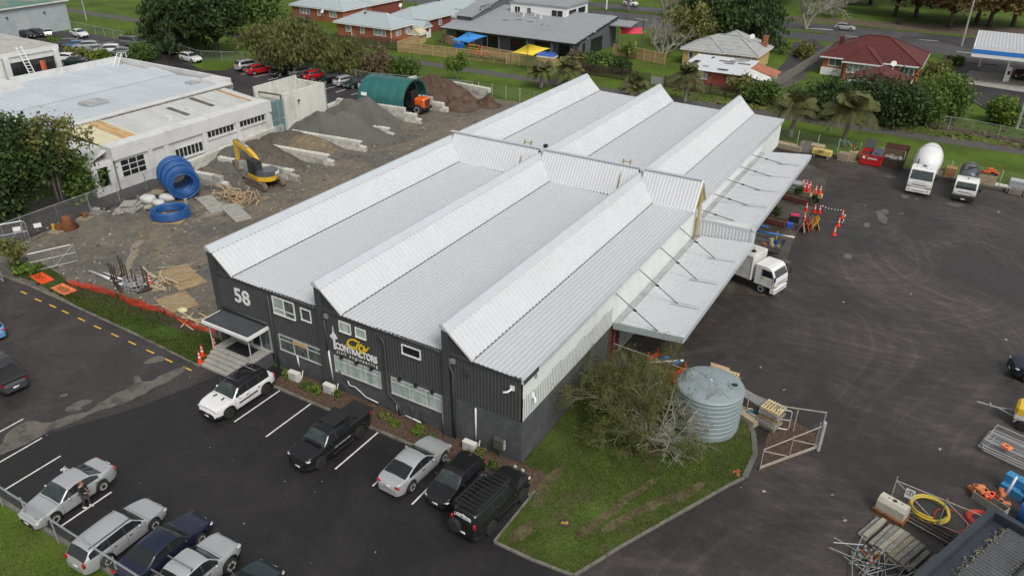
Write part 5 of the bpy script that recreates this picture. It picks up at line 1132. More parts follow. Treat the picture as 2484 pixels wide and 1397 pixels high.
def heap(name, label, c, rx, ry, h, m, rz=0, seed=0, rough=.12, ridge=0, cat='heap'):
    rr = random.Random(seed); ph = [rr.uniform(0,6) for _ in range(12)]; b = MB(); n, q = 64, 26
    for j in range(q+1):
        f = j/q
        for i in range(n):
            a = 2*math.pi*i/n; e = 1+.10*math.sin(2*a+ph[0])+.07*math.sin(3*a+ph[1])+.05*math.sin(5*a+ph[2])+.02*math.sin(11*a+ph[3])
            x, y = rx*e*f*math.cos(a), ry*e*f*math.sin(a)
            prof = (1-f)**.95*(1-.18*math.exp(-(f/.16)**2)) + .10*math.sin(3.1*f+ph[5])*(1-f)*f*2
            z = h*prof*(1+.2*math.sin(2*a+ph[4])*f)
            z += 1.7*rough*(1-f**3)*(.9*math.sin(.9*x+ph[10])*math.sin(1.1*y+ph[11])+math.sin(1.7*x+ph[6])*math.sin(1.9*y+ph[7])*.7+math.sin(4.3*x+ph[8])*math.sin(3.9*y+ph[9])*.35+rr.uniform(-.25,.25)*.5)
            if f == 1: z = -.02
            b.v.append((x,y,max(z,.012) if f < 1 else -.02))
    for j in range(q):
        for i in range(n): b.f.append((j*n+i,(j+1)*n+i,(j+1)*n+(i+1)%n,j*n+(i+1)%n)); b.m.append(0)
    o = b.obj(name, m, None, True, c, rz); return tag(o, label, cat, 'heaps of loose material in the bunkers')
M['gravel_heap'] = mat('brown_gravel', (0.095,0.08,0.062), .95, .55, 5, bump=1, bscale=9, dirt=((.17,.165,.15),.7,.5))
M['sand_heap'] = mat('grey_sand', (0.115,0.112,0.10), .95, .15, .9, bump=.4, bscale=14, dirt=((.09,.086,.078),.8,.45))
M['clay_heap'] = mat('clay_soil', (0.085,0.05,0.032), .95, .45, 1.2, bump=1, bscale=5, dirt=((.13,.10,.075),.6,.5))
M['tan_heap'] = mat('tan_gravel', (0.19,0.15,0.095), .95, .4, 3, bump=.8, bscale=10, dirt=((.10,.085,.065),.6,.6))
heap('gravel_heap','brown gravel heap behind the excavator',(-50.6,28.4,0),5.8,3.6,2.9,M['gravel_heap'],.1,3)
heap('gravel_heap','grey gravel tail spread against the back wall of the first bunker',(-53.2,27.2,0),3.8,3.2,2.2,M['sand_heap'],.1,33)
heap('gravel_heap','tan gravel heap in the third bunker',(-49.2,34.4,0),4.1,2.9,2.4,M['tan_heap'],.1,5)
heap('gravel_heap','brown grey heap behind the tan gravel',(-52.5,34.6,0),4.4,3.4,2.4,M['gravel_heap'],.1,6)
heap('sand_heap','wide dark grey sand heap sliding over the low walls',(-50.3,40.4,0),6.8,4.8,3.5,M['sand_heap'],.2,8,.2)
heap('sand_heap','tall grey sand heap under the green dome wall',(-51.2,46.4,0),6.6,4.4,3.9,M['sand_heap'],.1,12,.22)
heap('sand_heap','low grey sand mound spilled in front of the grey heaps',(-46.8,43.6,0),4.0,3.4,1.5,M['sand_heap'],.1,13,.15)
heap('soil_heap','high brown soil heap against the back block wall',(-50.2,61.4,0),6.2,4.2,3.7,M['clay_heap'],0,15,.25)
heap('soil_heap','reddish clay heap in front of the soil heap',(-45.4,60.3,0),4.2,3.0,1.4,M['clay_heap'],0,17,.3)
heap('soil_heap','low rubble mound near the back fence',(-41.6,62.6,0),2.6,1.5,.8,M['clay_heap'],0,19,.3)
# green dome shelter
t = thing('dome_shelter', 'dark green fabric dome shelter standing on block walls with a loader inside', 'shelter', (-52.6,53.2,1.8), math.atan2(BP_.y,BP_.x))
M['green_fabric'] = mat('green_fabric', (0.02,0.125,0.115), .45, .12, .5, dirt=((.04,.16,.145),.5,.4))
for k in range(5):
    x0, x1 = -2.1+k*1.42, -2.1+(k+1)*1.42-.012; b = MB(); n = 20
    for i in range(n+1):
        a = math.pi*i/n; y, z = -3.25*math.cos(a), 2.85*math.sin(a)**.92
        sg = .035*math.sin(math.pi*1)
        for x, q in ((x0,0),(x0+.1,.03),((x0+x1)/2,-.03),(x1-.1,.03),(x1,0)): s = 1+q/3.2; b.v.append((x,y*s,z*s))
    for i in range(n):
        for j in range(4): b.f.append((i*5+j,i*5+j+1,(i+1)*5+j+1,(i+1)*5+j)); b.m.append(0)
    b.obj('fabric_panel', M['green_fabric'], t, True)
for k in range(6):
    x = -2.05+k*1.4; b = MB(); b.tube([(x,-3.18*math.cos(math.pi*i/14),2.76*math.sin(math.pi*i/14)**.92) for i in range(15)],.05,6); b.obj('hoop', M['galv'], t, True)
b = MB(); n = 20
for i in range(n+1):
    a = math.pi*i/n; y, z = -math.cos(a), math.sin(a)**.92; b.v += [(5.0,y*3.3,z*2.89),(5.0,y*3.02,z*2.62),(4.9,y*3.02,z*2.62)]
for i in range(n): b.f += [(i*3,i*3+1,(i+1)*3+1,(i+1)*3),(i*3+1,i*3+2,(i+1)*3+2,(i+1)*3+1)]; b.m += [0,0]
b.obj('front_hem', M['green_fabric'], t, True)
b = MB(); b.quad((-2.15,-3.2,0),(-2.15,3.2,0),(-2.15,2.6,1.75),(-2.15,0,2.8),(-2.15,-2.6,1.75)); b.obj('rear_curtain', M['green_fabric'], t)
b = MB(); b.obox((-1.1,-3.17,1.0),(.9,.03,.45),0,0,-.25); b.obj('maker_plate', M['white'], t)
# orange wheel loader backed out of the dome
t = thing('wheel_loader', 'orange wheel loader parked under the green dome with its engine cover outward', 'loader', (-47.7,54.6,0), 0.08)
M['orange'] = mat('machine_orange', (0.80,0.13,0.02), .4, .06, 1, coat=.4)
b = MB(); b.cbox(-.3,1.35,-.85,.85,1.0,2.15,.18); b.obj('engine_cover', M['orange'], t)
b = MB()
for k in range(6): b.box(1.352,1.38,-.62,.62,1.1+k*.15,1.2+k*.15)
b.obj('grille', M['trim'], t)
b = MB(); b.cbox(-.4,1.5,-1.0,1.0,.65,1.0,.06); b.obj('counterweight', M['trim'], t)
b = MB(); b.cbox(-2.0,-.45,-.8,.8,1.0,2.95,.12); b.obj('cab', M['trim'], t)
for s in (1,-1): b = MB(); b.box(-1.8,-.65,min(s*.81,s*.8),max(s*.81,s*.8),1.6,2.75); b.obj('cab_window', M['dark_glass'], t)
b = MB(); b.box(-.45,-.44,-.65,.65,2.2,2.8); b.obj('cab_window', M['dark_glass'], t)
b = MB(); b.box(-5.2,-2.0,-.55,.55,.9,1.35); b.obj('front_frame', mat('machine_red',(0.4,.02,.02),.5,.1,1), t)
b = MB(); b.tube([(.3,.4,2.15),(.3,.4,2.75)],.06,6); b.obj('exhaust_stack', M['trim'], t)
wheels(t, (.4,-3.2), 1.25, .68, .5, 'rim', 5)
# ================================================================ excavator
bx, by = -51.23,25.27
ex, ey = -45.1, 23.7
hd = math.atan2(by-ey, bx-ex)
t = thing('excavator', 'yellow tracked excavator with its arm folded down beside the block walls', 'excavator', (ex,ey,0), hd)
M['cat_yellow'] = mat('machine_yellow', (0.70,0.42,0.03), .4, .08, 1.2, coat=.3, dirt=((.40,.26,.06),.5,1.4))
M['track'] = mat('muddy_track', (0.16,0.13,0.10), .85, .25, 3)
td = math.atan2(22.18-23.22, -43.11+47.75)-hd
for s in (-1.05,1.05):
    path = []
    for k in range(12): a = math.pi/2+math.pi*k/11; path.append((-1.75+.4*math.cos(a), .42+.40*math.sin(a)))
    for k in range(12): a = -math.pi/2+math.pi*k/11; path.append((1.75+.4*math.cos(a), .42+.40*math.sin(a)))
    b = MB(); N = 44; seg = path+[path[0]]; acc = [0]
    for p, q in zip(seg, seg[1:]): acc.append(acc[-1]+math.hypot(q[0]-p[0], q[1]-p[1]))
    for i in range(N):
        d0 = acc[-1]*i/N; j = max(k for k in range(len(acc)-1) if acc[k] <= d0); f = (d0-acc[j])/(acc[j+1]-acc[j]+1e-9)
        x = seg[j][0]+(seg[j+1][0]-seg[j][0])*f; z = seg[j][1]+(seg[j+1][1]-seg[j][1])*f; an = math.atan2(seg[j+1][1]-seg[j][1], seg[j+1][0]-seg[j][0])
        b.obox((x,s,z),(acc[-1]/N*.86,.5,.06),0,-an,0)
    b.box(-1.75,1.75,s-.18,s+.18,.15,.68); b.mv(Matrix.Rotation(td,4,'Z')); o = b.obj('track', M['track'], t); o['kind'] = 'stuff'
b = MB(); b.box(-.7,.7,-.95,.95,.4,.75); b.lathe([(.6,.7),(.6,.95)],18); b.obj('undercarriage', M['trim'], t)
b = MB(); pts = [(1.0,-1.15),(1.0,1.15),(-1.1,1.2)]+[(-1.1-.95*math.sin(math.pi*k/8)*1.0, 1.2-2.4*k/8) for k in range(1,8)]+[(-1.1,-1.2)]
b.prism(pts, .95, 1.42); b.obj('turret', M['cat_yellow'], t)
b = MB(); pts2 = [(-.2,-1.1),(-.2,1.1),(-1.1,1.15)]+[(-1.1-.9*math.sin(math.pi*k/8), 1.15-2.3*k/8) for k in range(1,8)]+[(-1.1,-1.15)]
b.prism(pts2, 1.42, 1.95); b.obj('engine_cover', M['tank_grey'], t)
b = MB(); b.obox((-1.75,-.75,1.66),(.06,.7,.3),.5); b.obj('counterweight_badge', M['white'], t)
b = MB(); b.cbox(-.75,.95,.28,1.15,1.42,2.9,.08); b.obj('cab', M['trim'], t)
for q in (((.955,.36,1.6),(.955,1.07,1.6),(.955,1.07,2.75),(.955,.36,2.75)),((.85,1.156,1.6),(-.1,1.156,1.6),(-.1,1.156,2.75),(.85,1.156,2.75)),((-.2,1.156,1.9),(-.65,1.156,1.9),(-.65,1.156,2.75),(-.2,1.156,2.75)),((.8,.274,1.7),(-.6,.274,1.7),(-.6,.274,2.75),(.8,.274,2.75)),((-.755,.4,1.8),(-.755,1.05,1.8),(-.755,1.05,2.7),(-.755,.4,2.7))): b = MB(); b.quad(*q); b.obj('cab_window', M['screen'], t)
def plate(pts, w, y=0):
    b = MB(); n = len(pts); b.add([(x,y-w/2,z) for x,z in pts]+[(x,y+w/2,z) for x,z in pts],[tuple(range(n)),tuple(range(2*n-1,n-1,-1))]+[(i,n+i,n+(i+1)%n,(i+1)%n) for i in range(n)]); return b
rb = math.hypot(bx-ex, by-ey)
plate([(.5,1.35),(.9,1.2),(2.1,2.5),(3.3,2.8),(5.5,3.15),(5.6,3.5),(3.2,3.3),(1.6,2.75)],.42,-.25).obj('boom', M['cat_yellow'], t)
plate([(5.2,3.7),(5.95,3.55),(6.0,1.2),(5.7,1.15),(5.4,2.8)],.36,-.25).obj('stick', M['cat_yellow'], t)
b = MB(); b.tube([(1.4,-.25,1.5),(2.5,-.25,2.55)],.1,8); b.tube([(2.9,-.25,3.35),(5.3,-.25,3.7)],.09,8); b.tube([(5.5,-.25,3.0),(5.95,-.25,1.65)],.07,8); b.obj('hydraulic_ram', M['galv'], t, True)
plate([(5.6,1.25),(6.2,1.2),(6.3,.5),(5.8,.05),(5.0,.1),(4.9,.35),(5.5,.5)],1.0,-.25).obj('bucket', M['track'], t)
# ================================================================ blue pipe coils, pallets, timber and clutter in the gravel yard
M['blue_pipe'] = mat('blue_pipe', (0.018,0.09,0.28), .4, .12, .8, dirt=((.03,.12,.34),.5,.6))
def coil(name, label, loc, rz, R0, turns, layers, r, m, axis='x', cat='pipe coil', group='coils of blue pipe'):
    pts = []; seg = 36
    for k in range(layers):
        RR = R0-k*2*r*.92
        for i in range(turns*seg):
            a = 2*math.pi*i/seg; w = i/seg*2*r*1.0; w = w if k % 2 == 0 else turns*2*r-w
            w -= turns*r; jr = RR+.02*math.sin(a*1.7+k+i*.013)
            pts.append((w,jr*math.cos(a),jr*math.sin(a)) if axis == 'x' else (jr*math.cos(a),jr*math.sin(a),w))
    o = MB().tube(pts, r, 7).obj(name, m, None, True, loc, rz); return tag(o, label, cat, group)
ax = -.42
def cpos(s): return (-50.1+s*math.cos(ax), 17.3+s*math.sin(ax), 0)
for s, R0, tn, lb in ((-1.2,1.68,8,'leftmost and largest blue pipe coil standing on edge'),(.12,1.58,6,'middle blue pipe coil standing between two others'),(1.2,1.52,6,'blue pipe coil standing on edge with its open end toward the yard')):
    x, y, _ = cpos(s); coil('pipe_coil', lb, (x,y,R0+.16), ax, R0, tn, 4, .085, M['blue_pipe'])
coil('pipe_coil', 'blue pipe coil lying flat on plywood', (-46.3,12.95,.45), 0, 1.72, 4, 3, .088, M['blue_pipe'], 'z')
M['cyan'] = mat('cyan_hose', (0.05,0.30,0.42), .4, .1, 1)
coil('hose_coil', 'thin cyan hose coil leaning behind the blue pipe coils', (-51.3,19.7,1.3), .9, 1.2, 2, 2, .05, M['cyan'])
M['ply'] = mat('plywood', (0.33,0.24,0.13), .75, .2, 1.2, dirt=((.16,.11,.07),.6,.9))
M['pallet'] = mat('pallet_wood', (0.36,0.30,0.21), .85, .25, 2.5, dirt=((.18,.15,.11),.5,3), stretch=(1,1,3))
M['new_pallet'] = mat('fresh_pallet', (0.60,0.48,0.26), .8, .12, 2.5)
M['grey_pallet'] = mat('grey_pallet', (0.27,0.25,0.22), .9, .25, 2.5)
def board(name, label, cat, c, size, rz, m, z=None, tilt=0, group=None):
    o = MB().obox((0,0,0), size, 0, tilt, 0).obj(name, m, None, False, (c[0],c[1],(z if z is not None else size[2]/2+.01)), rz); return tag(o, label, cat, group)
PS, PB, PR = {}, {}, {}
def pallet(c, rz, m, label, group=None, w=1.2, d=1.0):
    t = thing('pallet', label, 'pallet', c, rz, group); k = m.name
    if k not in PS: PS[k] = MB().box(-.045,.045,-d/2,d/2,.122,.142).mesh('deck_board', m); PB[k] = MB().box(-w/2,w/2,-.05,.05,.022,.12).mesh('bearer', m); PR[k] = MB().box(-.05,.05,-d/2,d/2,0,.02).mesh('base_board', m)
    for i in range(7): inst('deck_board', PS[k], t, (-w/2+.05+i*(w-.1)/6, R.uniform(-.01,.01), 0))
    for y in (-.44,0,.44): inst('bearer', PB[k], t, (0,y,0))
    for x in (-.5,0,.5): inst('base_board', PR[k], t, (x,0,0))
    return t
PG = 'plywood sheets lying in the gravel yard'
board('plywood_sheet','plywood sheet under the left half of the flat blue coil','plywood',(-47.3,12.5),(2.6,1.3,.04),-.35,M['ply'],group=PG)
board('plywood_sheet','plywood sheet under the right half of the flat blue coil','plywood',(-45.4,12.0),(2.7,1.3,.04),.5,M['ply'],.06,group=PG)
board('plywood_sheet','large plywood sheet with battens nearest the warehouse wall','plywood',(-35.64,5.21),(2.9,2.5,.05),-.35,M['ply'],.12,group=PG)
board('plywood_sheet','plywood sheet lying beneath the large battened sheet','plywood',(-34.29,4.94),(2.9,2.3,.04),-.28,M['ply'],.05,group=PG)
board('plywood_sheet','plywood sheet with loose sticks beside the orange netting','plywood',(-31.88,2.13),(2.9,2.3,.04),-.32,M['ply'],.05,group=PG)
for i,(px,l,a,lb) in enumerate((((-36.86,5.86),2.6,.75,'weathered batten across the back corner of the large sheet'),((-35.31,5.76),1.9,.7,'weathered batten across the middle of the large sheet'),((-31.19,2.18),1.0,.7,'short batten on the near sheet'),((-32.94,2.48),1.1,.75,'upper batten on the near sheet'),((-32.23,1.47),3.0,.72,'long batten sticking out toward the netting'))):
    board('timber_batten',lb,'batten',px,(l,.1,.06),a,M['pallet'],.2 if i < 2 else .11,group='battens on the plywood')
def sticks(name, label, c, n, spread, l, m, h=.5, seed=1, cat='timber pile'):
    rr = random.Random(seed); t = thing(name, label, cat, (*c,0)); ms = [MB().box(-l/2*k,l/2*k,-.045,.045,-.025,.025).mesh('timber_offcut', m[i % len(m)]) for i, k in enumerate((1,.7,.85,.5))]
    for i in range(n):
        inst('timber_offcut', ms[i % 4], t, (rr.gauss(0,spread[0]),rr.gauss(0,spread[1]),.04+h*i/n*rr.random()), (0,rr.uniform(-.25,.25),rr.gauss(-.3,.55)))
    return t
M['offcut'] = mat('timber_offcuts', (0.42,0.29,0.17), .85, .25, 2); M['offcut2'] = mat('pale_offcuts', (0.50,0.40,0.27), .85, .25, 2)
sticks('timber_pile','loose pile of timber offcuts between the blue coils and the excavator',(-45.55,19.58),55,(1.6,.8),2.6,[M['offcut'],M['offcut2']],.7,4)
sticks('timber_pile','tangle of broken timber in front of the excavator',(-43.38,19.50),40,(.9,.6),1.8,[M['offcut'],M['pallet']],.8,5)
sticks('timber_pile','stack of short timber pegs beside the steel stillage',(-35.17,3.49),34,(.6,.5),1.3,[M['offcut2'],M['pallet']],.5,6)
sticks('timber_pile','bleached boards behind the traffic cone in the gravel yard',(-36.69,3.88),14,(1.0,.35),3.0,[M['offcut2'],M['grey_pallet']],.2,7)
sticks('timber_pile','pale boards lying behind the orange netting beside the entrance',(-27.92,0.97),14,(.7,.35),2.6,[M['offcut2'],M['offcut']],.25,8)
for i,(p,rz,lb) in enumerate((((-45.50,17.02),-.5,'pale concrete slab under the standing coils'),((-41.65,16.72),-.5,'pale concrete slab nearest the timber pile'))):
    board('concrete_slab',lb,'slab',p,(4.6,1.6,.12),rz+.1,M['concrete'],.07+.04*i,group='slabs under the coils')
board('long_plank','long grey plank lying under the blue coils','plank',(-47.39,15.59),(5.6,.3,.2),-.62,M['grey_pallet'])
M['bag'] = mat('white_bag', (0.55,0.55,0.53), .85, .15, 1.5, bump=.5, bscale=6)
def sack(c, s, rz, label, m=None):
    rr = random.Random(int(c[0]*10)); b = MB(); b.ell((0,0,0),(1,1,1),16,10)
    b.v = [((abs(x)**.6*math.copysign(1,x))*s[0]*(1+.06*math.sin(7*z+5*y)), (abs(y)**.6*math.copysign(1,y))*s[1]*(1+.06*math.sin(6*z+4*x)), max(-.9,(abs(z)**.7*math.copysign(1,z)))*s[2]+s[2]*.9) for x,y,z in b.v]
    return tag(b.obj('bulk_bag', m or M['bag'], None, True, (c[0],c[1],0.02), rz), label, 'bag', 'white bulk bags beside the flat coil')
sack((-51.07,14.05),(.75,.6,.42),.3,'white bulk bag nearest the chain link fence'); sack((-49.57,14.10),(.6,.45,.3),.1,'white bulk bag in the middle of the three'); sack((-49.99,15.49),(.8,.5,.35),.6,'white bulk bag nearest the blue coils')
pallet((-51.35,15.42,.55), .4, M['pallet'], 'brown pallet lying on top of the white bags')
b = MB(); b.cbox(-.4,.4,-.3,.3,.35,.6,.1); b.tube([(-.3,-.25,.35),(-.3,-.25,0)],.03,5); b.tube([(.3,-.25,.35),(.3,-.25,0)],.03,5); b.tube([(.4,-.25,.5),(1.2,-.3,.7)],.03,5); b.tube([(.4,.25,.5),(1.2,.3,.7)],.03,5)
tag(b.obj('wheelbarrow', mat('barrow',(0.34,.34,.26),.6,.2,2), None, False, (-49.23,12.71,0), -1.2), 'olive wheelbarrow in front of the white bags', 'wheelbarrow')
M['rust'] = mat('rust', (0.17,0.065,0.025), .85, .4, 2, dirt=((.30,.12,.04),.7,1.5))
P1 = pallet((-52.05,5.13,0), .25, M['pallet'], 'pallet of rusty steel nearest the mesh gate'); P2 = pallet((-52.70,8.30,0), .3, M['pallet'], 'pallet of rusty fittings in the middle by the fence'); P3 = pallet((-52.92,9.69,0), .3, M['grey_pallet'], 'grey pallet with a white block near the fence')
b = MB(); b.lathe([(.95,0),(.4,.95),(.38,1.15),(.25,1.2)],18); tag(b.obj('rusty_cone', M['rust'], None, True, (-52.09,6.20,.0), 0), 'rusty steel hopper cone by the chain link fence', 'hopper')
b = MB(); b.obox((0,0,.18),(.9,.5,.3),.3); b.obox((.3,.2,.35),(.5,.3,.2),-.4); tag(b.obj('rusty_bracket', M['rust'], None, False, (-52.30,5.41,.16)), 'rusty bracket on the pallet nearest the mesh gate', 'scrap')
b = MB(); b.lathe([(.16,0),(.16,.5),(.13,.52)],10); tag(b.obj('yellow_can', mat('can_yellow',(.5,.33,.04),.5,.2,3), None, False, (-52.56,5.14,.16)), 'yellow can on the pallet nearest the mesh gate', 'can')
b = MB()
for k in range(7): b.tube([(R.uniform(-.4,.4),R.uniform(-.3,.3),.1),(R.uniform(-.4,.4),R.uniform(-.3,.3),.4)],R.uniform(.06,.14),7)
tag(b.obj('rusty_fittings', M['rust'], None, True, (-52.88,8.42,.14)), 'heap of rusty fittings on the middle pallet', 'scrap', kind='stuff')
b = MB(); b.cbox(-.35,.35,-.2,.2,0,.25,.03); tag(b.obj('white_block', M['concrete'], None, False, (-53.32,9.92,.15), .3), 'small white block on the grey pallet', 'block')
for i in range(4): board('broken_slab','broken concrete slab %s in the pile by the fence' % ('at the bottom','second from the bottom','second from the top','on the top')[i],'slab',tuple(Vector((-51.08,12.05))+Vector((R.uniform(-.2,.2),R.uniform(-.2,.2)))),(2.2-.3*i,1.3,.14),.2+.15*i,M['concrete'],.09+.17*i,group='broken slabs by the fence')
for i in range(9):
    b = MB(); b.ell((0,0,0),(R.uniform(.12,.25),R.uniform(.1,.2),R.uniform(.08,.14)),6,4); tag(b.obj('rubble_lump', M['concrete'], None, False, (*(Vector((-51.47,10.71))+Vector((R.uniform(-.9,.9),R.uniform(-.4,.4)))),.08), R.uniform(0,6)), 'lump of concrete rubble left of the broken slabs', 'rubble', 'rubble lumps by the fence')
# steel stillage, wire cage, poles
t = thing('steel_stillage', 'dark rusty steel stillage with tall posts behind the orange netting', 'stillage', (-38.17,1.80,0), -.35)
M['dark_rust'] = mat('dark_rust', (0.05,0.034,0.026), .8, .35, 2)
for x in (-.9,0,.9):
    for y in (-.4,.4): MB().tube([(x,y,0),(x,y,R.uniform(1.7,2.3))],.06,6).obj('post', M['dark_rust'], t)
b = MB()
for y in (-.4,.4): b.beam((-1.6,y,.15),(1.6,y,.15),.12)
for x in (-.9,0,.9): b.beam((x,-.6,.3),(x,.6,.3),.1)
b.obj('base_frame', M['dark_rust'], t)
t = thing('wire_cage', 'round wire cage full of scrap beside the steel stillage', 'cage', (-36.49,1.78,0))
b = MB()
for z in (.1,.4,.7,1.0): b.tube([(.85*math.cos(2*math.pi*k/20),.65*math.sin(2*math.pi*k/20),z) for k in range(20)],.025,5,closed=True)
for k in range(14): a = 2*math.pi*k/14; b.tube([(.85*math.cos(a),.65*math.sin(a),0),(.85*math.cos(a),.65*math.sin(a),1.05)],.025,5)
b.obj('wire_frame', M['gutter'], t)
b = MB()
for k in range(40): p = Vector((R.gauss(0,.35),R.gauss(0,.25),R.uniform(.1,.9))); b.beam(p, p+Vector((R.uniform(-.5,.5),R.uniform(-.4,.4),R.uniform(-.2,.3))), .07)
o = b.obj('scrap', M['gutter'], t); o['kind'] = 'stuff'
t = thing('steel_stillage', 'low rusty stillage with four posts in front of the wire cage', 'stillage', (-36.17,2.22,0), -.35)
for x in (-.5,.5):
    for y in (-.4,.4): MB().tube([(x,y,0),(x,y,1.7)],.055,6).obj('post', M['dark_rust'], t)
MB().box(-.8,.8,-.6,.6,.1,.2).obj('base_frame', M['dark_rust'], t)
for a, c, lb in (((-42.32,1.78,.12),(-37.76,1.89,.12),'longest white pole pointing at the sapling'),((-41.33,1.78,.12),(-37.40,1.62,.12),'white pole nearest the orange netting'),((-41.05,2.22,.12),(-38.27,2.07,.3),'shortest white pole behind the stillage')):
    tag(MB().tube([a, c], .08, 7).obj('white_pole', M['white'], None, True), lb, 'pole', 'white poles by the stillage')
tag(MB().ell((0,0,.16),(.42,.3,.22),10,6).obj('cement_bag', mat('pale_yellow_bag',(.62,.60,.36),.7,.1,2), None, True, (-30.36,1.44,0), .4), 'pale yellow bag beside the near plywood sheet', 'bag')
# orange barriers lying down
M['barrier'] = mat('orange_plastic', (0.85,0.10,0.025), .45, .06, 2); M['barrier2'] = mat('faded_orange_plastic', (0.85,0.22,0.10), .5, .08, 2)
def barrier(c, rz, m, label):
    t = thing('safety_barrier', label, 'barrier', (*c,.12), rz, 'orange barriers lying by the kerb')
    b = MB(); b.box(-1.0,1.0,-.5,-.36,0,.08); b.box(-1.0,1.0,.2,.5,0,.08); b.box(-1.0,-.85,-.36,.2,0,.08); b.box(.85,1.0,-.36,.2,0,.08); b.obj('frame', m, t)
    for k in range(9): MB().box(-.82+k*.19,-.74+k*.19,-.36,.2,.01,.06).obj('slat', m, t)
    for x in (-.7,.7): MB().box(x-.06,x+.06,-.75,-.5,0,.07).obj('foot', M['black'], t)
barrier((-44.27,-1.05), -.12, M['barrier'], 'bright orange safety barrier lying below the sapling'); barrier((-41.02,-1.25), -.05, M['barrier2'], 'faded orange safety barrier lying on the grass')
# orange netting on stakes
t = thing('orange_netting', 'sagging orange safety netting on dark stakes along the grass berm', 'fence', (0,0,0))
M['net'] = net_mat('orange_net', (0.66,0.06,0.035), .075, .028, .5)
NB = [(-41.91,-0.50),(-40.44,-0.33),(-39.06,-0.12),(-36.00,-0.03),(-33.21,0.13),(-30.98,0.35),(-28.03,0.22),(-25.57,0.53)]
NH = [0.82,0.74,0.85,0.95,0.90,0.68,0.74,0.56]
b = MB(); b.uv = []
cu = 0
for (p, q, h0, h1) in zip(NB, NB[1:], NH, NH[1:]):
    n = 8; Lg = math.hypot(q[0]-p[0], q[1]-p[1])
    for i in range(n):
        f0, f1 = i/n, (i+1)/n; V = []; U = []
        for f in (f0, f1):
            sag = .16*math.sin(math.pi*f)*(1 if h0 > .3 else .3); x = p[0]+(q[0]-p[0])*f; y = p[1]+(q[1]-p[1])*f+.14*math.sin(5*f+p[0]); hh = h0+(h1-h0)*f-sag
            V += [(x, y, .06+.05*math.sin(9*f+p[0])), (x, y+.08*math.sin(7*f+p[0]), hh*.5), (x, y, hh)]; U += [(cu+Lg*f,0),(cu+Lg*f,hh*.5),(cu+Lg*f,hh)]
        b.add(V, [(0,3,4,1),(1,4,5,2)]); b.uv += [U[0],U[3],U[4],U[1],U[1],U[4],U[5],U[2]]
    cu += Lg
b.obj('netting', M['net'], t)
for p, h in zip(NB, NH):
    o = MB().tube([(p[0],p[1],0),(p[0]+.05,p[1],h+.15)],.028,6).obj('stake', M['dark_rust'], t); MB().ell((p[0]+.05,p[1],h+.17),(.05,.05,.05),6,4).obj('stake_cap', M['white'], o)
# traffic cones
M['cone'] = mat('cone_orange', (0.85,0.07,0.02), .5, .06, 3); M['cone_red'] = mat('cone_red', (0.70,0.03,0.02), .5, .06, 3)
CM = {}
for mk in ('cone','cone_red'):
    CM[mk] = (MB().box(-.19,.19,-.19,.19,0,.05).mesh('base', M[mk]), MB().lathe([(.14,.05),(.135,.1),(.035,.9),(.03,.92)],14).mesh('body', M[mk], True), [MB().lathe([(.1345-.125*(z0-.1)/1.0+.004,z0),(.1345-.125*(z1-.1)/1.0+.004,z1)],14,cap=False).mesh('reflective_band', M['white'], True) for z0, z1 in ((.42,.54),(.68,.78))])
def cone(c, label, mk='cone', group='traffic cones', z=0, tilt=0):
    t = thing('traffic_cone', label, 'traffic cone', (c[0],c[1],z), R.uniform(0,1.5), group); t.rotation_euler.x = tilt
    inst('base', CM[mk][0], t); inst('body', CM[mk][1], t)
    for me in CM[mk][2]: inst('reflective_band', me, t)
    return t
cone((-23.64,-2.54), 'traffic cone at the kerb corner nearest the car park', z=.09); cone((-24.10,-1.94), 'traffic cone just behind the one at the kerb corner', z=.09); cone((-24.24,-0.76), 'traffic cone on bare soil nearest the entrance steps', z=.09)
cone((-36.09,2.92), 'traffic cone with a fluttering ribbon among the timber in the gravel yard', 'cone')
# white flat deck mostly hidden behind the roof ridge
t = thing('white_trailer', 'white trailer peeping over the warehouse ridge', 'trailer', (-33.3,14.6,0), .25)
MB().cbox(-2.2,2.2,-1.0,1.0,.7,1.0,.05).obj('deck', PT['truckwhite'], t); wheels(t,(-.4,.5),1.0,.35,.22,'rim',5)
b = MB(); b.cbox(.2,1.6,-.6,.6,1.0,1.5,.05); b.tube([(1.8,-.8,1),(1.8,-.8,1.9)],.05,6); b.tube([(1.8,.8,1),(1.8,.8,1.9)],.05,6); b.beam((1.8,-.8,1.7),(1.8,.8,1.7),.08); b.obj('winch_frame', M['trim'], t)

# ================================================================ houses beyond the path
M['brick'] = mat('orange_brick', (0.33,0.115,0.055), .9, .2, 3, dirt=((.25,.10,.06),.6,1.2))
M['brick_dark'] = mat('red_brick', (0.20,0.055,0.035), .9, .2, 3)
M['brick_yellow'] = mat('yellow_brick', (0.52,0.37,0.15), .9, .15, 2.5, dirt=((.42,.30,.14),.6,1.5))
M['tile_pale'] = mat('pale_tin_roof', (0.40,0.455,0.47), .6, .08, .5, dirt=((.34,.37,.37),.6,.5))
M['tile_grey'] = mat('grey_roof', (0.36,0.37,0.36), .75, .12, .7, dirt=((.25,.25,.23),.6,.6))
M['tile_red'] = mat('red_tile', (0.105,0.022,0.02), .7, .22, 1.2, dirt=((.065,.022,.02),.6,.5))
M['slate_clad'] = mat('slate_weatherboard', (0.11,0.12,0.135), .7, .1, 1)
M['kroof'] = mat('grey_longrun', (0.27,0.285,0.30), .55, .08, .5)
M['window_white'] = mat('curtained_glass', (0.32,0.34,0.34), .08, .5, 1.3, spec=.6)
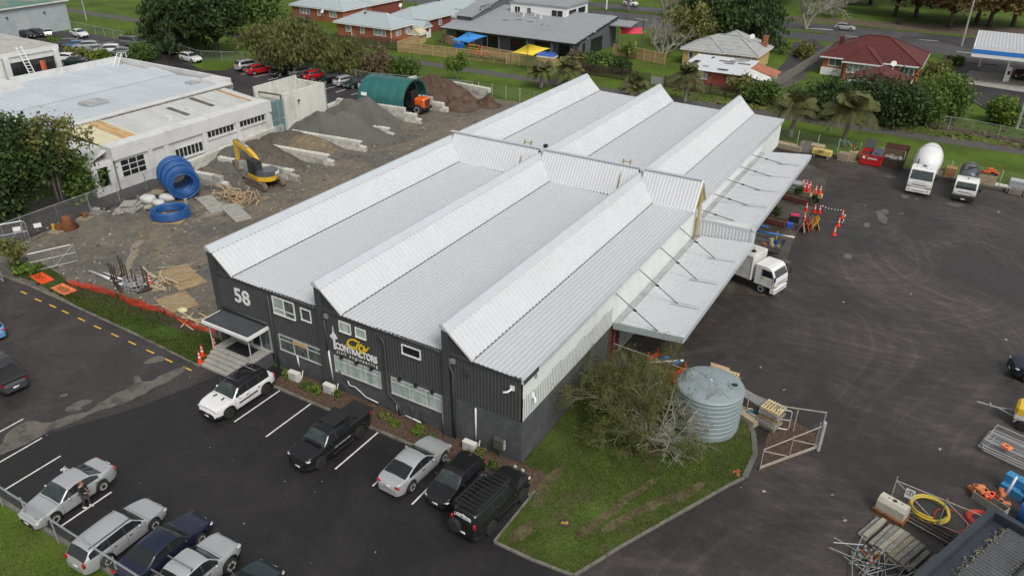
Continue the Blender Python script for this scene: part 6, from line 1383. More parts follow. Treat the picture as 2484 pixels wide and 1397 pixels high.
def hip(t, x0, x1, y0, y1, zw, zr, ov, mroof, mwall, ridge='x', m_eave='white', step=0, gable=False, walls=True, over=0):
    """walls, a hipped or gabled roof, fascia; coordinates local to t"""
    if walls: b = MB(); b.box(x0,x1,y0,y1,0,zw); b.obj('wall', mwall, t)
    X0,X1,Y0,Y1 = x0-ov,x1+ov,y0-ov,y1+ov; e = zw+.02; b = MB()
    if ridge == 'x': k = 0 if gable else min((Y1-Y0)/2,(X1-X0)/2-.1); ym = (Y0+Y1)/2; A, B = Vector((X0+k,ym,zr)), Vector((X1-k,ym,zr))
    else: k = 0 if gable else min((X1-X0)/2,(Y1-Y0)/2-.1); xm = (X0+X1)/2; A, B = Vector((xm,Y0+k,zr)), Vector((xm,Y1-k,zr))
    c = [Vector(p) for p in ((X0,Y0,e),(X1,Y0,e),(X1,Y1,e),(X0,Y1,e))]
    faces = [(c[0],c[1],B,A),(c[1],c[2],B),(c[2],c[3],A,B),(c[3],c[0],A)] if ridge == 'x' else [(c[0],c[1],A),(c[1],c[2],B,A),(c[2],c[3],B),(c[3],c[0],A,B)]
    def course(f, n):
        # overlapping courses of tiles or sheets from the eave up
        a, d = f[0], f[1]; tl, tr = (f[3], f[2]) if len(f) == 4 else (f[2], f[2]); nn = (d-a).cross(tl-a).normalized()*.035
        for i in range(n):
            f0, f1 = i/n, (i+1)/n; p, q, r_, s_ = a.lerp(tl,f0)+nn, d.lerp(tr,f0)+nn, d.lerp(tr,f1), a.lerp(tl,f1); b.quad(p,q,r_,s_); b.quad(p-nn,q-nn,q,p)
    for f in faces:
        if len(f) == 3 and gable: b.quad(*f); continue
        course(f, step or 1)
    b.obj('roof', mroof, t)
    b = MB()
    for p, q in zip(c, c[1:]+c[:1]): b.beam(p-Vector((0,0,.14+over)), q-Vector((0,0,.14+over)), .08, .22)
    b.obj('fascia', M[m_eave], t)
    b = MB(); rr = [(A,B)]
    if not gable: rr += [(c[0],A),(c[3],A),(c[1],B),(c[2],B)] if ridge == 'x' else [(c[0],A),(c[1],A),(c[2],B),(c[3],B)]
    for p, q in rr: b.beam(p+Vector((0,0,.05)), q+Vector((0,0,.05)), .28, .08)
    b.obj('ridge_capping', mroof, t)
def win_f(t, x0, x1, z0, z1, y, cols=1, glass='window_white'):
    return window(t, x0, x1, z0, z1, y, [x0+(x1-x0)*k/cols for k in range(1,cols)], glass, fm='white', dep=.06, fw=.09)
def win_s(t, y0, y1, z0, z1, x, cols=2, glass='window_white'):
    return xwin(t, y0, y1, z0, z1, x, cols, 1, 'white', glass=glass)
def dish(t, p):
    b = MB(); b.lathe([(.05,0),(.3,.06),(.42,.14)],12); b.mv(Matrix.Translation(p) @ Matrix.Rotation(1.1,4,'X')); b.tube([p,(p[0],p[1],p[2]-.9)],.035,5); b.obj('satellite_dish', M['white'], t)
# brick house on the left
t = thing('brick_house', 'orange brick house with a pale roof behind the dark trees', 'house', (-109,105,0))
hip(t,-7.4,7.2,-4.7,5.0,2.8,4.9,.4,M['tile_pale'],M['brick'],'x',step=6); hip(t,.5,7.2,5.0,16,2.8,4.7,.38,M['tile_pale'],M['brick_dark'],'y',step=6)
for x0,x1,c in ((-5,-2.2,3),(.2,.9,1),(3.6,5.4,2)): win_f(t,x0,x1,1.2,2.4,-4.7,c)
win_s(t,2,3,1.0,2.4,7.2,1); dish(t,(2.2,-5.3,2.2))
b = MB(); b.lathe([(.2,0),(.2,.3),(.3,.3),(.3,.38)],8,(-1,-1,4.2)); b.obj('flue', M['trim'], t)
tr = thing('trampoline', 'netted trampoline in front of the left brick house', 'trampoline', (-110.5,97.4,0))
b = MB(); b.lathe([(1.6,.8),(1.6,.88)],16); b.obj('mat', M['black'], tr)
for k in range(6):
    a = k*math.pi/3; MB().tube([(1.6*math.cos(a),1.6*math.sin(a),0),(1.65*math.cos(a),1.65*math.sin(a),2.4)],.05,5).obj('pole', mat('purple_foam',(.12,.10,.25),.8,.1,2) if k == 0 else bpy.data.materials['purple_foam'], tr)
# second brick house, L shaped
t = thing('brick_house', 'orange brick house with a long grey wing and a white porch gable', 'house', (-87.5,95,0))
hip(t,-6.9,6.7,-4.8,3.2,2.65,4.5,.45,M['tile_pale'],M['brick'],'x',step=6); hip(t,-1.6,6.6,3.0,30,2.66,4.6,.42,M['tile_pale'],M['brick_dark'],'y',step=6)
for x0,x1,c in ((-4.4,-3.4,1),(-.7,.1,1),(2.6,5.4,3)): win_f(t,x0,x1,1.1,2.3,-4.8,c)
for y0,y1,c in ((-3.2,-1.8,2),(-.2,1.2,2),(11,12,1),(18,20,2)): win_s(t,y0,y1,1.0,2.3,6.7,c)
hip(t,6.6,9.6,1.9,4.2,2.2,3.3,.25,M['tile_pale'],M['white'],'x',gable=True); hip(t,6.5,10.2,15.5,19,2.2,3.4,.25,M['tile_pale'],M['white'],'x',gable=True)
b = MB(); b.quad((9.62,2.6,1.2),(9.62,3.5,1.2),(9.62,3.5,2.1),(9.62,2.6,2.1)); b.obj('red_panel', mat('maroon',(.25,.01,.03),.6,.1,1), t)
for x in (-3.0,6.85): b = MB(); b.tube([(x,-4.9,0),(x,-4.9,2.5)],.07,6); b.obj('downpipe', M['white'], t)
dish(t,(3,-1,4.2)); dish(t,(1,6,5.0))
for p in ((-2,-1.6,3.9),(2.5,9,4.5),(2.5,17,4.5)): b = MB(); b.lathe([(.15,0),(.15,.35),(.3,.35),(.3,.5)],8,p); b.obj('flue', M['trim'], t)
# kindergarten
t = thing('kindergarten', 'slate grey kindergarten with a wide sloping grey roof and a white upper storey', 'building', (-58,97,0))
def kq(name, pts, m): b = MB(); b.quad(*pts); return b.obj(name, m, t)
b = MB(); v = Vector((0,18,2.2)); corr(b,(-14.7,-2.2,3.0),(1,0,0),v,28.9,v.length,.5,.04,nrm=(0,0,1)); b.obj('roof', M['kroof'], t)
b = MB(); b.box(-14.5,14,-.2,15.6,0,2.95); b.add([(14,-.2,2.9),(14,15.6,2.9),(14,15.6,5.0),(14,-.2,3.2),(-14.5,-.2,2.9),(-14.5,15.6,2.9),(-14.5,15.6,5.0),(-14.5,-.2,3.2)],[(0,1,2,3),(7,6,5,4),(1,5,6,2)]); b.obj('wall', M['slate_clad'], t)
for k in range(16): b = MB(); zt = .15+k*.3; b.box(14.0,14.03,max(-.2,(zt-3.0)*8.2-1.5),15.6,zt,zt+.26); b.obj('weatherboard', M['slate_clad'], t)
b = MB(); b.beam((-14.7,-2.25,2.9),(14.2,-2.25,2.9),.12,.25); b.beam((14.22,-2.2,2.92),(14.22,15.8,5.12),.1,.25); b.obj('fascia', M['trim'], t)
for x in (-14.3,-7,-1.5,4.5,9.5,13.8): MB().box(x-.1,x+.1,-2.15,-1.95,0,2.9).obj('verandah_post', M['slate_clad'], t)
for x0,x1 in ((-12,-9),(-6,-2.5),(0,3),(5,8),(10,12)): window(t,x0,x1,.2,2.3,-.2,[(x0+x1)/2],'dark_glass',fm='trim',dep=.06)
xwin(t,4.4,9.2,.15,2.7,14.03,3,1,'trim'); xwin(t,1,1.9,.1,2.5,14.03,1,1,'trim')
for y in (2.5,5.2,5.7): b = MB(); b.obox((14.15,y,3.3 if y < 3 else 3.9),(.25,.25,.2)); b.obj('flood_lamp', M['white'], t)
# raised left roof with its clerestory wall
b = MB(); b.add([(-11,3.6,3.8),(-11,17,5.2),(-11,17,7.3),(-11,3.6,4.6)],[(0,1,2,3)]); b.add([(-11,3.6,3.7),(-14.6,3.6,3.7),(-14.6,3.6,4.6),(-11,3.6,4.6)],[(0,1,2,3)]); b.obj('clerestory_wall', M['slate_clad'], t)
b = MB(); b.add([(-15,3.0,4.5),(-10.8,3.0,4.5),(-10.8,17.4,7.35),(-15,17.4,7.35)],[(0,1,2,3)]); b.beam((-10.8,3.0,4.45),(-10.8,17.4,7.3),.1,.25); b.obj('raised_roof', M['kroof'], t)
xwin(t,6.5,10.5,5.2,6.0,-10.97,4,1,'trim',glass='window_white')
b = MB(); b.box(-7.2,5.0,11.7,21.5,3,6.4); b.obj('upper_storey', M['white'], t)
b = MB(); b.box(-7.4,5.2,11.6,21.7,6.25,6.6); b.quad((-7.2,11.9,6.61),(5.0,11.9,6.61),(5,21.5,6.61),(-7.2,21.5,6.61)); b.obj('upper_roof', M['kroof'], t)
for x0,x1 in ((-6.2,-5),(-3.4,-2.6),(2.0,4.4)): window(t,x0,x1,4.6,5.8,11.7,[(x0+x1)/2],'dark_glass',fm='white',dep=.06)
for y0,y1 in ((13.2,16.2),(17.2,20.2)): xwin(t,y0,y1,4.7,5.7,5.0,3,1,'trim')
for x,y in ((-3.2,9.3),(-1.2,10.4),(.6,9.3)):
    b = MB(); b.cbox(x-.55,x+.55,y-.25,y+.25,4.45,5.4,.04); b.obj('air_conditioner', M['render'], t)
    b = MB(); b.lathe([(.33,-.27),(.30,-.29),(.05,-.29)],14,(x-.12,y,4.95),'y'); b.obj('fan_grille', M['gutter'], t)
for x,y in ((-5,6.5),(-2.5,7.5),(0,7.2)): b = MB(); b.obox((x,y,3.05+ (y+2.2)*2.2/18+.1),(1.3,.8,.16)); b.obj('skylight', M['gutter'], t)
b = MB(); b.lathe([(.25,0),(.25,.4),(.35,.45)],10,(3.5,5.5,3.9)); b.lathe([(.08,0),(.08,.7)],8,(5,5,3.9)); b.obj('roof_vent', M['galv'], t)
b = MB(); b.add([(14.2,12,4.2),(14.2,16,4.6),(18.5,15.5,4.7),(18.5,12,4.3)],[(0,1,2,3)]); b.beam((14.2,12,4.1),(18.5,12,4.2),.1,.2); b.obj('porch_roof', M['kroof'], t)
# shade sails
def sail(label, pts, m, group='shade sails at the kindergarten'):
    t = thing('shade_sail', label, 'shade sail', (0,0,0), 0, group)
    a, c, d, e = [Vector(p) for p in pts]; n = 10; b = MB()
    for i in range(n+1):
        for j in range(n+1):
            u, v = i/n, j/n; p = a.lerp(c,u).lerp(e.lerp(d,u),v); ed = (4*u*(1-u))*(4*v*(1-v)); p.z -= .35*ed
            ctr = (a+c+d+e)/4; pull = .16*(4*u*(1-u)*abs(2*v-1)**3+4*v*(1-v)*abs(2*u-1)**3); p = p.lerp(Vector((ctr.x,ctr.y,p.z)), pull); b.v.append(p[:])
    for i in range(n):
        for j in range(n): k = i*(n+1)+j; b.f.append((k,k+1,k+n+2,k+n+1)); b.m.append(0)
    b.obj('sail', m, t, True)
    for p in (a,c,d,e): MB().tube([(p.x,p.y,0),p],.06,6).obj('mast', M['slate_clad'], t)
def G3(px, z): return (*px, z)
sail('blue shade sail over the kindergarten yard', [G3((-64.97,87.62),2.6),G3((-62.57,89.37),4.0),G3((-60.53,92.60),3.0),G3((-60.97,87.17),2.6)], mat('sail_blue',(0.03,0.22,0.55),.7,.06,1))
sail('yellow shade sail over the kindergarten yard', [G3((-50.74,84.43),2.6),G3((-47.86,85.16),4.2),G3((-45.85,89.30),3.0),G3((-46.88,85.03),2.4)], mat('sail_yellow',(0.72,0.55,0.05),.7,.06,1))
sail('pink red shade sail beside the kindergarten', [G3((-41.81,109.62),2.6),G3((-42.98,111.15),3.6),G3((-38.67,113.02),3.6),G3((-38.50,112.82),2.6)], mat('sail_pink',(0.70,0.05,0.10),.7,.06,1))
# timber fences: rails, posts and a run of palings in each bay
M['paling'] = mat('fresh_paling', (0.50,0.36,0.19), .85, .18, 2.2, dirt=((.36,.25,.13),.6,2), stretch=(3,3,.5)); M['old_paling'] = mat('dark_paling', (0.062,0.034,0.030), .9, .35, 1.5, dirt=((.12,.10,.09),.5,1.2)); M['grey_paling'] = mat('grey_paling', (0.25,0.24,0.22), .9, .2, 1.5)
def paling_fence(label, pts, h, m, bay=2.4, rails=True):
    t = thing('timber_fence', label, 'fence', (*pts[0],0))
    o0 = Vector((*pts[0],0))
    for p, q in zip(pts, pts[1:]):
        p = Vector((*p,0))-o0; q = Vector((*q,0))-o0; Lg = (q-p).length; n = max(1,round(Lg/bay)); d = (q-p)/Lg; nr = Vector((d.y,-d.x,0))
        for i in range(n):
            a = p+d*(Lg*i/n); b = MB(); k = 14; w = Lg/n/k
            for j in range(k):
                c = a+d*(w*(j+.5)); hh = h+R.uniform(-.03,.03)+ (0 if m is not M['old_paling'] else R.uniform(-.06,.06)); off = R.uniform(-.008,.008)
                b.beam(c+nr*off+Vector((0,0,.03)), c+nr*off+Vector((0,0,hh)), .02, w*.93, up=nr)
            o = b.obj('paling_panel', m, t)
            if rails:
                r_ = MB(); r_.beam(a+nr*.05+Vector((0,0,h*.5)), a+d*(Lg/n)+nr*.05+Vector((0,0,h*.5)),.06,.1); r_.beam(a+nr*.02+Vector((0,0,h+.04)), a+d*(Lg/n)+nr*.02+Vector((0,0,h+.04)),.16,.05); r_.obj('rail', m, t)
            MB().beam(a+nr*.07, a+nr*.07+Vector((0,0,h+.05)), .12,.12).obj('post', m, t)
    return t
paling_fence('new pale timber fence with graffiti in front of the kindergarten', [(-74.6,84.4),(-43.1,87.4)], 1.75, M['paling'])
paling_fence('new timber fence turning back beside the brick house', [(-74.7,84.5),(-76,95)], 1.75, M['paling'])
paling_fence('timber fence inside the kindergarten yard', [(-67,93),(-73.6,97.0)], 1.6, M['paling'])
paling_fence('low timber fence under the blue sail', [(-61,91.4),(-52.5,90.3)], 1.3, M['paling'])
paling_fence('timber fence at the corner under the yellow sail', [(-44.0,89.6),(-40.5,91.3)], 1.7, M['paling'])
paling_fence('timber fence under the pink red sail', [(-40.5,104),(-29.5,101)], 1.9, M['paling'])
paling_fence('dark stained fence below the brick house with the long wing', [(-92,81.6),(-75.0,85.6)], 2.0, M['old_paling'], rails=False)
DF = paling_fence('dark stained fence along the yellow house garden', [(-41,87.6),(-26.6,86.9)], 1.75, M['old_paling'], rails=False)
paling_fence('dark stained fence below the patched shed', [(-24.2,86.7),(-14.2,85.9),(-6.5,85.1)], 1.75, M['old_paling'], rails=False)
paling_fence('grey paling fence along the red house driveway', [(-9.3,93),(-7.2,128)], 1.6, M['grey_paling'], rails=False)
paling_fence('brown paling fence beside the rusty lean to', [(-8.6,86),(-9.2,93)], 1.8, M['old_paling'], rails=False)
paling_fence('pale low fence right of the red tiled house', [(11.2,108),(12.2,124)], 1.2, M['grey_paling'], rails=False)
b = MB(); b.box(-26.5,-24.3,86.75,86.85,.1,1.3); tag(b.obj('tin_gate', M['galv'], None), 'galvanised tin gate filling the gap in the dark fence', 'gate')
# graffiti scrawl on the pale fence
b = MB(); rr = random.Random(5); d = (Vector((-43.1,87.4,0))-Vector((-74.6,84.4,0))).normalized()
for k in range(16):
    s = 13.0+k*.58; pts = []
    for i in range(9): a = i*.9+k; pts.append(Vector((-74.6,84.25,0))+d*(s+.25*math.cos(a*1.3+rr.random()))+Vector((.02,-.11,.95-.04*k*.3+.33*math.sin(a*1.1+rr.random()))))
    b.tube(pts, .035, 4)
fe = [o for o in bpy.data.objects if o.get('label','').startswith('new pale timber fence with')][0]
o = b.obj('graffiti', M['black'], fe); o.location = -Vector(fe.location); o['kind'] = 'stuff'
# play things in the kindergarten yard
tag(MB().cbox(-.9,.9,-.6,.6,0,1.0,.1).obj('blue_play_box', mat('play_blue',(.02,.12,.45),.5,.1,1), None, False, (-67.37,93.43,0)), 'blue play box under the blue sail', 'play equipment')
t = thing('play_tunnel', 'red and yellow play frame under the blue sail', 'play equipment', (-63.05,92.31,0))
for x in (-1.1,1.1): MB().tube([(x,.5*math.cos(2*math.pi*k/10),.6+.55*math.sin(2*math.pi*k/10)) for k in range(10)],.1,6,closed=True).obj('hoop', mat('play_red',(.6,.02,.02),.5,.05,1) if x < 0 else bpy.data.materials['play_red'], t)
b = MB(); b.tube([(-1.1,0,1.15),(1.1,0,1.15)],.09,6); b.tube([(-1.1,-.5,.7),(1.1,-.5,.7)],.07,6); b.obj('rail', mat('play_yellow',(.7,.5,.03),.5,.05,1), t)
b = MB(); b.prism([(-2,-.8),(2,-.8),(2,.8),(-2,.8)],0,.25); tag(b.obj('sand_pit', bpy.data.materials['play_red'], None, False, (-60.83,91.64,0), .1), 'red edged sand pit beside the play frame', 'sand pit')
t = thing('play_house', 'small timber play house with a pale gable roof', 'play house', (-76.73,93.26,0), .1)
hip(t,-1.1,1.1,-1.0,1.0,1.8,2.8,.3,mat('cream_ply',(.55,.49,.33),.8,.1,1),M['paling'],'y',gable=True); b = MB(); b.box(-.4,.4,-1.03,-1.0,.1,1.5); b.obj('doorway', M['tile_red'], t)
t = thing('garden_shed', 'little timber shed with a blue roof under the yellow sail', 'shed', (-47.69,91.76,0), .1)
hip(t,-1.5,1.5,-.8,.8,1.2,1.7,.1,mat('shed_blue',(.05,.12,.45),.6,.1,1),M['paling'],'x',gable=True)
# yellow brick house and the patched shed
t = thing('yellow_brick_house', 'yellow brick house with a grey hipped roof and chimney', 'house', (-21,108,0))
hip(t,-6.3,6.2,-4.2,4.6,2.8,4.8,.45,M['tile_grey'],M['brick_yellow'],'x',step=5); hip(t,-6.3,.5,-4.6,3,2.8,4.5,.45,M['tile_grey'],M['brick_yellow'],'y',step=5,walls=True); hip(t,-4,3,4,9,2.8,4.6,.4,M['tile_grey'],M['brick_yellow'],'y',step=5)
for x0,x1,c in ((-5.2,-4.5,1),(-2.5,-.8,2)): win_f(t,x0,x1,1.2,2.3,-4.6,c,'clear_glass')
for x0,x1,c in ((1.2,2.2,1),(3.6,5.4,3)): win_f(t,x0,x1,1.0,2.3,-4.2,c)
b = MB(); b.box(5.4,6.1,2.0,2.7,2.5,5.0); b.obj('chimney', M['brick'], t); dish(t,(4,0,5))
t = thing('patched_shed', 'red shed with a patched white tin roof and a rusty lean to', 'shed', (-18,95,0))
b = MB(); b.box(-4.9,4.2,-3.6,4.6,0,2.2); b.obj('wall', mat('red_fibro',(.30,.06,.045),.8,.15,1,dirt=((.45,.3,.25),.5,1.2)), t)
b = MB(); v = Vector((0,9.6,.5)); corr(b,(-5.6,-4.3,2.25),(1,0,0),v,10.2,v.length,.35,.035,nrm=(0,0,1)); b.obj('roof', M['roof_white'], t)
for (x,y,w,l) in ((-4.2,0,.9,2.4),(-2.6,3.8,.3,1.2),(.2,2.5,2.6,.35),(1.6,3.4,2.4,.3),(.8,1.4,1.6,.3),(3.0,2.2,2.0,.3),(2.0,4.4,2.5,.25),(-2.0,-1.5,1.0,.5),(1,-2.5,1.6,.6)):
    b = MB(); b.obox((x,y,2.3+(y+4.3)*.5/9.6+.06),(w,l,.02)); b.obj('roof_patch', R.choice([M['trim'],M['trim'],M['gutter']]), t)
b = MB(); v = Vector((0,8,0)); corr(b,(4.6,-4.2,2.55),v,(3.4,0,-.9),4.2,3.5,.35,.035,nrm=(0,0,1)); b.obj('lean_to_roof', M['boxgrp'], t)
b = MB(); corr(b,(4.6,0,2.57),(0,1,0),(3.9,0,-.9),4.6,4.0,.35,.035,nrm=(0,0,1)); b.obj('lean_to_roof', mat('faded_red_sheet',(.36,.14,.085),.8,.25,1), t)
b = MB(); b.box(4.6,8.0,-4.0,4.4,0,1.6); b.obj('lean_to_wall', M['boxgrp'], t)
for x in (-2.4,2.2): win_f(t,x,x+1.3,.9,1.7,-3.6,2)
# red tiled house and its garage
t = thing('red_roof_house', 'brick house with a red tiled hipped roof and white trim', 'house', (2,114.5,0))
hip(t,-7.2,7.2,-5.2,6.3,3.0,6.0,.5,M['tile_red'],M['brick'],'x',step=14); hip(t,-3.4,1.6,-7.4,0,3.0,5.0,.5,M['tile_red'],M['brick'],'y',step=10)
win_f(t,-6.2,-4.2,1.6,2.7,-5.2,2,'clear_glass'); win_f(t,-2.9,1.2,1.3,2.8,-7.4,5); win_f(t,2.6,3.6,1.2,2.7,-5.2,1,'dark_glass'); win_f(t,4.6,6.6,1.2,2.6,-5.2,3,'clear_glass')
b = MB(); b.box(-6.2,-5.5,1,1.7,3.5,5.2); b.obj('chimney', M['tile_red'], t); b = MB(); b.box(-7.3,-4.0,-5.35,-5.2,0,1.2); b.obj('white_base', M['white'], t)
t = thing('garage', 'small garage with a red tiled gable in front of the red roofed house', 'garage', (5,99.5,0))
hip(t,-3.6,3.8,-2.6,2.6,2.5,3.9,.4,M['tile_red'],M['white'],'y',step=8,gable=True); dish(t,(1.2,1.2,4.6)); win_f(t,-1,1,.8,1.8,-2.6,2)
b = MB(); b.box(-4.6,-3.7,-2.4,2.0,0,1.9); b.obj('side_shed', M['boxgrp'], t)
# petrol station canopy with its pump island
t = thing('petrol_canopy', 'white petrol station canopy with a blue band at the right edge', 'canopy', (25,124,0))
b = MB(); b.box(-9.2,12,-8,8.5,4.1,5.7); b.obj('fascia', M['white'], t)
b = MB(); b.box(-9.23,12,-8.03,8.53,4.65,5.3); b.obj('blue_band', mat('station_blue',(.03,.20,.62),.5,.03,1), t)
b = MB(); corr(b,(-9,-7.8,5.71),(1,0,0),(0,1,0),20,16,.5,.05,nrm=(0,0,1)); b.obj('roof_sheet', M['roof'], t)
for x,y in ((-3.6,-4),(-7.6,6)): b = MB(); b.box(x-.15,x+.15,y-.15,y+.15,0,4.6); b.obj('column', M['white'], t)
t = thing('fuel_pump', 'white fuel pump with a red edge under the petrol canopy', 'fuel pump', (21.72,120.62,0))
b = MB(); b.cbox(-.35,.35,-.25,.25,0,2.3,.05); b.obj('cabinet', M['white'], t); b = MB(); b.box(-.25,.25,-.27,-.25,1.1,1.7); b.obj('display', M['navy'] if 'navy' in M else PT['navy'], t); b = MB(); b.box(.36,.42,-.2,.2,.8,2.0); b.obj('side_panel', PT['red'], t)
# lamp posts, sign pole, bin, black posts by the road
def pole(name, label, cat, c, h, r, m, arm=None, dark=0):
    t = thing(name, label, cat, (*c,0)); MB().tube([(0,0,0),(0,0,h*.5),(0,0,h)],[r,r*.85,r*.6],8).obj('pole', m, t)
    if arm: MB().tube([(0,0,h),(arm[0]*.5,arm[1]*.5,h+.6),(arm[0],arm[1],h+.7)],.05,6).obj('arm', m, t); MB().obox((arm[0],arm[1],h+.65),(.7,.25,.15)).obj('lamp_head', M['galv'], t)
    return t
pole('lamp_post', 'tall pale lamp post between the road and the red house', 'lamp post', (13.53,149.33), 13, .2, M['concrete'], (3,-1))
pole('lamp_post', 'pale lamp post at the top beside the kindergarten road', 'lamp post', (-62.94,150.24), 11, .2, M['white'], (3,-1))
pole('power_pole', 'slim grey pole beside the footpath at the upper left', 'pole', (-150.24,73.26), 9, .14, M['gutter'])
pole('sign_mast', 'lattice mast at the right edge near the round shrub', 'mast', (23.49,91.16), 7, .22, M['galv'])
tag(MB().cbox(-.5,.5,-.4,.4,0,1.2,.05).obj('rubbish_bin', M['trim'], None, False, (-0.08,168.51,0)), 'dark rubbish bin on the verge under the autumn trees', 'bin')
for i, p in enumerate([(-59.19,133.61),(-57.89,133.85),(-55.42,133.03),(-52.90,132.90),(-50.29,132.26),(-47.81,131.57),(-45.60,130.76)]): tag(MB().tube([(p[0],p[1],0),(p[0],p[1],2.1)],.07,6).obj('black_post', M['black'], None), 'black steel post in the row between the kindergarten and the road', 'post', 'row of black steel posts')
# ================================================================ wire fences
M['chain'] = net_mat('chain_link', (0.34,0.35,0.35), .075, .0065, .5, True, .3)
M['chain_far'] = net_mat('green_chain_link', (0.20,0.24,0.20), .09, .010, .6, True)
def chain_fence(label, pts, h, step=3.0, net='chain', pm='galv', rail=True, r=.035, zb=0, barbs=0):
    t = thing('chain_link_fence', label, 'fence', (*pts[0],0)); o0 = Vector((*pts[0],0)); b = MB(); b.uv = []; cu = 0
    for p, q in zip(pts, pts[1:]):
        p = Vector((*p,0))-o0; q = Vector((*q,0))-o0; Lg = (q-p).length; n = max(1,round(Lg/step))
        b.quad(p+Vector((0,0,.04+zb)),q+Vector((0,0,.04+zb)),q+Vector((0,0,h)),p+Vector((0,0,h))); b.uv += [(cu,0),(cu+Lg,0),(cu+Lg,h),(cu,h)]; cu += Lg
        for i in range(n+1):
            c = p.lerp(q,i/n); MB().tube([c,c+Vector((0,0,h+(.25 if barbs else .06)))],r,6).obj('post', M[pm], t)
        if rail: MB().tube([p+Vector((0,0,h)),q+Vector((0,0,h))],r*.8,6).obj('rail', M[pm], t)
        for k in range(barbs): MB().tube([p+Vector((0,0,h+.07+.07*k)),q+Vector((0,0,h+.07+.07*k))],.008,4).obj('wire', M[pm], t)
    b.obj('netting', M[net], t); return t
chain_fence('chain link fence between the gravel yard and the white workshop', [(-53.16,-0.53),(-53.44,6.25),(-53.66,15.85),(-54.9,21.2)], 2.0, 3.2)
chain_fence('chain link fence along the front of the car park', [(-34,-16.9),(-9.5,-16.9),(2,-16.9)], 1.55, 2.55, r=.04, barbs=2)
chain_fence('chain link fence behind the back car park', [(-142.44,64.66),(-118.02,63.05),(-97.71,59.72),(-87.77,64.34),(-63.37,63.18),(-47,67)], 1.8, 3.2, 'chain_far', 'gutter')
chain_fence('chain link fence below the petrol station', [(12.97,85.56),(18.47,85.38),(24.43,83.91),(40,87)], 1.7, 3.3, 'chain_far', 'gutter')
# open mesh gates on the left
def mesh_gate(label, p, q, h, extra=False):
    t = thing('mesh_gate', label, 'gate', (*p,0), math.atan2(q[1]-p[1], q[0]-p[0])); Lg = math.hypot(q[0]-p[0], q[1]-p[1])
    b = MB(); b.tube([(0,0,.15),(Lg,0,.15),(Lg,0,h-.2),(Lg-.2,0,h),(0,0,h)],.035,6,closed=True); b.tube([(Lg*.5,0,.15),(Lg*.5,0,h)],.025,5); b.tube([(Lg*.5,0,.15),(Lg,0,h)],.025,5); b.tube([(0,0,h*.55),(Lg,0,h*.55)],.02,5); b.obj('frame', M['galv'], t)
    b = MB(); b.uv = [(0,0),(Lg,0),(Lg,h),(0,h)]; b.quad((0,0,.15),(Lg,0,.15),(Lg,0,h),(0,0,h)); b.obj('netting', M['chain'], t); return t
g = mesh_gate('mesh gate with two white signs left of the chain link fence', (-53.46,-0.72), (-51.77,2.50), 2.2)
for x in (2.6,4.2): MB().box(x,x+.6,-.05,-.03,1.35,1.75).obj('sign', M['white'], g)
mesh_gate('leaning mesh gate leaf beside the sapling', (-46.11,-0.73), (-44.78,2.40), 1.7); mesh_gate('mesh gate leaf at the left picture edge', (-51.21,-1.94), (-46.32,-2.98), 1.9)
# green welded wire fence along the back of the yard
M['green_wire'] = mat('green_wire', (0.26,0.33,0.18), .6, .1, 2); M['pale_post'] = mat('pale_green_post', (0.46,0.52,0.36), .6, .1, 2)
def wire_fence(label, pts, h, step):
    t = thing('wire_fence', label, 'fence', (*pts[0],0)); o0 = Vector((*pts[0],0)); b = MB()
    for p, q in zip(pts, pts[1:]):
        p = Vector((*p,0))-o0; q = Vector((*q,0))-o0; n = max(1,round((q-p).length/step)); d = (q-p).normalized()
        for k in range(9): z = .1+k*(h-.1)/8; b.beam(p+Vector((0,0,z)),q+Vector((0,0,z)),.03,.022)
        m = int((q-p).length/.2)
        for i in range(m): c = p+d*(i*.2); b.add([c+d*-.003+Vector((0,0,.05)),c+d*.003+Vector((0,0,.05)),c+d*.003+Vector((0,0,h)),c-d*.003+Vector((0,0,h))],[(0,1,2,3)])
        for i in range(n+1): c = p.lerp(q,i/n); MB().tube([c,c+Vector((0,0,h+.12))],.045,6).obj('post', M['pale_post'], t)
    o = b.obj('wire', M['green_wire'], t); o['kind'] = 'stuff'; return t
wire_fence('green welded wire fence behind the mixer truck and skips', [(-2.25,68.1),(24.5,64.6),(44,62)], 1.8, 2.5)
wire_fence('green welded wire fence behind the soil heap', [(-46,67.1),(-36.5,67.0),(-22,68.4),(-2.25,68.1)], 1.8, 2.5)

# ================================================================ the lawn corner: tank, pens, pallets, gate
M['tank'] = mat('grey_green_tank', (0.25,0.295,0.31), .5, .06, .8, dirt=((.19,.22,.225),.5,.9))
t = thing('water_tank', 'round grey green water tank with a ribbed lid on the lawn', 'water tank', (7.75,9.1,.1))
rad = 1.95; prof = [(rad,0)]
for k in range(8): z = .12+k*.31; prof += [(rad,z+.02),(rad+.035,z+.05),(rad+.035,z+.24),(rad,z+.28)]
prof += [(rad+.03,2.66),(rad+.05,2.72),(rad-.02,2.80)]
MB().lathe(prof, 48).obj('wall', M['tank'], t)
b = MB(); b.lathe([(rad-.02,2.8),(rad-.1,2.84),(1.2,2.98),(.5,3.08),(.12,3.12),(0,3.12)],48,cap=False); b.obj('lid', M['tank'], t, True)
for k in range(8):
    a = 2*math.pi*k/8+.2; MB().beam((.2*math.cos(a),.2*math.sin(a),3.12),((rad-.3)*math.cos(a),(rad-.3)*math.sin(a),2.9),.11,.06).obj('lid_rib', M['tank'], t)
    c = MB()
    for s in (-.1,.1): nx, ny = -math.sin(a)*s, math.cos(a)*s; c.beam((.25*math.cos(a)+nx,.25*math.sin(a)+ny,3.09),((rad-.35)*math.cos(a)+nx,(rad-.35)*math.sin(a)+ny,2.87),.03,.06)
    c.obj('rib_edge', M['tank'], t)
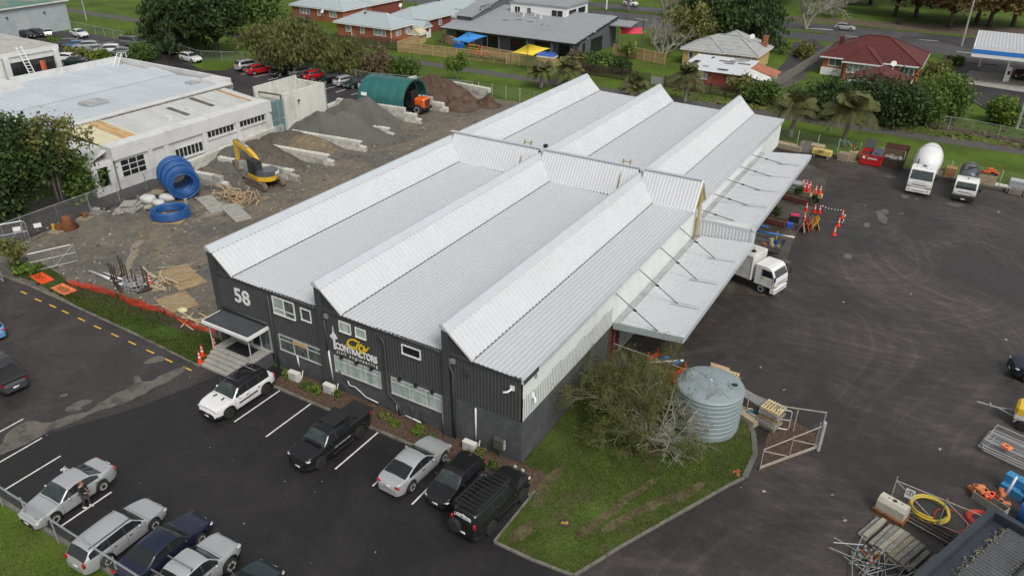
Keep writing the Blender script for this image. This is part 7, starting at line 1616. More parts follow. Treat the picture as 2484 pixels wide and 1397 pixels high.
b = MB(); b.lathe([(.3,.0),(.34,.12),(.25,.16),(.25,.02)],18,(1.25,.3,2.93),cap=False); b.obj('hatch_ring', M['tank'], t, True); b = MB(); b.lathe([(.25,.06),(0,.06)],18,(1.25,.3,2.93),cap=False); b.obj('hatch_opening', M['black'], t)
b = MB(); b.ell((-1.2,.35,2.86),(.6,.5,.16),14,6); b.obj('blanked_hatch', M['tank'], t, True); b = MB(); b.lathe([(.05,0),(.05,.04)],8,(0,0,3.12)); b.obj('cap', M['white'], t)
# manhole
t = thing('manhole_cover', 'round manhole cover lettered SW in yellow in the lawn', 'manhole cover', (4.20,-2.75,.105), .1)
MB().lathe([(.27,0),(.27,.03),(.25,.03)],20).obj('cover', M['soil'], t); text('lettering','SW',.26,M['yellow_line'],t,(0,0,.035),(0,0,-2.75),extrude=.001,offset=.006)
# pipe fence pen around the tank
PP = thing('pipe_fence', 'weathered pipe and wire fence running from the warehouse past the water tank', 'fence', (0,0,0))
M['pipe'] = mat('weathered_pipe', (0.36,0.335,0.30), .6, .2, 3, dirt=((.2,.12,.07),.6,4))
fa = [(.3,11.9),(9.70,11.13),(11.52,10.74),(14.11,11.54)]
hh = 1.75
b = MB(); pts = [Vector((*p,0)) for p in fa]
for p, q in zip(pts, pts[1:]): MB().tube([p+Vector((0,0,hh)),q+Vector((0,0,hh))],.035,6).obj('rail', M['pipe'], PP)
for c in [pts[0].lerp(pts[1],f) for f in (.33,.66)]+pts[1:]+[pts[2].lerp(pts[3],.42)]: MB().tube([c,c+Vector((0,0,hh+.05))],.04,6).obj('post', M['pipe'], PP)
t = thing('wicket_gate', 'narrow pipe wicket gate with rounded corners in the pipe fence', 'gate', (*pts[2][:2],0), math.atan2((pts[3]-pts[2]).y,(pts[3]-pts[2]).x))
b = MB(); b.tube([(.15,0,.12),(.75,0,.1),(.85,0,.2),(.85,0,1.4),(.75,0,1.5),(.15,0,1.5),(.08,0,1.4),(.08,0,.2)],.028,6,closed=True); b.tube([(.08,0,.8),(.85,0,.8)],.022,5); b.obj('frame', M['alu'], t)
t = thing('pipe_gate', 'wide pipe gate leaf with diagonal braces over the mulch bed', 'gate', (11.78,6.54,0), math.atan2(*reversed(tuple(Vector((14.17,10.09))-Vector((11.78,6.54))))))
Lg = (Vector((14.17,10.09))-Vector((11.78,6.54))).length
b = MB(); 
for p, q in (((0,0,.2),(Lg,0,.2)),((0,0,.32),(Lg,0,.32)),((0,0,1.55),(Lg,0,1.75)),((0,0,.1),(0,0,1.6)),((Lg,0,.1),(Lg,0,1.8)),((Lg*.5,0,.2),(Lg*.5,0,1.8)),((.02,0,1.45),(Lg*.47,0,.35)),((Lg*.5,0,1.5),(Lg*.98,0,.4))): b.tube([p,q],.032,6)
b.obj('frame', M['pipe'], t)
for k in range(9): MB().tube([(.2+k*(Lg-.4)/8,0,.2),(.2+k*(Lg-.4)/8,0,.32)],.02,5).obj('spacer', M['pipe'], t)
t = thing('gate_post', 'thick grey gate post at the corner of the pipe gate', 'post', (14.26,10.10,0)); b = MB(); b.lathe([(.11,0),(.11,2.05),(.09,2.1)],12); b.lathe([(.05,0),(.05,1.9)],8,(-.2,.05,0)); b.obj('pipe', M['gutter'], t)
# stacks of pallets
pp = (11.22,10.55); PGN = 'pallets stacked beside the wicket gate'
ws = ['lowest pallet of the tall stack beside the wicket gate','second pallet from the ground in the tall stack by the wicket gate','third pallet from the ground in the tall stack by the wicket gate','fourth pallet from the ground in the tall stack by the wicket gate','fifth pallet from the ground in the tall stack by the wicket gate','yellowish pallet in the middle of the tall stack by the wicket gate','weathered pallet just above the yellowish one in the tall stack','weathered pallet third from the top of the tall stack','weathered pallet second from the top of the tall stack','fresh pale pallet topping the tall stack by the wicket gate']
for k, lb in enumerate(ws): pallet((pp[0]+R.uniform(-.08,.08), pp[1]+.3+R.uniform(-.08,.08), .02+k*.148), -.25+R.uniform(-.08,.08), M['new_pallet'] if k == 9 else (mat('stained_pallet',(.42,.28,.08),.8,.2,2) if k == 5 else M['grey_pallet']), lb, PGN)
qq = (7.67,13.88); ws = ['lowest pallet of the short stack behind the water tank','second pallet of the short stack behind the water tank','third pallet of the short stack behind the water tank','fourth pallet of the short stack behind the water tank','pale slatted pallet topping the stack behind the water tank']
for k, lb in enumerate(ws): pallet((qq[0]+R.uniform(-.1,.1), qq[1]+R.uniform(-.1,.1), .02+k*.148), -.1+R.uniform(-.1,.1), M['new_pallet'] if k == 4 else M['pallet'], lb, 'pallets stacked behind the water tank')
board('board_stack','tan boards propped left of the pallets behind the tank','boards',(6.98,14.29),(1.3,.9,.5),.3,M['offcut'],.45,.2)
t = thing('steel_crate', 'galvanised mesh crate between the tank and the tall pallets', 'crate', (10.00,11.70,0), -.42)
b = MB(); b.box(-1.2,1.2,-.4,-.36,.05,1.0); b.box(-1.2,1.2,.36,.4,.05,1.0); b.box(-1.2,-1.16,-.36,.36,.05,1.0); b.box(1.16,1.2,-.36,.36,.05,1.0); b.obj('side', mat('dull_steel',(.13,.12,.11),.7,.2,2), t)
for k in range(15): MB().box(-1.15+k*.155,-1.05+k*.155,-.36,.36,.98,1.02).obj('top_bar', M['galv'], t)
b = MB(); b.obox((0,0,.25),(1.6,.8,.4),.0); b.obj('frame', M['pallet'], thing('timber_crate','open timber crate with bottles beside the tank','crate',(9.90,10.78,0),-.45))
for k in range(5): tag(MB().tube([(0,0,.5),(R.uniform(.3,.7),R.uniform(-.3,.3),.55)],.05,6).obj('loose_tube', R.choice([M['white'],M['cyan'],M['black']]), None, True, (*(Vector((9.74,10.97))+Vector((R.uniform(-.5,.4),R.uniform(-.3,.3)))),.0), R.uniform(0,3)), 'short plastic tube lying in the open timber crate', 'tube', 'tubes in the timber crate')
t = thing('steel_skip', 'mustard steel bin with orange ends behind the bush and tank', 'bin', (3.86,12.55,0), -.32)
b = MB(); b.box(-1.15,1.15,-.6,-.56,.2,1.15); b.box(-1.15,1.15,.56,.6,.2,1.15); b.box(-1.15,1.15,-.56,.56,.2,.26); b.obj('side', mat('mustard',(.38,.20,.03),.6,.15,1.5), t)
for s in (-1.15,1.15): b = MB(); b.box(s-.05,s+.05,-.56,.56,.2,1.1); b.tube([(s,-.5,0),(s,-.5,1.5)],.05,6); b.tube([(s,.5,0),(s,.5,1.5)],.05,6); b.obj('end_frame', mat('safety_red',(.6,.06,.02),.6,.1,2) if s < 0 else bpy.data.materials['safety_red'], t)
b = MB(); b.box(-.2,.2,-.615,-.602,.75,.95); b.obj('label_plate', M['white'], t)
sk = Vector((3.86,12.55))
for k,(dx,dy,a,m,lb,ln) in enumerate(((-.2,.1,.3,'blue_pe','blue pipe fitting lying left in the mustard bin',.7),(.7,-.1,1.0,'blue_pe','blue pipe fitting lying right in the mustard bin',.6),(.1,-.2,.55,'boxgrp','pale pipe lying across the mustard bin',2.2))): tag(MB().tube([(-ln/2,0,0),(ln/2,0,.15)],.13 if k < 2 else .08,8).obj('pipe_fitting', M[m], None, True, (sk.x+dx,sk.y+dy,1.25), a), lb, 'pipe', 'pipes in the mustard bin')
for k in range(4): tag(MB().obox((0,0,.04),(.22,.11,.07),R.uniform(0,3)).obj('brick', M['brick'], None, False, (*(Vector((10.80,5.63))+Vector((R.uniform(-.25,.25),R.uniform(-.25,.25)))),.1)), 'orange brick lying at the lawn edge', 'brick', 'loose bricks at the lawn edge')
# ================================================================ right hand yard: cones, planters, signs, bins
for p, lb in zip([(9.12,47.05),(9.17,44.86),(9.23,42.46)], ('back cone of the three standing alone in the yard','middle cone of the three standing alone in the yard','front cone of the three standing alone in the yard')): cone(p, lb, 'cone', 'cones standing in the yard')
for p, lb in zip([(6.96,47.15),(6.50,47.11),(6.57,42.68),(6.07,44.44),(5.72,47.00)], ('yard cone holding the end of the chain','yard cone beside the yellow board','yard cone in front of the leaning signs','yard cone among the leaning signs','yard cone behind the leaning signs')): cone(p, lb, 'cone_red', 'cones standing in the yard')
for k,(p,lb) in enumerate(zip([(3.96,52.50),(4.40,52.21),(4.75,52.16),(4.38,53.32),(4.01,53.24),(4.78,53.01)], ('red','red','red','red','red','red'))): cone(p, 'red cone bunched on the pallet at the canopy edge', 'cone_red', 'red cones bunched on a pallet', .16)
for p, lb in zip([(5.56,52.11),(5.99,52.24)], ('left orange cone on the slatted pallet','right orange cone on the slatted pallet')): cone(p, lb, 'cone', 'orange cones on the slatted pallet', .16)
pallet((4.35,52.46,0), .1, M['pallet'], 'pallet under the bunched red cones', None, 2.0, 1.4); pallet((5.77,51.70,0), .05, M['new_pallet'], 'slatted pallet under the two orange cones')
ca, cb = Vector((6.96,47.15,.85)), Vector((9.12,47.05,.85)); t = thing('plastic_chain', 'black and white plastic chain strung between cones', 'chain', (0,0,0))
for k in range(15):
    f0, f1 = k/15, (k+.85)/15; s = lambda f: Vector((0,0,-.18*4*f*(1-f))); MB().tube([ca.lerp(cb,f0)+s(f0),ca.lerp(cb,f1)+s(f1)],.045,5).obj('link', M['white'] if k % 2 else M['black'], t)
ca, cb = Vector((9.12,47.05,.8)), Vector((9.22,44.78,.5)); t = thing('plastic_chain', 'black and white plastic chain hanging at the three lone cones', 'chain', (0,0,0))
for k in range(8): f0, f1 = k/8, (k+.85)/8; s = lambda f: Vector((.25,0,-.5*4*f*(1-f))); MB().tube([ca.lerp(cb,f0)+s(f0),ca.lerp(cb,f1)+s(f1)],.04,5).obj('link', M['white'] if k % 2 else M['black'], t)
def planter(c, lb, rz):
    t = thing('planter_box', lb, 'planter', (*c,0), rz); m = bpy.data.materials.get('planter_red') or mat('planter_red',(.12,.035,.025),.8,.2,2)
    for y in (-.45,.45):
        for z in (.1,.32): MB().box(-1.5,1.5,y-.03,y+.03,z,z+.2).obj('board', m, t)
    for x in (-1.5,1.5): MB().box(x-.03,x+.03,-.42,.42,.1,.52).obj('end_board', m, t)
    MB().box(-1.46,1.46,-.42,.42,.05,.42).obj('soil', M['soil'], t); return t
planter((4.03,49.14), 'red timber planter box with a low shrub beside the cones', -.12); planter((3.39,42.19), 'red timber planter box with two dark shrubs by the canopy edge', -.12)
for i,(dx,dy,m,lb,tilt) in enumerate(((0,0,'grey_pallet','grey road sign board at the front of the leaning stack',.5),(.25,.5,'safety_red','red road sign board leaning in the stack',.55),(.5,1.0,'pallet','brown road sign board leaning in the stack',.55),(.95,1.3,'yellow_line','yellow road sign board leaning at the back of the stack',.6))):
    c = Vector((6.28,41.72))+Vector((dx,dy)); b = MB(); b.obox((0,0,.62),(.05,1.0,1.3),0,tilt*.8); b.obox((.3,0,.5),(.05,.9,1.1),0,-tilt*.6); tag(b.obj('sign_board', bpy.data.materials[m] if m == 'safety_red' else M[m], None, False, (c.x,c.y,0), .1+.1*i), lb, 'sign', 'stack of leaning road signs')
tag(MB().cbox(-.3,.3,-.22,.22,0,.42,.05).obj('blue_bin', mat('bright_blue',(.02,.10,.50),.5,.05,2), None, False, (5.22,42.18,0), .2), 'bright blue plastic bin in the yard near the leaning signs', 'bin')
t = thing('black_crate', 'black crate with a pink lid left of the leaning signs', 'crate', (5.29,43.60,0), .2); MB().cbox(-.45,.45,-.35,.35,0,.7,.04).obj('crate', M['black'], t); MB().cbox(-.4,.4,-.28,.28,.71,.78,.02).obj('lid', mat('pink',(.65,.03,.12),.5,.05,2), t)
t = thing('stillage_cage', 'grey steel stillage under the canopy edge beside the red cones', 'stillage', (3.24,52.05,0))
for z in (.1,.5,.9): MB().box(-1.0,1.0,-.6,.6,z,z+.06).obj('shelf', M['galv'], t)
for x in (-1,1):
    for y in (-.6,.6): MB().box(x-.04,x+.04,y-.04,y+.04,0,1.2).obj('post', M['galv'], t)
# things along the back fence
M['crate_wood'] = mat('crate_wood', (0.40,0.32,0.22), .85, .2, 2.5)
def slat_box(name, lb, c, sx, sy, sz, m, rz=0, z=0, n=4, cat='crate', group=None, top=False):
    t = thing(name, lb, cat, (*c,z), rz, group); h = sz/n
    for k in range(n):
        for y in (-sy/2,sy/2): MB().box(-sx/2,sx/2,y-.02,y+.02,k*h+.01,(k+1)*h-.01).obj('slat', m, t)
        for x in (-sx/2,sx/2): MB().box(x-.02,x+.02,-sy/2+.02,sy/2-.02,k*h+.01,(k+1)*h-.01).obj('slat', m, t)
    if top: MB().box(-sx/2,sx/2,-sy/2,sy/2,sz,sz+.03).obj('top', m, t)
    return t
slat_box('timber_crate','long low timber crate at the warehouse end of the back fence',(-0.40,66.09),3.2,1.1,.55,M['pallet'],-.15,0,3,top=True)
slat_box('grey_crate','dark grey open crate against the back fence',(1.78,66.18),1.6,1.2,1.1,M['grey_pallet'],-.1)
slat_box('timber_crate','tan timber crate beside the dark grey crate',(2.85,66.13),1.5,1.2,1.0,M['crate_wood'],-.1,top=True)
for i,(a,c) in enumerate((((3.17,63.89,1.2),(4.73,66.25,.2)),((3.02,63.44,1.5),(4.68,65.51,.2)),((3.66,64.21,1.2),(4.90,66.35,.2)))): tag(MB().beam(a,c,.22,.05).obj('leaning_plank', M['offcut2'], None), ('upper plank leaning on the tan crate','lower plank leaning on the tan crate','right hand plank leaning on the tan crate')[i], 'plank', 'planks leaning at the back fence')
t = thing('yellow_box', 'yellow steel box on legs in front of the tan crate', 'box', (3.67,64.88,0), -.1); MB().cbox(-1.1,1.1,-.4,.4,.35,.95,.04).obj('box', mat('pale_yellow',(.60,.50,.14),.6,.08,2), t)
for x in (-.8,.8): MB().box(x-.06,x+.06,-.35,.35,0,.35).obj('leg', M['gutter'], t)
for k in range(6): pallet((6.09,65.18,.02+k*.148), -.1+R.uniform(-.06,.06), M['pallet'], ('lowest pallet of the fence stack left of the red skip','second pallet of the fence stack left of the red skip','third pallet of the fence stack left of the red skip','fourth pallet of the fence stack left of the red skip','fifth pallet of the fence stack left of the red skip','top pallet of the fence stack left of the red skip')[k], 'pallets stacked left of the red skip')
tag(MB().tube([(1.1*math.cos(math.pi*k/12),0,1.35*math.sin(math.pi*k/12)+.3) for k in range(13)],.05,6).obj('hose_loop', M['cyan'], None, True, (5.59,67.50,0), -.1), 'cyan hose arching behind the fence pallets', 'hose')
pallet((7.20,65.37,.02), -.1, M['pallet'], 'lone pallet under the tan bin left of the red skip')
t = thing('rod_bin', 'tan bin of dark rods and stakes left of the red skip', 'bin', (6.97,65.92,.17), -.1); MB().cbox(-.45,.45,-.45,.45,0,.9,.03).obj('bin', M['crate_wood'], t)
for k in range(14): MB().tube([(R.uniform(-.3,.3),R.uniform(-.3,.3),.6),(R.uniform(-.6,.7),R.uniform(-.5,.5),R.uniform(1.3,1.8))],.025,5).obj('rod', M['dark_rust'] if k % 5 else M['yellow_line'], t)
t = thing('red_skip', 'bright red waste skip with grey flip lids and white print', 'skip', (9.08,65.54,0), -.06); mr = mat('skip_red',(.62,.02,.025),.45,.05,1); mg = mat('skip_lid',(.075,.08,.09),.6,.1,1)
b = MB(); b.add([(-1.15,-.8,.1),(1.15,-.8,.1),(1.15,.75,.1),(-1.15,.75,.1),(-1.2,-.95,1.25),(1.2,-.95,1.25),(1.2,.85,1.6),(-1.2,.85,1.6)],[(0,3,2,1),(0,1,5,4),(1,2,6,5),(2,3,7,6),(3,0,4,7)]); b.obj('body', mr, t)
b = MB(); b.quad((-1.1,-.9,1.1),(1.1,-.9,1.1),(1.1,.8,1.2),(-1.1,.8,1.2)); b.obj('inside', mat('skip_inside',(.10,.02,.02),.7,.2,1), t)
b = MB(); b.obox((-.6,.95,2.1),(1.1,.08,1.1),0,0,-.25); b.obj('lid', mg, t); b = MB(); b.obox((.55,-.1,1.5),(1.2,1.75,.07),0,0,.2); b.lathe([(.32,0),(.32,.04)],14,(.55,-.3,1.5)); b.obj('lid', mg, t)
b = MB(); b.beam((-1.22,-.97,1.25),(1.22,-.97,1.25),.08,.08); b.obj('rim', mr, t); b = MB(); b.lathe([(.17,-.02),(.17,0)],16,(-.75,-.93,.95),'y'); b.obj('badge', M['white'], t)
for z in (.98,.85): MB().obox((.15,-.93,z),(1.05,.02,.06)).obj('print_line', M['white'], t)
MB().obox((-.65,-.955,1.17),(.7,.02,.06)).obj('print_stripe', M['yellow'], t)
t = thing('brown_skip', 'rusty brown skip full of scrap beside the red skip', 'skip', (11.29,66.60,0), -.04); 
b = MB(); b.add([(-1.2,-1.1,.2),(1.2,-1.1,.2),(1.2,1.0,.2),(-1.2,1.0,.2),(-1.25,-1.25,1.0),(1.25,-1.25,1.0),(1.25,1.4,2.1),(-1.25,1.4,2.1)],[(0,3,2,1),(0,1,5,4),(1,2,6,5),(2,3,7,6),(3,0,4,7)]); b.obj('body', mat('skip_brown',(.075,.03,.02),.8,.35,1.5,dirt=((.14,.05,.025),.7,1)), t)
MB().box(-1.25,1.25,-1.3,-1.2,.0,.95).obj('front_panel', M['dark_rust'], t)
b = MB()
for k in range(26): b.obox((R.uniform(-.9,.9),R.uniform(-.9,.3),R.uniform(.7,1.05)),(R.uniform(.2,.7),R.uniform(.1,.4),.06),R.uniform(0,3),R.uniform(-.5,.5))
o = b.obj('scrap', M['gutter'], t); o['kind'] = 'stuff'
slat_box('timber_crate','small pallet crate between the two trucks',(16.17,65.64),1.0,.9,.7,M['pallet'],0)
t = thing('cardboard_crate','tan carton on a pallet left of the tanker truck','crate',(17.26,65.55,0),-.05); MB().cbox(-.55,.55,-.55,.55,.15,1.2,.04).obj('carton', mat('carton',(.34,.19,.085),.85,.12,2), t)
for z in (.0,.1): MB().box(-.6,.6,-.6,.6,z,z+.04).obj('base_board', M['pallet'], t)
slat_box('timber_crate','big plywood crate with a diagonal brace right of the tanker',(20.84,65.24),1.8,1.4,1.25,M['crate_wood'],-.05,0,3); mk = Vector((20.84,65.24))
tag(MB().beam((mk.x-.8,mk.y-.75,.15),(mk.x+.8,mk.y-.8,1.15),.06,.12).obj('crate_brace', M['crate_wood'], None), 'diagonal brace nailed across the big plywood crate', 'brace')
for k in range(7): tag(MB().obox((0,0,.06),(R.uniform(.4,.8),.25,.12),0,R.uniform(-.3,.3)).obj('orange_barrier_piece', M['barrier'] if k % 3 else mat('navy_plastic',(.02,.03,.10),.5,.1,2) if k == 0 else M['barrier'], None, False, (mk.x+R.uniform(-.6,.6),mk.y+R.uniform(-.5,.5),1.28+.05*k), R.uniform(0,3)), ('orange' if k else 'navy')+' plastic piece heaped on the big plywood crate', 'plastic piece', 'plastic pieces heaped on the plywood crate')
board('white_sheet','white sheet lying at the fence right of the plywood crate','sheet',(22.45,65.51),(2.2,1.2,.06),-.1,M['white'])
for k in range(4): pallet((23.67,63.73,.02+k*.148), -.08, M['grey_pallet'], ('lowest pallet under the clear topped box at the fence','second pallet under the clear topped box at the fence','third pallet under the clear topped box at the fence','uppermost pallet under the clear topped box at the fence')[k], 'pallets under the clear topped box', 1.7, 1.2)
t = thing('clear_box','grey box with a clear lid on pallets at the right end of the fence','box',(23.67,64.28,.62),-.08); MB().box(-.75,.75,-.5,.5,0,.55).obj('box', M['gutter'], t); MB().cbox(-.78,.78,-.53,.53,.56,.75,.04).obj('lid', mat('cloudy_lid',(.42,.45,.45),.2,.1,1), t)
b = MB(); p, q = Vector((-1,67.2,0)), Vector((26,63.7,0)); 
for k in range(9): f0, f1 = k/9+.004, (k+1)/9-.004; tag(MB().beam(p.lerp(q,f0)+Vector((0,0,.12)),p.lerp(q,f1)+Vector((0,0,.12)),.2,.22).obj('kerb_beam', M['kerb'], None), 'weathered concrete beam along the foot of the back fence', 'beam', 'concrete beams along the back fence')
# ================================================================ bottom right corner
SR = thing('dark_roofed_shed', 'dark parapet roofed shed at the lower right corner', 'shed', (0,0,0)); zr = 2.9
c0 = Vector((22.56,6.45,0)); c1 = Vector((24.01,5.83,0)); c2 = Vector((19.10,-0.57,0)); e1 = (c1-c0).normalized(); e2 = (c2-c0).normalized(); e2 = (e2-e1*e1.dot(e2)).normalized(); B1, B2 = 7.0, 9.0
def sp(a, c, z): v = c0+e1*a+e2*c; return (v.x,v.y,z)
M['shed_dark'] = mat('shed_dark', (0.035,0.042,0.055), .5, .15, 1); M['shed_roof'] = mat('shed_roof', (0.085,0.092,0.10), .55, .2, .8, dirt=((.14,.145,.15),.6,.6))
b = MB()
for (a0,a1,d0,d1) in ((0,B1,0,.32),(0,.32,.321,B2),(B1-.32,B1,.321,B2),(.321,B1-.321,B2-.32,B2)): b.add([sp(a0,d0,0),sp(a1,d0,0),sp(a1,d1,0),sp(a0,d1,0),sp(a0,d0,zr),sp(a1,d0,zr),sp(a1,d1,zr),sp(a0,d1,zr)],[(4,5,6,7),(0,1,5,4),(1,2,6,5),(2,3,7,6),(3,0,4,7)])
b.obj('parapet', M['shed_dark'], SR)
b = MB(); corr(b, sp(1.0,.33,zr-.42), e2, e1, B2-.7, 1.55, .22, .05, nrm=(0,0,1), top=.4); corr(b, sp(2.6,.33,zr-.35), e2, e1, B2-.7, B1-3, .22, .05, nrm=(0,0,1), top=.4); b.obj('roof_sheet', M['shed_roof'], SR)
b = MB(); b.quad(sp(.33,.33,zr-.5),sp(1.0,.33,zr-.5),sp(1.0,B2-.4,zr-.5),sp(.33,B2-.4,zr-.5)); b.obj('gutter', M['shed_dark'], SR)
b = MB(); b.beam(sp(2.56,.33,zr-.28),sp(2.56,B2-.4,zr-.28),.09,.07); b.obj('lap_flashing', M['black'], SR)
b = MB(); b.beam(sp(3.2,3.2,zr-.24),sp(6.5,3.0,zr-.24),.16,.06); b.beam(sp(3.2,3.45,zr-.24),sp(6.5,3.25,zr-.24),.14,.06); b.obj('yellow_plank', mat('mossy_yellow',(.34,.30,.09),.8,.2,2), SR)
b = MB()
for k in range(420):
    s = R.choice([.92,2.45,2.75]); v = sp(s+R.gauss(0,.1), R.uniform(.5,B2-.6), zr-.34); b.ell(v,(R.uniform(.02,.07),R.uniform(.02,.07),.03),5,3)
o = b.obj('moss', mat('roof_moss',(.19,.18,.11),.95,.4,4), SR); o['kind'] = 'stuff'
# concrete beams lying in a stack
A0 = Vector((17.50,3.64,0)); A1 = Vector((18.44,6.01,0)); ab = math.atan2((A1-A0).y,(A1-A0).x); gx = Vector((math.cos(ab),math.sin(ab),0)); gy = Vector((gx.y,-gx.x,0))
M['beam'] = [mat('stacked_beam_%d' % i, c, .9, .15, 2, bump=.3, dirt=((.44,.44,.40),.7,6)) for i,c in enumerate(((.17,.17,.155),(.30,.28,.22),(.22,.205,.18),(.205,.18,.125)))]
pos = Vector((17.43,4.56,0))
BL_ = [('grey beam at the left end of the beam stack',0,.1,0,1.9),('pale beam second from the left of the beam stack',1,.36,.14,1.9),('dull beam third from the left of the stack',2,.80,.05,2.1),('speckled beam fourth from the left of the stack',0,1.08,.16,2.1),('white flecked beam fifth from the left of the stack',1,1.34,.22,2.1),('smooth grey beam sixth from the left of the stack',2,1.62,.24,2.1),('tan beam seventh from the left of the stack',3,1.9,.24,2.1),('brownish beam eighth from the left of the stack',2,2.18,.22,2.1),('greenish beam ninth from the left of the stack',0,2.46,.2,2.1),('grey beam tenth from the left of the stack',0,2.8,.1,2.0),('greenish beam next to the dark shed roof',0,3.2,.12,2.0),('beam almost touching the dark shed roof',3,3.5,.14,2.0)]
for i,(lb,m,off,z,ln) in enumerate(BL_):
    c = pos+gy*off+gx*(.7-.1*off+R.uniform(-.1,.1))
    tag(MB().cbox(-ln/2,ln/2,-.125,.125,0,.14,.012).obj('concrete_beam', M['beam'][m], None, False, (c.x,c.y,.02+z), ab+R.uniform(-.03,.03)), lb, 'beam', 'concrete beams stacked in the lower right')
    if z > .1: tag(MB().cbox(-ln/2,ln/2,-.13,.13,0,z-.01,.012).obj('concrete_beam', M['beam'][0], None, False, (c.x+gx.x*-.12,c.y+gx.y*-.12,.01), ab+R.uniform(-.03,.03)), 'weathered beam hidden under the top layer of the stack', 'beam', 'lower beams of the stack')
t = thing('concrete_anchor', 'cream chamfered concrete block with lifting eye above the beam stack', 'concrete block', (18.62,6.76,0), .0); t.rotation_euler.z = math.atan2(*reversed(tuple((Vector((19.29,7.10))-Vector((18.23,7.44)))[:])))
b = MB(); pr = [(-.36,.25),(.36,.25),(.36,.75),(.22,.98),(-.22,.98),(-.36,.75)]; b.add([(-.72,y,z) for y,z in pr]+[(.72,y,z) for y,z in pr],[(5,4,3,2,1,0),(6,7,8,9,10,11)]+[(i,(i+1)%6,6+(i+1)%6,6+i) for i in range(6)]); b.obj('block', mat('cream_concrete',(.52,.50,.42),.8,.1,2,dirt=((.35,.32,.25),.5,3)), t)
b = MB(); b.lathe([(.14,.98),(.14,1.0)],4); b.obox((-.3,0,.985),(.1,.06,.02)); b.obox((.35,.05,.985),(.1,.05,.02)); b.obj('lifting_eye', M['dark_rust'], t); MB().box(-.8,.8,-.5,.45,0,.24).obj('skid', M['rust'], t)
t = thing('steel_rack', 'rusty bundle of reinforcing steel under the cream block and gate', 'steel rack', (19.70,6.94,0), t.rotation_euler.z)
for k in range(9): MB().tube([(-1.2,-.35+k*.09,.12+.03*(k%3)),(2.9,-.3+k*.085,.12+.03*(k%3))],.022,5).obj('bar', M['dark_rust'] if k % 3 else M['gutter'], t)
for x in (-.6,.6,1.8): MB().box(x-.05,x+.05,-.5,.5,.02,.09).obj('bearer', M['dark_rust'], t)
# mesh fence panel with the sign
p0, p1 = (18.43,7.45), (23.22,6.85); t = thing('mesh_fence', 'leaning mesh fence panel with a no entry pedestrian sign', 'fence', (*p0,0), math.atan2(p1[1]-p0[1],p1[0]-p0[0])); Lg = math.hypot(p1[0]-p0[0],p1[1]-p0[1])
hz = 1.75; b = MB(); b.tube([(0,0,0),(0,0,hz+.3)],.03,6); b.tube([(0,0,hz),(Lg,0,hz)],.03,6); b.tube([(0,0,hz),(Lg*.5,0,.1)],.025,6); b.tube([(Lg*.5,0,0),(Lg*.5,0,hz+.15)],.03,6); b.tube([(Lg*.5,0,hz),(Lg,0,.1)],.025,6); b.tube([(0,0,.15),(Lg,0,.15)],.025,6); b.tube([(Lg,0,0),(Lg,0,hz+.1)],.03,6); b.obj('frame', M['pipe'], t)
b = MB(); b.uv = [(0,0),(Lg,0),(Lg,hz),(0,hz)]; b.quad((0,0,.15),(Lg,0,.15),(Lg,0,hz),(0,0,hz)); b.obj('netting', M['chain'], t)
b = MB(); b.box(.55,1.0,-.05,-.04,1.0,1.6); o = b.obj('sign', M['white'], t)
b = MB(); b.tube([(.775+.16*math.cos(2*math.pi*k/20),-.056,1.36+.16*math.sin(2*math.pi*k/20)) for k in range(20)],.016,5,closed=True); b.ell((.775,-.056,1.45),(.025,.01,.025),6,4); b.beam((.775,-.056,1.42),(.775,-.056,1.33),.03,.012,up=(0,1,0)); b.beam((.775,-.056,1.33),(.72,-.056,1.25),.02,.012,up=(0,1,0)); b.beam((.775,-.056,1.33),(.83,-.056,1.25),.02,.012,up=(0,1,0)); b.beam((.71,-.056,1.37),(.84,-.056,1.40),.018,.012,up=(0,1,0)); b.obj('pictogram', M['black'], o)
coil('pipe_coil','coil of yellow pipe lying behind the mesh panel',(20.32,8.07,.22),0,.95,1,2,.055,mat('yellow_pipe',(.66,.50,.04),.4,.06,1),'z',group='coils at the lower right')
for k,z in enumerate((.10,.21,.32)): coil('pipe_coil',('lowest ring of yellow pipe','middle ring of yellow pipe','top ring of yellow pipe')[k]+' in the loose coil',(20.32,8.07,z),R.uniform(0,6),.97-.03*k,1,1,.055,bpy.data.materials['yellow_pipe'],'z',group='coils at the lower right')
coil('hose_coil','big loose loop of red hose behind the yellow pipe coil',(21.38,7.95,.06),.4,.8,1,1,.028,mat('red_hose',(.50,.035,.02),.5,.08,1),'z',group='coils at the lower right')
coil('hose_coil','thick coil of red hose beside the dark shed roof',(22.68,8.74,.1),.4,.62,4,4,.03,bpy.data.materials['red_hose'],'z',group='coils at the lower right')
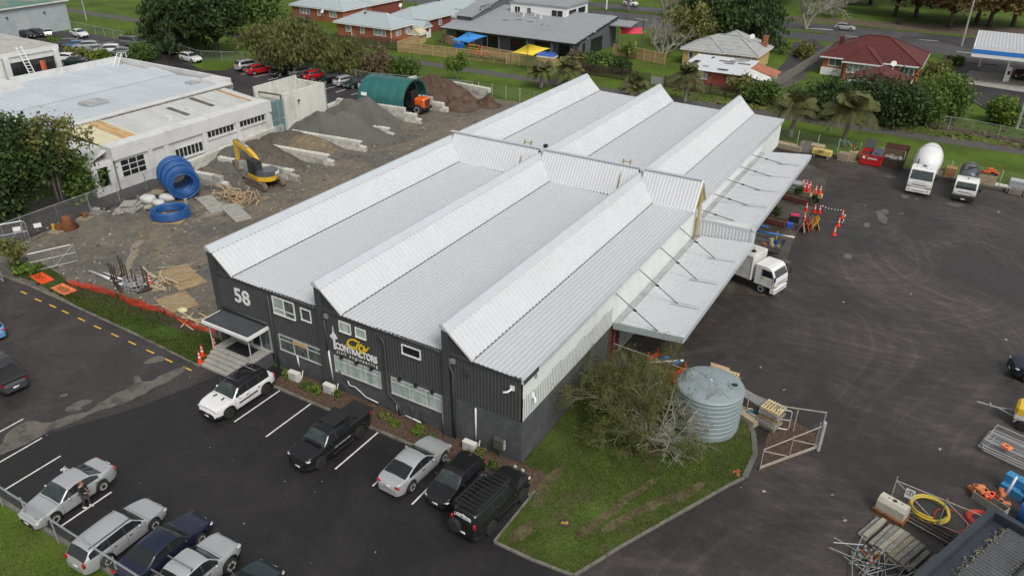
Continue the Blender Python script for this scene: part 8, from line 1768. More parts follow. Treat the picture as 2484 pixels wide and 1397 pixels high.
# stacked temporary fence panels
q0, q1, q2 = Vector((22.54,15.51,0)), Vector((23.64,17.92,0)), Vector((26.21,14.39,0)); u = (q2-q0); lu = 3.3; u.normalize(); w = (q1-q0); w = (w-u*u.dot(w)); w.normalize()
names = ('bottom','second','third','fourth','fifth','sixth','seventh')
for k in range(7):
    a = math.atan2(u.y,u.x)+(R.uniform(-.05,.05) if k < 6 else 0.0); c = q0+u*R.uniform(-.2,.3)*(1 if k < 6 else 0)-w*(.5+R.uniform(-.1,.1) if k < 6 else -.1); t = thing('temporary_fence', names[k]+' panel in the stack of temporary fence panels', 'fence panel', (c.x,c.y,.06+k*.075), a, 'stacked temporary fence panels')
    b = MB(); b.tube([(0,0,0),(lu,0,0),(lu,2.0,0),(0,2.0,0)],.024,6,closed=True); b.tube([(0,1.0,0),(lu,1.0,0)],.018,5); b.obj('frame', M['alu'], t)
    b = MB()
    for i in range(26): b.beam((.1+i*.125,0,0),(.1+i*.125,2,0),.007,.007)
    for i in range(8): b.beam((0,.25*i,0),(lu,.25*i,0),.006,.006)
    o = b.obj('wire', M['gutter'], t); o['kind'] = 'stuff'
t = thing('orange_case', 'orange first aid case lying on the stacked fence panels', 'case', (23.63,15.20,.62), -.6); MB().cbox(-.26,.26,-.2,.2,0,.16,.03).obj('case', M['barrier2'], t); MB().obox((0,0,.165),(.2,.1,.01)).obj('badge', M['black'], t)
# weights, buckets, bins
bc = Vector((22.98,10.93))
M['orange_block'] = mat('dirty_orange', (.62,.20,.07), .7, .25, 3, dirt=((.55,.38,.22),.7,3))
for k in range(16):
    z = .08 if k < 8 else (.35 if k < 13 else .55); tag(MB().cbox(-.3,.3,-.12,.12,-.08,.1,.03).obj('fence_weight', M['orange_block'] if k % 4 else M['barrier'], None, False, (bc.x+R.uniform(-.8,.8)*(1 if k < 8 else .7), bc.y+R.uniform(-.45,.45)*(1 if k < 8 else .7), z), R.uniform(0,3)), ('dirty' if k % 4 else 'clean bright')+' orange plastic fence weight heaped above the dark shed', 'fence weight', 'heap of orange fence weights')
slat_box('timber_crate','timber crate in front of the orange fence weights',tuple(bc+Vector((.1,-.75))),1.7,.5,.5,M['grey_pallet'],-.5)
bb = Vector((23.84,12.00))
for k,(dx,dy,z) in enumerate(((0,0,0),(.55,-.25,0),(.1,.3,.5),(.6,.1,.5))): 
    t = thing('blue_crate', ('blue plastic crate low on the left','blue plastic crate low on the right','blue plastic crate stacked on the left','blue plastic crate stacked on the right')[k]+' beside the orange weights', 'crate', (bb.x+dx,bb.y+dy,z), -.5, 'blue plastic crates'); MB().cbox(-.3,.3,-.25,.25,0,.48,.03).obj('crate', mat('crate_blue',(.05,.25,.50),.5,.08,2) if k == 0 else bpy.data.materials['crate_blue'], t)
    for x in (-.12,.12): MB().box(x-.05,x+.05,-.06,-.02,.481,.49).obj('handle_slot', M['black'], t)
for k in range(3): c = bb+Vector((.9+.16*k,-.4-.1*k)); tag(MB().tube([(0,0,.9),(2.6,1.6,1.05)],.085,8).obj('blue_pipe', M['blue_pe'], None, True, (c.x,c.y,.0+.02*k)), 'dark blue pipe lying on the rack at the right edge', 'pipe', 'blue pipes on the rack')
t = thing('pipe_rack', 'dark timber rack beneath the blue pipes at the right edge', 'rack', (bb.x+1.0,bb.y-.9,0), .55); b = MB(); b.box(0,3.0,-.05,.05,0,.8); b.box(0,3.0,.45,.55,0,.75); b.obj('side', M['dark_rust'], t)
tag(MB().tube([(0,0,0),(.15,.1,1.3)],.06,8).obj('white_pipe', M['white'], None, True, (23.71,10.90,.5)), 'white pipe standing behind the dark shed parapet', 'pipe'); tag(MB().lathe([(.36,0),(.4,.5),(.38,1.0),(.3,1.02)],14).obj('blue_drum', M['blue_pe'], None, True, (24.71,9.97,0)), 'blue drum behind the dark shed at the right edge', 'drum')
# scaffold tube heap at the bottom
sc = Vector((18.37,2.56)); t = thing('scaffold_heap', 'heap of scaffold clamps and tubes at the bottom right', 'scaffold', (sc.x,sc.y,0))
for k in range(26):
    a = R.gauss(ab,.5); l = R.uniform(.5,1.2); c = Vector((R.gauss(.2,.7),R.gauss(-.1,.45),R.uniform(.05,.4))); MB().tube([c-Vector((math.cos(a),math.sin(a),R.uniform(-.2,.2)))*l,c+Vector((math.cos(a),math.sin(a),R.uniform(-.2,.2)))*l],.026,6).obj('tube', M['galv'] if k % 3 else M['pipe'], t)
cl = [mat('clamp_%d' % i, c, .5, .2, 3) for i,c in enumerate(((.10,.10,.10),(.04,.12,.10),(.35,.12,.04),(.3,.3,.3)))]; cm = [MB().cbox(-.06,.06,-.05,.05,-.04,.04,.015).mesh('clamp', m) for m in cl]
for k in range(110): inst('clamp', R.choice(cm), t, (R.gauss(-.25,.3),R.gauss(.2,.28),.05+R.random()*.45), (R.random()*3,R.random()*3,R.random()*3))
# yellow compressor on its trailer
t = thing('compressor_trailer', 'yellow towed compressor with a long drawbar at the right edge', 'trailer', (25.6,19.1,0), math.pi-.1)
cc = Vector((24.20,18.44)); t.location = (cc.x+.35,cc.y+.75,0)
MB().cbox(-.9,.55,-.6,.6,.55,.95,.05).obj('base', M['boxgrp'], t); b = MB(); b.cbox(-.95,.6,-.62,.62,.95,1.5,.15); b.obj('canopy', mat('compressor_yellow',(.72,.46,.03),.45,.06,1), t); MB().cbox(-.5,-.1,-.2,.2,1.5,1.65,.04).obj('cap', M['white'], t)
wheels(t, (0,), .85, .33, .2, 'trim' if False else 'dark_rim', 5)
for s in (1,-1): b = MB(); b.tube([(.5,s*.76,.45),(.3,s*.76,.74),(-.3,s*.76,.74),(-.5,s*.76,.45)],.05,6); b.obj('mudguard', M['gutter'], t)
b = MB(); b.tube([(.5,.4,.6),(1.5,0,.6)],.035,6); b.tube([(.5,-.4,.6),(1.5,0,.6)],.035,6); b.tube([(1.5,0,.6),(2.6,0,.55)],.045,6); b.tube([(1.9,0,.6),(1.9,.0,.75)],.06,6); b.obj('drawbar', M['gutter'], t)

# ================================================================ trees and shrubs
def leaf_mat(name, a, b_, rough=.6, trans=.25, scale=.6):
    m = bpy.data.materials.new(name); m.use_nodes = True; n = m.node_tree.nodes; l = m.node_tree.links; b = n['Principled BSDF']
    g = n.new('ShaderNodeNewGeometry'); tc = n.new('ShaderNodeTexCoord'); t = n.new('ShaderNodeTexNoise'); t.inputs['Scale'].default_value = scale; t.inputs['Detail'].default_value = 3
    l.new(tc.outputs['Object'], t.inputs['Vector'])
    ad = n.new('ShaderNodeMath'); ad.operation = 'MULTIPLY_ADD'; ad.inputs[1].default_value = .55; l.new(g.outputs['Random Per Island'], ad.inputs[0])
    mr = n.new('ShaderNodeMapRange'); mr.inputs[1].default_value = .3; mr.inputs[2].default_value = .7; mr.inputs[4].default_value = .45; l.new(t.outputs['Fac'], mr.inputs[0]); l.new(mr.outputs[0], ad.inputs[2])
    mx = n.new('ShaderNodeMix'); mx.data_type = 'RGBA'; mx.inputs[6].default_value = (*a,1); mx.inputs[7].default_value = (*b_,1); l.new(ad.outputs[0], mx.inputs[0]); l.new(mx.outputs[2], b.inputs['Base Color'])
    b.inputs['Roughness'].default_value = rough; b.inputs['Specular IOR Level'].default_value = .3
    tr = n.new('ShaderNodeBsdfTranslucent'); l.new(mx.outputs[2], tr.inputs[0]); ms = n.new('ShaderNodeMixShader'); ms.inputs[0].default_value = trans
    out = n['Material Output']; l.new(b.outputs[0], ms.inputs[1]); l.new(tr.outputs[0], ms.inputs[2]); l.new(ms.outputs[0], out.inputs[0]); return m
LM = dict(dark=leaf_mat('dark_leaves',(0.020,0.041,0.015),(0.082,0.125,0.032)), conifer=leaf_mat('conifer_needles',(0.025,0.049,0.020),(0.087,0.130,0.040)), mid=leaf_mat('mid_leaves',(0.045,0.087,0.020),(0.162,0.230,0.049)),
  olive=leaf_mat('olive_leaves',(0.087,0.105,0.031),(0.262,0.262,0.081)), willow=leaf_mat('willow_leaves',(0.068,0.082,0.025),(0.205,0.205,0.068),scale=.9), bright=leaf_mat('bright_leaves',(0.071,0.133,0.022),(0.214,0.285,0.053)),
  autumn=leaf_mat('autumn_leaves',(0.098,0.081,0.034),(0.241,0.161,0.057),scale=.4), gold=leaf_mat('gold_leaves',(0.214,0.152,0.026),(0.535,0.339,0.053)), brown=leaf_mat('brown_leaves',(0.098,0.081,0.045),(0.232,0.178,0.090)), palm=leaf_mat('palm_leaves',(0.053,0.068,0.025),(0.197,0.197,0.071)), banana=leaf_mat('banana_leaves',(0.090,0.152,0.026),(0.250,0.321,0.071)))
M['bark'] = mat('tree_bark', (.075,.06,.045), .95, .3, 3, bump=.6, bscale=8); M['pale_bark'] = mat('pale_bark', (.26,.235,.20), .9, .25, 3, bump=.4); M['twig'] = mat('lichen_twig', (.30,.28,.23), .9, .25, 3); M['palm_trunk'] = mat('palm_trunk', (.20,.185,.16), .9, .25, 2, bump=.5, stretch=(1,1,4))
def quads(name, P, U, V, m):
    """n quads: centres P, half axes U and V"""
    n = len(P); co = np.empty((n,4,3),np.float32); co[:,0]=P-U-V; co[:,1]=P+U-V*.6; co[:,2]=P+U+V; co[:,3]=P-U*.6+V
    me = bpy.data.meshes.new(name); me.vertices.add(4*n); me.vertices.foreach_set('co', co.ravel()); me.loops.add(4*n); me.loops.foreach_set('vertex_index', np.arange(4*n,dtype=np.int32)); me.polygons.add(n); me.polygons.foreach_set('loop_start', np.arange(0,4*n,4,dtype=np.int32)); me.update(calc_edges=True); me.materials.append(m); return me
def rdir(n): v = NP.normal(size=(n,3)); return v/np.linalg.norm(v,axis=1,keepdims=True)
def leaves(name, C, per, sig, size, m, flat=0.0, droop=0.0, asp=.55):
    """C: clump centres (k,3); 'per' leaves about each"""
    C = np.repeat(np.asarray(C,float), per, axis=0); n = len(C); d = NP.normal(size=(n,3))*np.asarray(sig); P = C+d
    if droop: P[:,2] -= np.abs(NP.normal(size=n))*droop
    U = rdir(n); U[:,2] *= (1-flat); 
    if droop: U[:,2] = -np.abs(U[:,2])-1.2; 
    U /= np.linalg.norm(U,axis=1,keepdims=True); W = rdir(n); 
    if flat: W[:,2] *= (1-flat)
    W = np.cross(U, np.cross(W,U)); W /= np.linalg.norm(W,axis=1,keepdims=True)+1e-9
    s = size*NP.uniform(.6,1.35,size=(n,1)); return quads(name, P, U*s, W*s*asp, m)
def crown_pts(k, c, r, shell=.55, flatb=.0):
    d = rdir(k); rad = (shell+(1-shell)*NP.random((k,1))**.6); p = d*rad; p[:,2] = np.where(p[:,2] < 0, p[:,2]*(1-flatb), p[:,2]); p *= 1+.18*np.sin(d[:,:1]*5+c[0])+.14*np.sin(d[:,1:2]*7+c[1]); return p*np.asarray(r)+np.asarray(c)
def tree(name, label, base, h, r, m, bark='bark', trunk=.2, low=.3, clumps=60, per=60, size=.22, sig=.5, group=None, cat='tree', stems=1, flat=0, droop=0, lean=(0,0), z0=0, shell=.5, flatb=.35):
    t = thing(name, label, cat, (base[0],base[1],z0), 0, group); zc = h*(low+(1-low)*.5); rz = h*(1-low)*.5
    pts = crown_pts(clumps, (lean[0],lean[1],zc), (r[0],r[1] if len(r) > 1 else r[0],rz), shell, flatb)
    b = MB(); rr = random.Random(int(abs(base[0]*7+base[1]*3)))
    for s in range(stems):
        a = 6.28*s/max(1,stems); bx, by = (.25*math.cos(a)*(stems>1),.25*math.sin(a)*(stems>1)); top = (lean[0]*.6+bx*4,lean[1]*.6+by*4,zc)
        b.tube([(bx,by,-.05),(bx*1.8+rr.uniform(-.1,.1)*h*.1,by*1.8,h*low*.6),(top[0]*.6,top[1]*.6,h*low),top],[trunk,trunk*.8,trunk*.65,trunk*.25],7)
    for p in pts[::max(1,clumps//14)]: z = h*low*rr.uniform(.7,1.2); b.tube([(lean[0]*.3,lean[1]*.3,z),(p[0]*.5,p[1]*.5,z+(p[2]-z)*.6),tuple(p)],[trunk*.4,trunk*.25,trunk*.08],5)
    b.obj('trunk', M[bark], t, True); inst('crown', leaves('crown', pts, per, sig, size, LM[m], flat, droop), t); return t
def bush(label, base, h, r, m, clumps=26, per=60, size=.16, cat='shrub', z0=0, name='shrub', group=None, stems=4):
    t = thing(name, label, cat, (base[0],base[1],z0), 0, group); pts = crown_pts(clumps,(0,0,h*.52),(r[0],r[-1],h*.42),.35)
    b = MB()
    for p in pts[:max(3,stems)]: b.tube([(p[0]*.15,p[1]*.15,0),(p[0]*.4,p[1]*.4,h*.3),tuple(p)],[.05,.035,.012],5)
    b.obj('trunk', M['bark'], t); inst('crown', leaves('crown', pts, per, h*.14, size, LM[m]), t); return t
def conifer(label, base, h, r, m='conifer', layers=16, z0=0, low=.12):
    t = thing('conifer', label, 'tree', (base[0],base[1],z0)); b = MB(); b.tube([(0,0,0),(0,0,h*.5),(0,0,h*.97)],[.45,.3,.05],8); C = []
    for k in range(layers):
        f = k/(layers-1); z = h*(low+(1-low)*f); rad = r*(1-f)**.7*R.uniform(.75,1.15)+.3
        for j in range(int(4+8*(1-f))):
            a = R.uniform(0,6.28); L_ = rad*R.uniform(.7,1.1); pts = [(L_*s*math.cos(a),L_*s*math.sin(a),z+L_*(.10*s-.32*s*s)) for s in (0,.35,.7,1)]; b.tube(pts,[.09,.06,.04,.015],4)
            C += [(L_*s*math.cos(a)+R.gauss(0,.25),L_*s*math.sin(a)+R.gauss(0,.25),z+L_*(.10*s-.32*s*s)) for s in (.3,.45,.6,.72,.84,.95,1.03)]
    b.obj('trunk', M['bark'], t, True); inst('crown', leaves('crown', C, 13, (.42,.42,.16), .3, LM[m], .45, .12, .4), t); return t
def palm(label, base, h, fr, nf=26, group=None, dead=4, z0=0):
    t = thing('palm_tree', label, 'palm', (base[0],base[1],z0), R.random()*6, group); b = MB(); n = 9; b.tube([(.05*math.sin(k),.05*math.cos(k),h*k/n) for k in range(n+1)],[.30-.10*k/n+(.03 if k % 2 else 0) for k in range(n+1)],9); b.obj('trunk', M['palm_trunk'], t, True)
    P, U, V = [], [], []; st = MB()
    for k in range(nf):
        a = 2.4*k+R.uniform(-.2,.2); e = R.uniform(-.15,1.4); L_ = fr*R.uniform(.8,1.1); ca, sa = math.cos(a), math.sin(a); q = []
        for s in np.linspace(0,1,9): q.append((ca*L_*s*math.cos(e)*(.95), sa*L_*s*math.cos(e)*.95, h+L_*s*math.sin(e)*.8-L_*.55*s*s*(1.1-.4*e)))
        st.tube(q,[.035-.03*i/8 for i in range(9)],4)
        for i in range(1,26):
            s = i/26*8; j = min(7,int(s)); f = s-j; p = np.array(q[j])*(1-f)+np.array(q[j+1])*f; d = np.array(q[j+1])-np.array(q[j]); d /= np.linalg.norm(d); sd = np.cross(d,[0,0,1]); sd /= np.linalg.norm(sd)+1e-6
            for g in (-1,1):
                ln = fr*.17*math.sin(math.pi*(.12+.8*i/26)); u = sd*g*.8+d*.5+np.array([0,0,-.55]); u /= np.linalg.norm(u); P.append(p+u*ln); U.append(u*ln); V.append(d*.045)
    inst('frond', quads('frond', np.array(P), np.array(U), np.array(V), LM['palm']), t)['kind'] = 'stuff'; st.obj('frond_stalk', M['palm_trunk'], t)
    if dead:
        P, U, V = [], [], []
        for k in range(dead*40): a = R.choice([.5,2.2,3.9,5.3][:dead])+R.gauss(0,.12); s = R.random(); P.append((math.cos(a)*fr*.55*s**.6,math.sin(a)*fr*.55*s**.6,h-.1-fr*.62*s*s)); U.append((R.gauss(0,.07),R.gauss(0,.07),-.28)); V.append((.03,.03,0))
        inst('dead_frond', quads('dead_frond', np.array(P), np.array(U), np.array(V), LM['brown']), t)
    return t
def bare(name, label, base, h, spread, m='twig', depth=5, r0=.2, n0=5, z0=0, cat='tree', kids=(2,4), seed=1, up=.35, tuft=None):
    t = thing(name, label, cat, (base[0],base[1],z0)); rr = random.Random(seed); b = MB(); ends = []
    def grow(p, d, l, r, k):
        q = p+d*l*.5+Vector((rr.gauss(0,.07),rr.gauss(0,.07),rr.gauss(0,.05)))*l; e = q+(d+Vector((rr.gauss(0,.2),rr.gauss(0,.2),rr.gauss(0,.12)))).normalized()*l*.5
        b.tube([p,q,e],[r,r*.8,r*.6],5 if r > .03 else 3,cap=False)
        if k == 0: ends.append(e); return
        for _ in range(rr.randint(*kids)):
            nd = (d+Vector((rr.gauss(0,.62),rr.gauss(0,.62),rr.gauss(.1,.4)+up*.3))).normalized(); grow(e if rr.random() < .6 else q, nd, l*rr.uniform(.6,.85), r*.58, k-1)
    for s in range(n0): a = 6.28*s/n0; grow(Vector((0,0,0)), Vector((spread*math.cos(a),spread*math.sin(a),1)).normalized(), h*.36, r0, depth)
    b.obj('branches', M[m], t)
    if tuft: inst('crown', leaves('crown', [e[:] for e in ends], tuft[1], tuft[2], tuft[3], LM[tuft[0]], asp=.28), t)
    return t
# --- left of the gravel yard
tree('dark_tree','dense dark tree at the left edge by the white workshop',(-58.92,5.71),8.6,(4.6,4.2),'dark',trunk=.3,low=.22,clumps=130,per=70,size=.2,sig=.55)
tree('dark_tree','low dark tree tucked at the left edge below the dense tree',(-57.89,3.48),4.5,(3.0,2.6),'dark',trunk=.2,low=.08,clumps=60,per=60,size=.18,sig=.45)
tree('multi_stem_tree','pale stemmed tree with open clumps of olive leaves beside the workshop porch',(-58.00,9.34),8.4,(3.7,3.0),'olive','pale_bark',.16,.52,52,55,.16,.38,None,'tree',5,lean=(-.3,.4))
bush('dark shrub below the pale stemmed tree by the porch',(-57.65,11.49),4.0,(1.9,1.7),'mid',40,70,.17)
tree('sapling','thin young tree on a grass tuft at the left end of the kerb',(-47.41,-0.93),3.1,(1.15,1.0),'olive','bark',.05,.3,26,34,.12,.24,None,'tree')
bush('tuft of long grass and weeds below the sapling',(-46.76,-0.97),.7,(1.9,.9),'bright',30,60,.12,name='weed_tuft',z0=.05)
# --- upper left
conifer('broad dark conifer at the upper left beyond the car park',(-107.39,62.19),15,7.5,layers=15)
tree('broadleaf_tree','tall dark broadleaf tree beside the broad conifer',(-98.48,63.94),12.5,(6,5),'dark',trunk=.4,low=.22,clumps=130,per=55,size=.3,sig=.8)
tree('broadleaf_tree','bright green slender tree left of the first brick house',(-103.67,79.72),9.5,(4,4),'mid',trunk=.25,low=.2,clumps=70,per=50,size=.3,sig=.7)
tree('broadleaf_tree','dark tree at the top edge above the slender tree',(-119.01,88.33),10,(6,5),'mid',trunk=.3,low=.15,clumps=80,per=50,size=.35,sig=.9)
tree('willow','wide drooping olive willow over the back car park',(-79.88,63.32),7.6,(7.6,5.2),'willow','bark',.35,.25,170,60,.24,.65,None,'tree',2,0,.55)
tree('willow','smaller drooping tree right of the wide willow',(-69.35,64.08),5.6,(3.0,2.7),'willow','pale_bark',.2,.2,70,60,.2,.45,None,'tree',2,0,.4)
bush('reddish brown shrub behind the green dome',(-65.48,67.25),4.2,(2.9,2.2),'brown',50,60,.18); bush('green shrub right of the reddish brown one behind the dome',(-61.27,69.33),3.2,(2.6,1.7),'mid',44,60,.17)
tree('young_tree','small round young tree with a pale trunk beside the footpath',(-52.84,71.58),4.4,(1.5,1.4),'bright','pale_bark',.08,.38,36,60,.15,.3)
for p, h, r, m, lb in (((-131.52,55.01),1.3,(2.6,1.4),'mid','clipped hedge end left of the middle car row'),((-118.61,50.68),1.5,(4.5,1.6),'olive','rusty green hedge in front of the middle car row'),((-113.32,51.01),1.6,(3.0,1.5),'bright','bright green hedge section near the blue roof'),((-119.71,61.93),2.4,(.9,.9),'bright','cabbage like shrub in front of the grey van'),((-106.12,54.20),3.0,(2.2,1.6),'mid','dark leaning shrub behind the roof parapet'),((-59.43,46.67),1.6,(.9,.9),'mid','green shrub at the corner of the block enclosure')): bush(lb,p,h,r,m,34,60,.15)
# --- beyond the path on the right
conifer('huge drooping dark cedar behind the yellow brick house',(-21.43,126.16),13,9.5,layers=15,low=.05)
tree('broadleaf_tree','dark broad tree left of the huge cedar',(-28.80,123.17),9.5,(6.5,5),'dark',trunk=.3,low=.15,clumps=110,per=55,size=.3,sig=.8)
tree('grey_green_tree','grey green round tree behind the leafless one',(-30.48,116.48),7.5,(4.6,4),'olive',trunk=.25,low=.2,clumps=70,per=50,size=.25,sig=.65)
bare('leafless_tree','spreading grey leafless tree beside the yellow house lawn',(-32.20,107.14),7,.95,'twig',5,.22,6,seed=3)
bare('leafless_tree','bare white limbed tree at the top edge by the road',(-48.19,150.29),10,.5,'pale_bark',4,.4,3,seed=8); bare('leafless_tree','bare tree at the roadside right of the cedar',(-16.30,150.42),11,.45,'twig',4,.35,3,seed=9); bare('leafless_tree','bare twiggy tree on the verge left of the autumn trees',(-14.50,170.45),9,.7,'twig',5,.25,5,seed=10)
for i,(p,h,r,m,lb) in enumerate((((-2.34,180.07),12,(8,6),'autumn','russet autumn tree first from the left in the park row'),((2.08,180.33),11,(7,6),'autumn','brown autumn tree second in the park row'),((9.87,170.34),12,(9,7),'autumn','wide russet autumn tree with a thick pale trunk behind the lamp post'),((14.64,181.58),12,(7,6),'brown','brown autumn tree right of the lamp post'),((17.29,176.53),11,(8,6),'autumn','russet autumn tree above the petrol canopy'),((21.83,180.80),11,(7,6),'gold','yellowing autumn tree at the upper right corner'),((6.60,200.90),12,(9,7),'autumn','far russet tree behind the wide autumn tree'),((-10.11,195.83),12,(8,7),'brown','far brown tree at the top of the park'),((-41.52,175.85),12,(9,7),'dark','far dark tree at the top edge left of the cedar'),((-80.28,164.52),11,(8,6),'dark','far dark tree at the top edge beyond the road'),((-30.37,185.18),12,(9,7),'dark','far dark tree at the top edge behind the cedar'),((-14.83,194.22),10,(6,5),'mid','far green tree at the top edge over the park'))): tree('autumn_tree' if m in ('autumn','brown','gold') else 'park_tree',lb,p,h,r,m,'bark',.55,.3,100,45,.38,.95,'trees along the park')
palm('palm beyond the fence seen left of the first roof ridge',(-39.87,75.35),3.0,3.0,24); palm('palm just above the first roof ridge by the pale fence',(-37.21,79.21),3.0,3.2,26); palm('drooping palm between the first and second roof ridges',(-25.33,77.56),2.2,3.0,24); palm('tall palm between the second and third roof ridges',(-18.14,78.95),4.4,3.2,28)
palm('palm with a hanging dead frond nearest the warehouse corner',(-1.19,70.42),4.6,3.5,30); palm('tallest palm with hanging dead fronds behind the back fence',(5.18,70.38),5.0,4.4,34); palm('palm trunk at the roadside beside the white hatchback',(-57.18,149.79),6,3.2,22)
for p, h, r, m, k, lb in (((0.36,82.55),4.6,(4.4,3.0),'dark',70,'left clump of the dark rounded trees behind the palms'),((4.48,88.84),4.8,(4.0,3.0),'dark',60,'dark rounded tree behind the tallest palm'),((8.82,84.47),5.6,(4.4,3.2),'dark',90,'big dark rounded tree right of the tallest palm'),((12.64,86.92),4.2,(2.4,2.2),'mid',60,'round clipped green tree beside the station lawn'),((14.79,91.78),5.2,(2.6,2.4),'mid',70,'taller clipped green tree at the station kerb'),((13.69,102.69),3.6,(2.2,2.0),'bright',50,'bright hedge tree behind the clipped ones'),((11.98,116.96),2.4,(1.6,3.0),'olive',44,'loose hedge along the pale low fence'),((13.73,130.47),1.3,(1.5,1.2),'mid',30,'low shrub on the station corner lawn'),((21.78,92.74),3.0,(1.9,1.8),'bright',70,'round yellow green shrub by the station kerb'),((-9.04,85.33),3.2,(2.4,1.6),'mid',50,'green shrub at the corner of the rusty lean to'),((-12.87,89.85),2.2,(2.0,1.0),'olive',30,'shrub in front of the red shed wall'),((-37.29,91.12),2.6,(2.4,1.8),'mid',50,'dark green shrub over the dark fence'),((-33.65,91.38),2.0,(2.2,1.2),'dark',36,'flowering dark shrub on the dark fence'),((-41.84,92.54),2.2,(1.4,1.2),'brown',26,'brown shrub at the end of the pale fence'),((-35.59,104.50),1.2,(1.4,1.0),'bright',24,'small bright shrub beside the timber fence'),((-10.41,121.06),2.2,(2.6,1.8),'olive',36,'rose shrubs beside the grey driveway fence')): bush(lb,p,h,r,m,k,60,.19)
t = thing('banana_plant','clump of broad leaved banana plants behind the timber fence','plant',(-36.78,101.29,0)); P, U, V = [], [], []
for k in range(70): a = R.uniform(0,6.28); e = R.uniform(.2,1.2); z = R.uniform(1.0,2.6); u = np.array([math.cos(a)*math.cos(e),math.sin(a)*math.cos(e),math.sin(e)*.6]); P.append(np.array([R.gauss(0,.7),R.gauss(0,.5),z])+u*.6); U.append(u*.75); V.append(np.array([-math.sin(a),math.cos(a),0])*.2)
inst('leaf_cluster', quads('leaf', np.array(P), np.array(U), np.array(V), LM['banana']), t)['kind'] = 'stuff'; MB().lathe([(.3,0),(.18,2)],8).obj('trunk', M['bark'], t)
# --- the big bush by the tank: leafy on the left, bare and lichen grey on the right
BX = (5.31,5.71); big = thing('corner_bush', 'big tangled olive bush on the lawn between the warehouse and the water tank', 'bush', (BX[0],BX[1],.1))
rr = random.Random(21); b = MB(); g_ = MB(); ends = []; gends = []
def grow(p, d, l, r, k, grey):
    q = p+d*l*.5+Vector((rr.gauss(0,.1),rr.gauss(0,.1),rr.gauss(0,.06)))*l; e = q+(d+Vector((rr.gauss(0,.28),rr.gauss(0,.28),rr.gauss(-.02,.18)))).normalized()*l*.5
    (g_ if grey else b).tube([p,q,e],[r,r*.8,r*.55],5 if r > .03 else 3,cap=False); (gends if grey else ends).extend([q,e] if k < 2 else [])
    if k:
        for _ in range(rr.randint(2,4)): grow(e if rr.random() < .6 else q, (d+Vector((rr.gauss(0,.65),rr.gauss(0,.65),rr.gauss(.04,.42)))).normalized(), l*rr.uniform(.6,.85), r*.56, k-1, grey)
for a, s, gr, l in ((2.6,1.4,0,2.1),(3.3,1.3,0,2.0),(1.9,1.3,0,2.2),(2.3,.6,0,1.9),(4.0,1.2,0,1.6),(3.0,2.2,0,2.2),(1.4,1.1,0,2.0),(2.8,.9,0,2.2),(.6,1.1,1,1.7),(.15,1.3,1,1.6),(-.4,1.3,1,1.5),(1.0,.9,1,1.8),(5.3,1.1,1,1.3)): grow(Vector((0,0,0)), Vector((s*math.cos(a),s*math.sin(a),.9)).normalized(), l, .11, 5, gr)
b.obj('branches', mat('olive_twig',(.19,.18,.11),.9,.3,3), big); g_.obj('bare_branches', M['twig'], big)
E_ = np.array([e[:] for e in ends if e.z > .25]); E_ = E_[NP.permutation(len(E_))[:4600]]; inst('foliage', leaves('foliage', E_, 8, .16, .056, leaf_mat('bush_leaves',(.055,.07,.016),(.165,.175,.05),scale=.8), asp=.26), big)
gE = np.array([e[:] for e in gends]); inst('sparse_foliage', leaves('foliage', gE[NP.permutation(len(gE))[:420]], 4, .12, .06, LM['mid'], asp=.3), big)
# --- garden plants along the wall and in the planters
for p, h, r, m, lb in (((-17.3,-.7),1.1,(.45,.4),'bright','leafy weed at the entrance end of the bark bed'),((-15.4,-1.0),.8,(.5,.4),'mid','low weed right of the first heat pump'),((-14.6,-1.1),.9,(.55,.45),'bright','broad leaved plant left of the second heat pump'),((-13.2,-.6),.8,(.4,.3),'mid','weed right of the second heat pump'),((-9.0,-.9),.8,(.5,.4),'olive','weed in the bark bed behind the black ute'),((-8.2,-1.0),.6,(.4,.3),'bright','small weed below the bent downpipe'),((-6.6,-.9),1.0,(.6,.5),'bright','clump of bright weeds behind the silver coupe'),((-5.6,-1.1),.7,(.5,.4),'mid','low clump behind the silver coupe near the column'),((-2.4,-.8),.9,(.6,.45),'olive','scraggly weed right of the third heat pump'),((-1.2,-1.2),.6,(.5,.4),'mid','weed under the meter box')): bush(lb,p,h*.62,(r[0]*.8,r[1]*.8),m,12,34,.07,'plant',.1,'garden_plant','weeds along the front wall')
for p, h, lb in (((4.21,50.18),1.1,'low shrub growing in the planter beside the cones'),((2.87,43.28),1.5,'left dark shrub in the planter by the canopy edge'),((3.60,43.25),1.5,'right dark shrub in the planter by the canopy edge'),((6.16,48.78),1.2,'straggly green plant behind the leaning signs')): bush(lb,p,h*.8,(.38,.3),'dark',14,36,.08,'plant',.3,'potted_shrub')
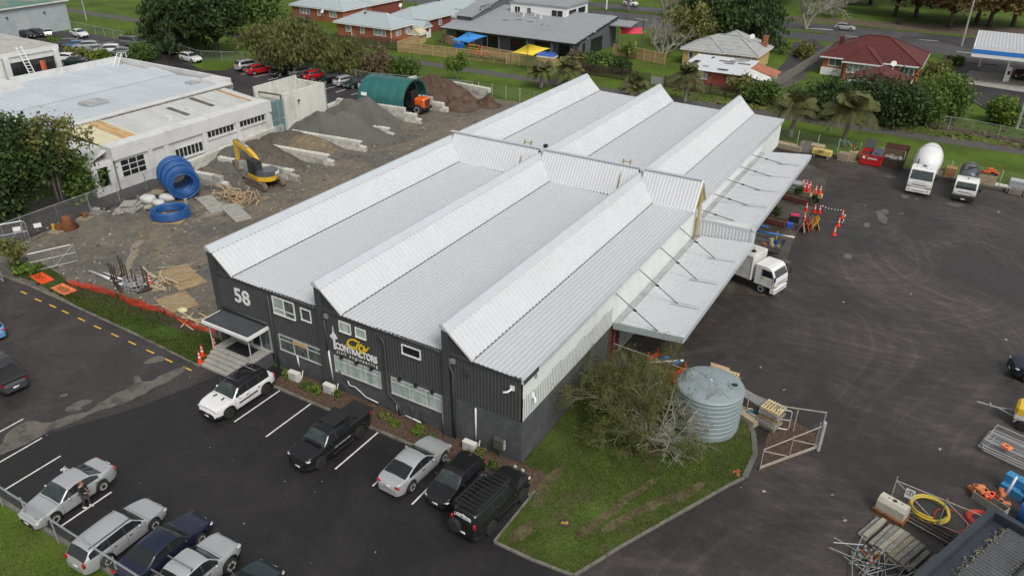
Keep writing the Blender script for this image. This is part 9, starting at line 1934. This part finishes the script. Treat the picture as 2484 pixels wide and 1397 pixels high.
# --- grass blades on the nearest lawns
def blades(name, polys, n, h, m, z):
    P = []
    for poly in polys:
        xs = [p[0] for p in poly]; ys = [p[1] for p in poly]; Q = np.column_stack([NP.uniform(min(xs),max(xs),n*2), NP.uniform(min(ys),max(ys),n*2)]); ins = np.zeros(len(Q),bool); j = len(poly)-1
        for i in range(len(poly)):
            xi, yi = poly[i]; xj, yj = poly[j]; ins ^= ((yi > Q[:,1]) != (yj > Q[:,1])) & (Q[:,0] < (xj-xi)*(Q[:,1]-yi)/(yj-yi+1e-12)+xi); j = i
        P.append(Q[ins][:n])
    P = np.concatenate(P); k = np.sin(P[:,0]*1.3+1)*np.sin(P[:,1]*1.7)+np.sin(P[:,0]*.5-P[:,1]*.8)+NP.normal(size=len(P))*.5; P = P[k > -.7]
    n = len(P); P3 = np.column_stack([P, np.full(n,z)+h*.5]); U = NP.normal(size=(n,3))*.35; U[:,2] = 1; U *= h*.5*NP.uniform(.4,1.3,(n,1)); V = NP.normal(size=(n,3)); V[:,2] = 0; V *= .022/np.linalg.norm(V,axis=1,keepdims=True)
    o = bpy.data.objects.new(name, quads(name, P3, U, V, m)); COL.objects.link(o); o['kind'] = 'stuff'
gm = leaf_mat('grass_blades',(.055,.08,.014),(.13,.15,.04),scale=.5)
blades('lawn_grass', [lw], 30000, .06, gm, .1); blades('berm_grass', [BERM], 16000, .13, gm, .09); blades('verge_grass', [[(-34,-30),(-10,-30),(-10,-17.1),(-34,-17.1)]], 16000, .09, gm, 0)
def scatter(name, n, box, size, m, z, thick=.3):
    P = np.column_stack([NP.uniform(box[0],box[1],n), NP.uniform(box[2],box[3],n), np.full(n,z)]); U = NP.normal(size=(n,3)); U[:,2] *= thick; W = np.cross(U, np.array([0,0,1.0])+NP.normal(size=(n,3))*thick); s = size*NP.uniform(.4,1.6,(n,1))**2
    U *= s/np.linalg.norm(U,axis=1,keepdims=True); W *= s*.7/np.linalg.norm(W,axis=1,keepdims=True); P[:,2] += s[:,0]*thick*.5; o = bpy.data.objects.new(name, quads(name, P, U, W, m)); COL.objects.link(o); o['kind'] = 'stuff'
scatter('gravel_stones', 5200, (-55,-24.5,-1,60), .075, mat('gravel_stone',(.21,.195,.165),.9,.5,.7), .02)
scatter('yard_litter', 70, (7,30,0,60), .045, M['concrete'], .03); scatter('leaf_litter', 1500, (-30,32,81,89), .16, LM['brown'], .03); scatter('car_park_grit', 60, (-26,1,-16,-2.2), .022, M['concrete'], .03)
# ================================================================ the person by the silver sedan
def person(loc, rz, label):
    t = thing('person', label, 'person', (*loc,.02), rz)
    V = {'pel':(0,0,.95,.125),'wst':(0,.0,1.10,.125),'che':(.02,0,1.30,.155),'shl':(.02,0,1.43,.11),'nek':(.04,0,1.50,.055),'hed':(.07,0,1.57,.05)}
    for s, n in ((1,'l'),(-1,'r')): V.update({'hip'+n:(0,s*.095,.90,.105),'kne'+n:(.05*s+.04,s*.12,.50,.072),'ank'+n:(.10*s-.02,s*.13,.09,.05),'sho'+n:(.02,s*.185,1.40,.07),'elb'+n:(.04,s*.235,1.13,.05),'wri'+n:(.26,s*.13,1.12,.035),'pal'+n:(.33,s*.085,1.14,.034)})
    E = [('pel','wst'),('wst','che'),('che','shl'),('shl','nek'),('nek','hed')]
    for n in 'lr': E += [('pel','hip'+n),('hip'+n,'kne'+n),('kne'+n,'ank'+n),('shl','sho'+n),('sho'+n,'elb'+n),('elb'+n,'wri'+n),('wri'+n,'pal'+n)]
    k = list(V); me = bpy.data.meshes.new('body'); me.from_pydata([V[q][:3] for q in k], [(k.index(a),k.index(c)) for a,c in E], []); o = bpy.data.objects.new('body', me); COL.objects.link(o)
    me.attributes.new('x','FLOAT','POINT'); o.modifiers.new('s','SKIN'); sv = me.skin_vertices[0].data if me.skin_vertices else None
    if sv is None: bpy.context.view_layer.objects.active = o
    sv = me.skin_vertices[0].data
    for i, q in enumerate(k): sv[i].radius = (V[q][3]*.8 if q in ('pel','wst','che') else V[q][3], V[q][3]); sv[i].use_root = q == 'pel'
    o.modifiers.new('d','SUBSURF').levels = 2; o.modifiers['d'].render_levels = 2
    bpy.context.view_layer.update(); m2 = bpy.data.meshes.new_from_object(o.evaluated_get(bpy.context.evaluated_depsgraph_get())); bpy.data.objects.remove(o); m2.name = 'body'
    m2.materials.clear(); jk, ts, sk = mat('dark_jacket',(.02,.02,.022),.8,.2,4), mat('grey_trousers',(.055,.055,.05),.85,.2,4), mat('skin',(.46,.27,.19),.55,.05,4)
    for q in (jk, ts, sk): m2.materials.append(q)
    for p in m2.polygons: c = p.center; p.use_smooth = True; p.material_index = 2 if (c.z > 1.47 or (c.x > .25 and c.z > 1.0)) else (0 if c.z > .93 else 1)
    inst('body', m2, t)
    b = MB(); b.ell((.085,0,1.635),(.095,.075,.115),14,10); b.ell((.185,0,1.62),(.022,.016,.024),6,5); b.ell((.08,.077,1.625),(.018,.012,.03),6,4); b.ell((.08,-.077,1.625),(.018,.012,.03),6,4); b.obj('head', sk, t, True)
    b = MB()
    for s in (.032,-.032): b.ell((.168,s,1.65),(.012,.014,.009),6,4)
    b.beam((.172,-.025,1.575),(.172,.025,1.575),.012,.01); b.obj('face', M['dark_rust'], t)
    b = MB(); b.ell((.065,0,1.685),(.105,.084,.082),14,7); b.ell((.03,0,1.64),(.085,.082,.1),12,7); b.obj('hair', mat('ginger_hair',(.17,.085,.03),.8,.3,6), t, True)
    for s, n in ((1,'l'),(-1,'r')):
        x, y = V['ank'+n][:2]; b = MB(); b.cbox(x-.07,x+.20,y-.048,y+.048,0,.09,.025); b.obj('shoe', mat('pale_shoe',(.55,.53,.50),.7,.1,3), t)
        px, py, pz = V['pal'+n][:3]; b = MB()
        for j in range(4): yy = py+s*(-.03+.02*j); L_ = (.07,.08,.075,.06)[j]; b.tube([(px,yy,pz),(px+L_*.6,yy-s*.005,pz+.012),(px+L_*.85,yy-s*.01,pz-.018),(px+L_*.7,yy-s*.012,pz-.04)],.009,5)
        b.tube([(px-.02,py-s*.03,pz),(px+.015,py-s*.06,pz+.02),(px+.05,py-s*.062,pz+.02)],.01,5); b.obj('fingers', sk, t, True)
    tag(MB().cbox(-.045,.045,-.075,.075,0,.012,.003).obj('phone', M['black'], None, False, (loc[0]+.39*math.cos(rz),loc[1]+.39*math.sin(rz),1.19), rz), 'dark phone held by the person beside the silver sedan', 'phone')
person((-17.88,-14.65), .25, 'person with ginger hair, dark jacket, grey trousers and pale shoes beside the silver sedan')
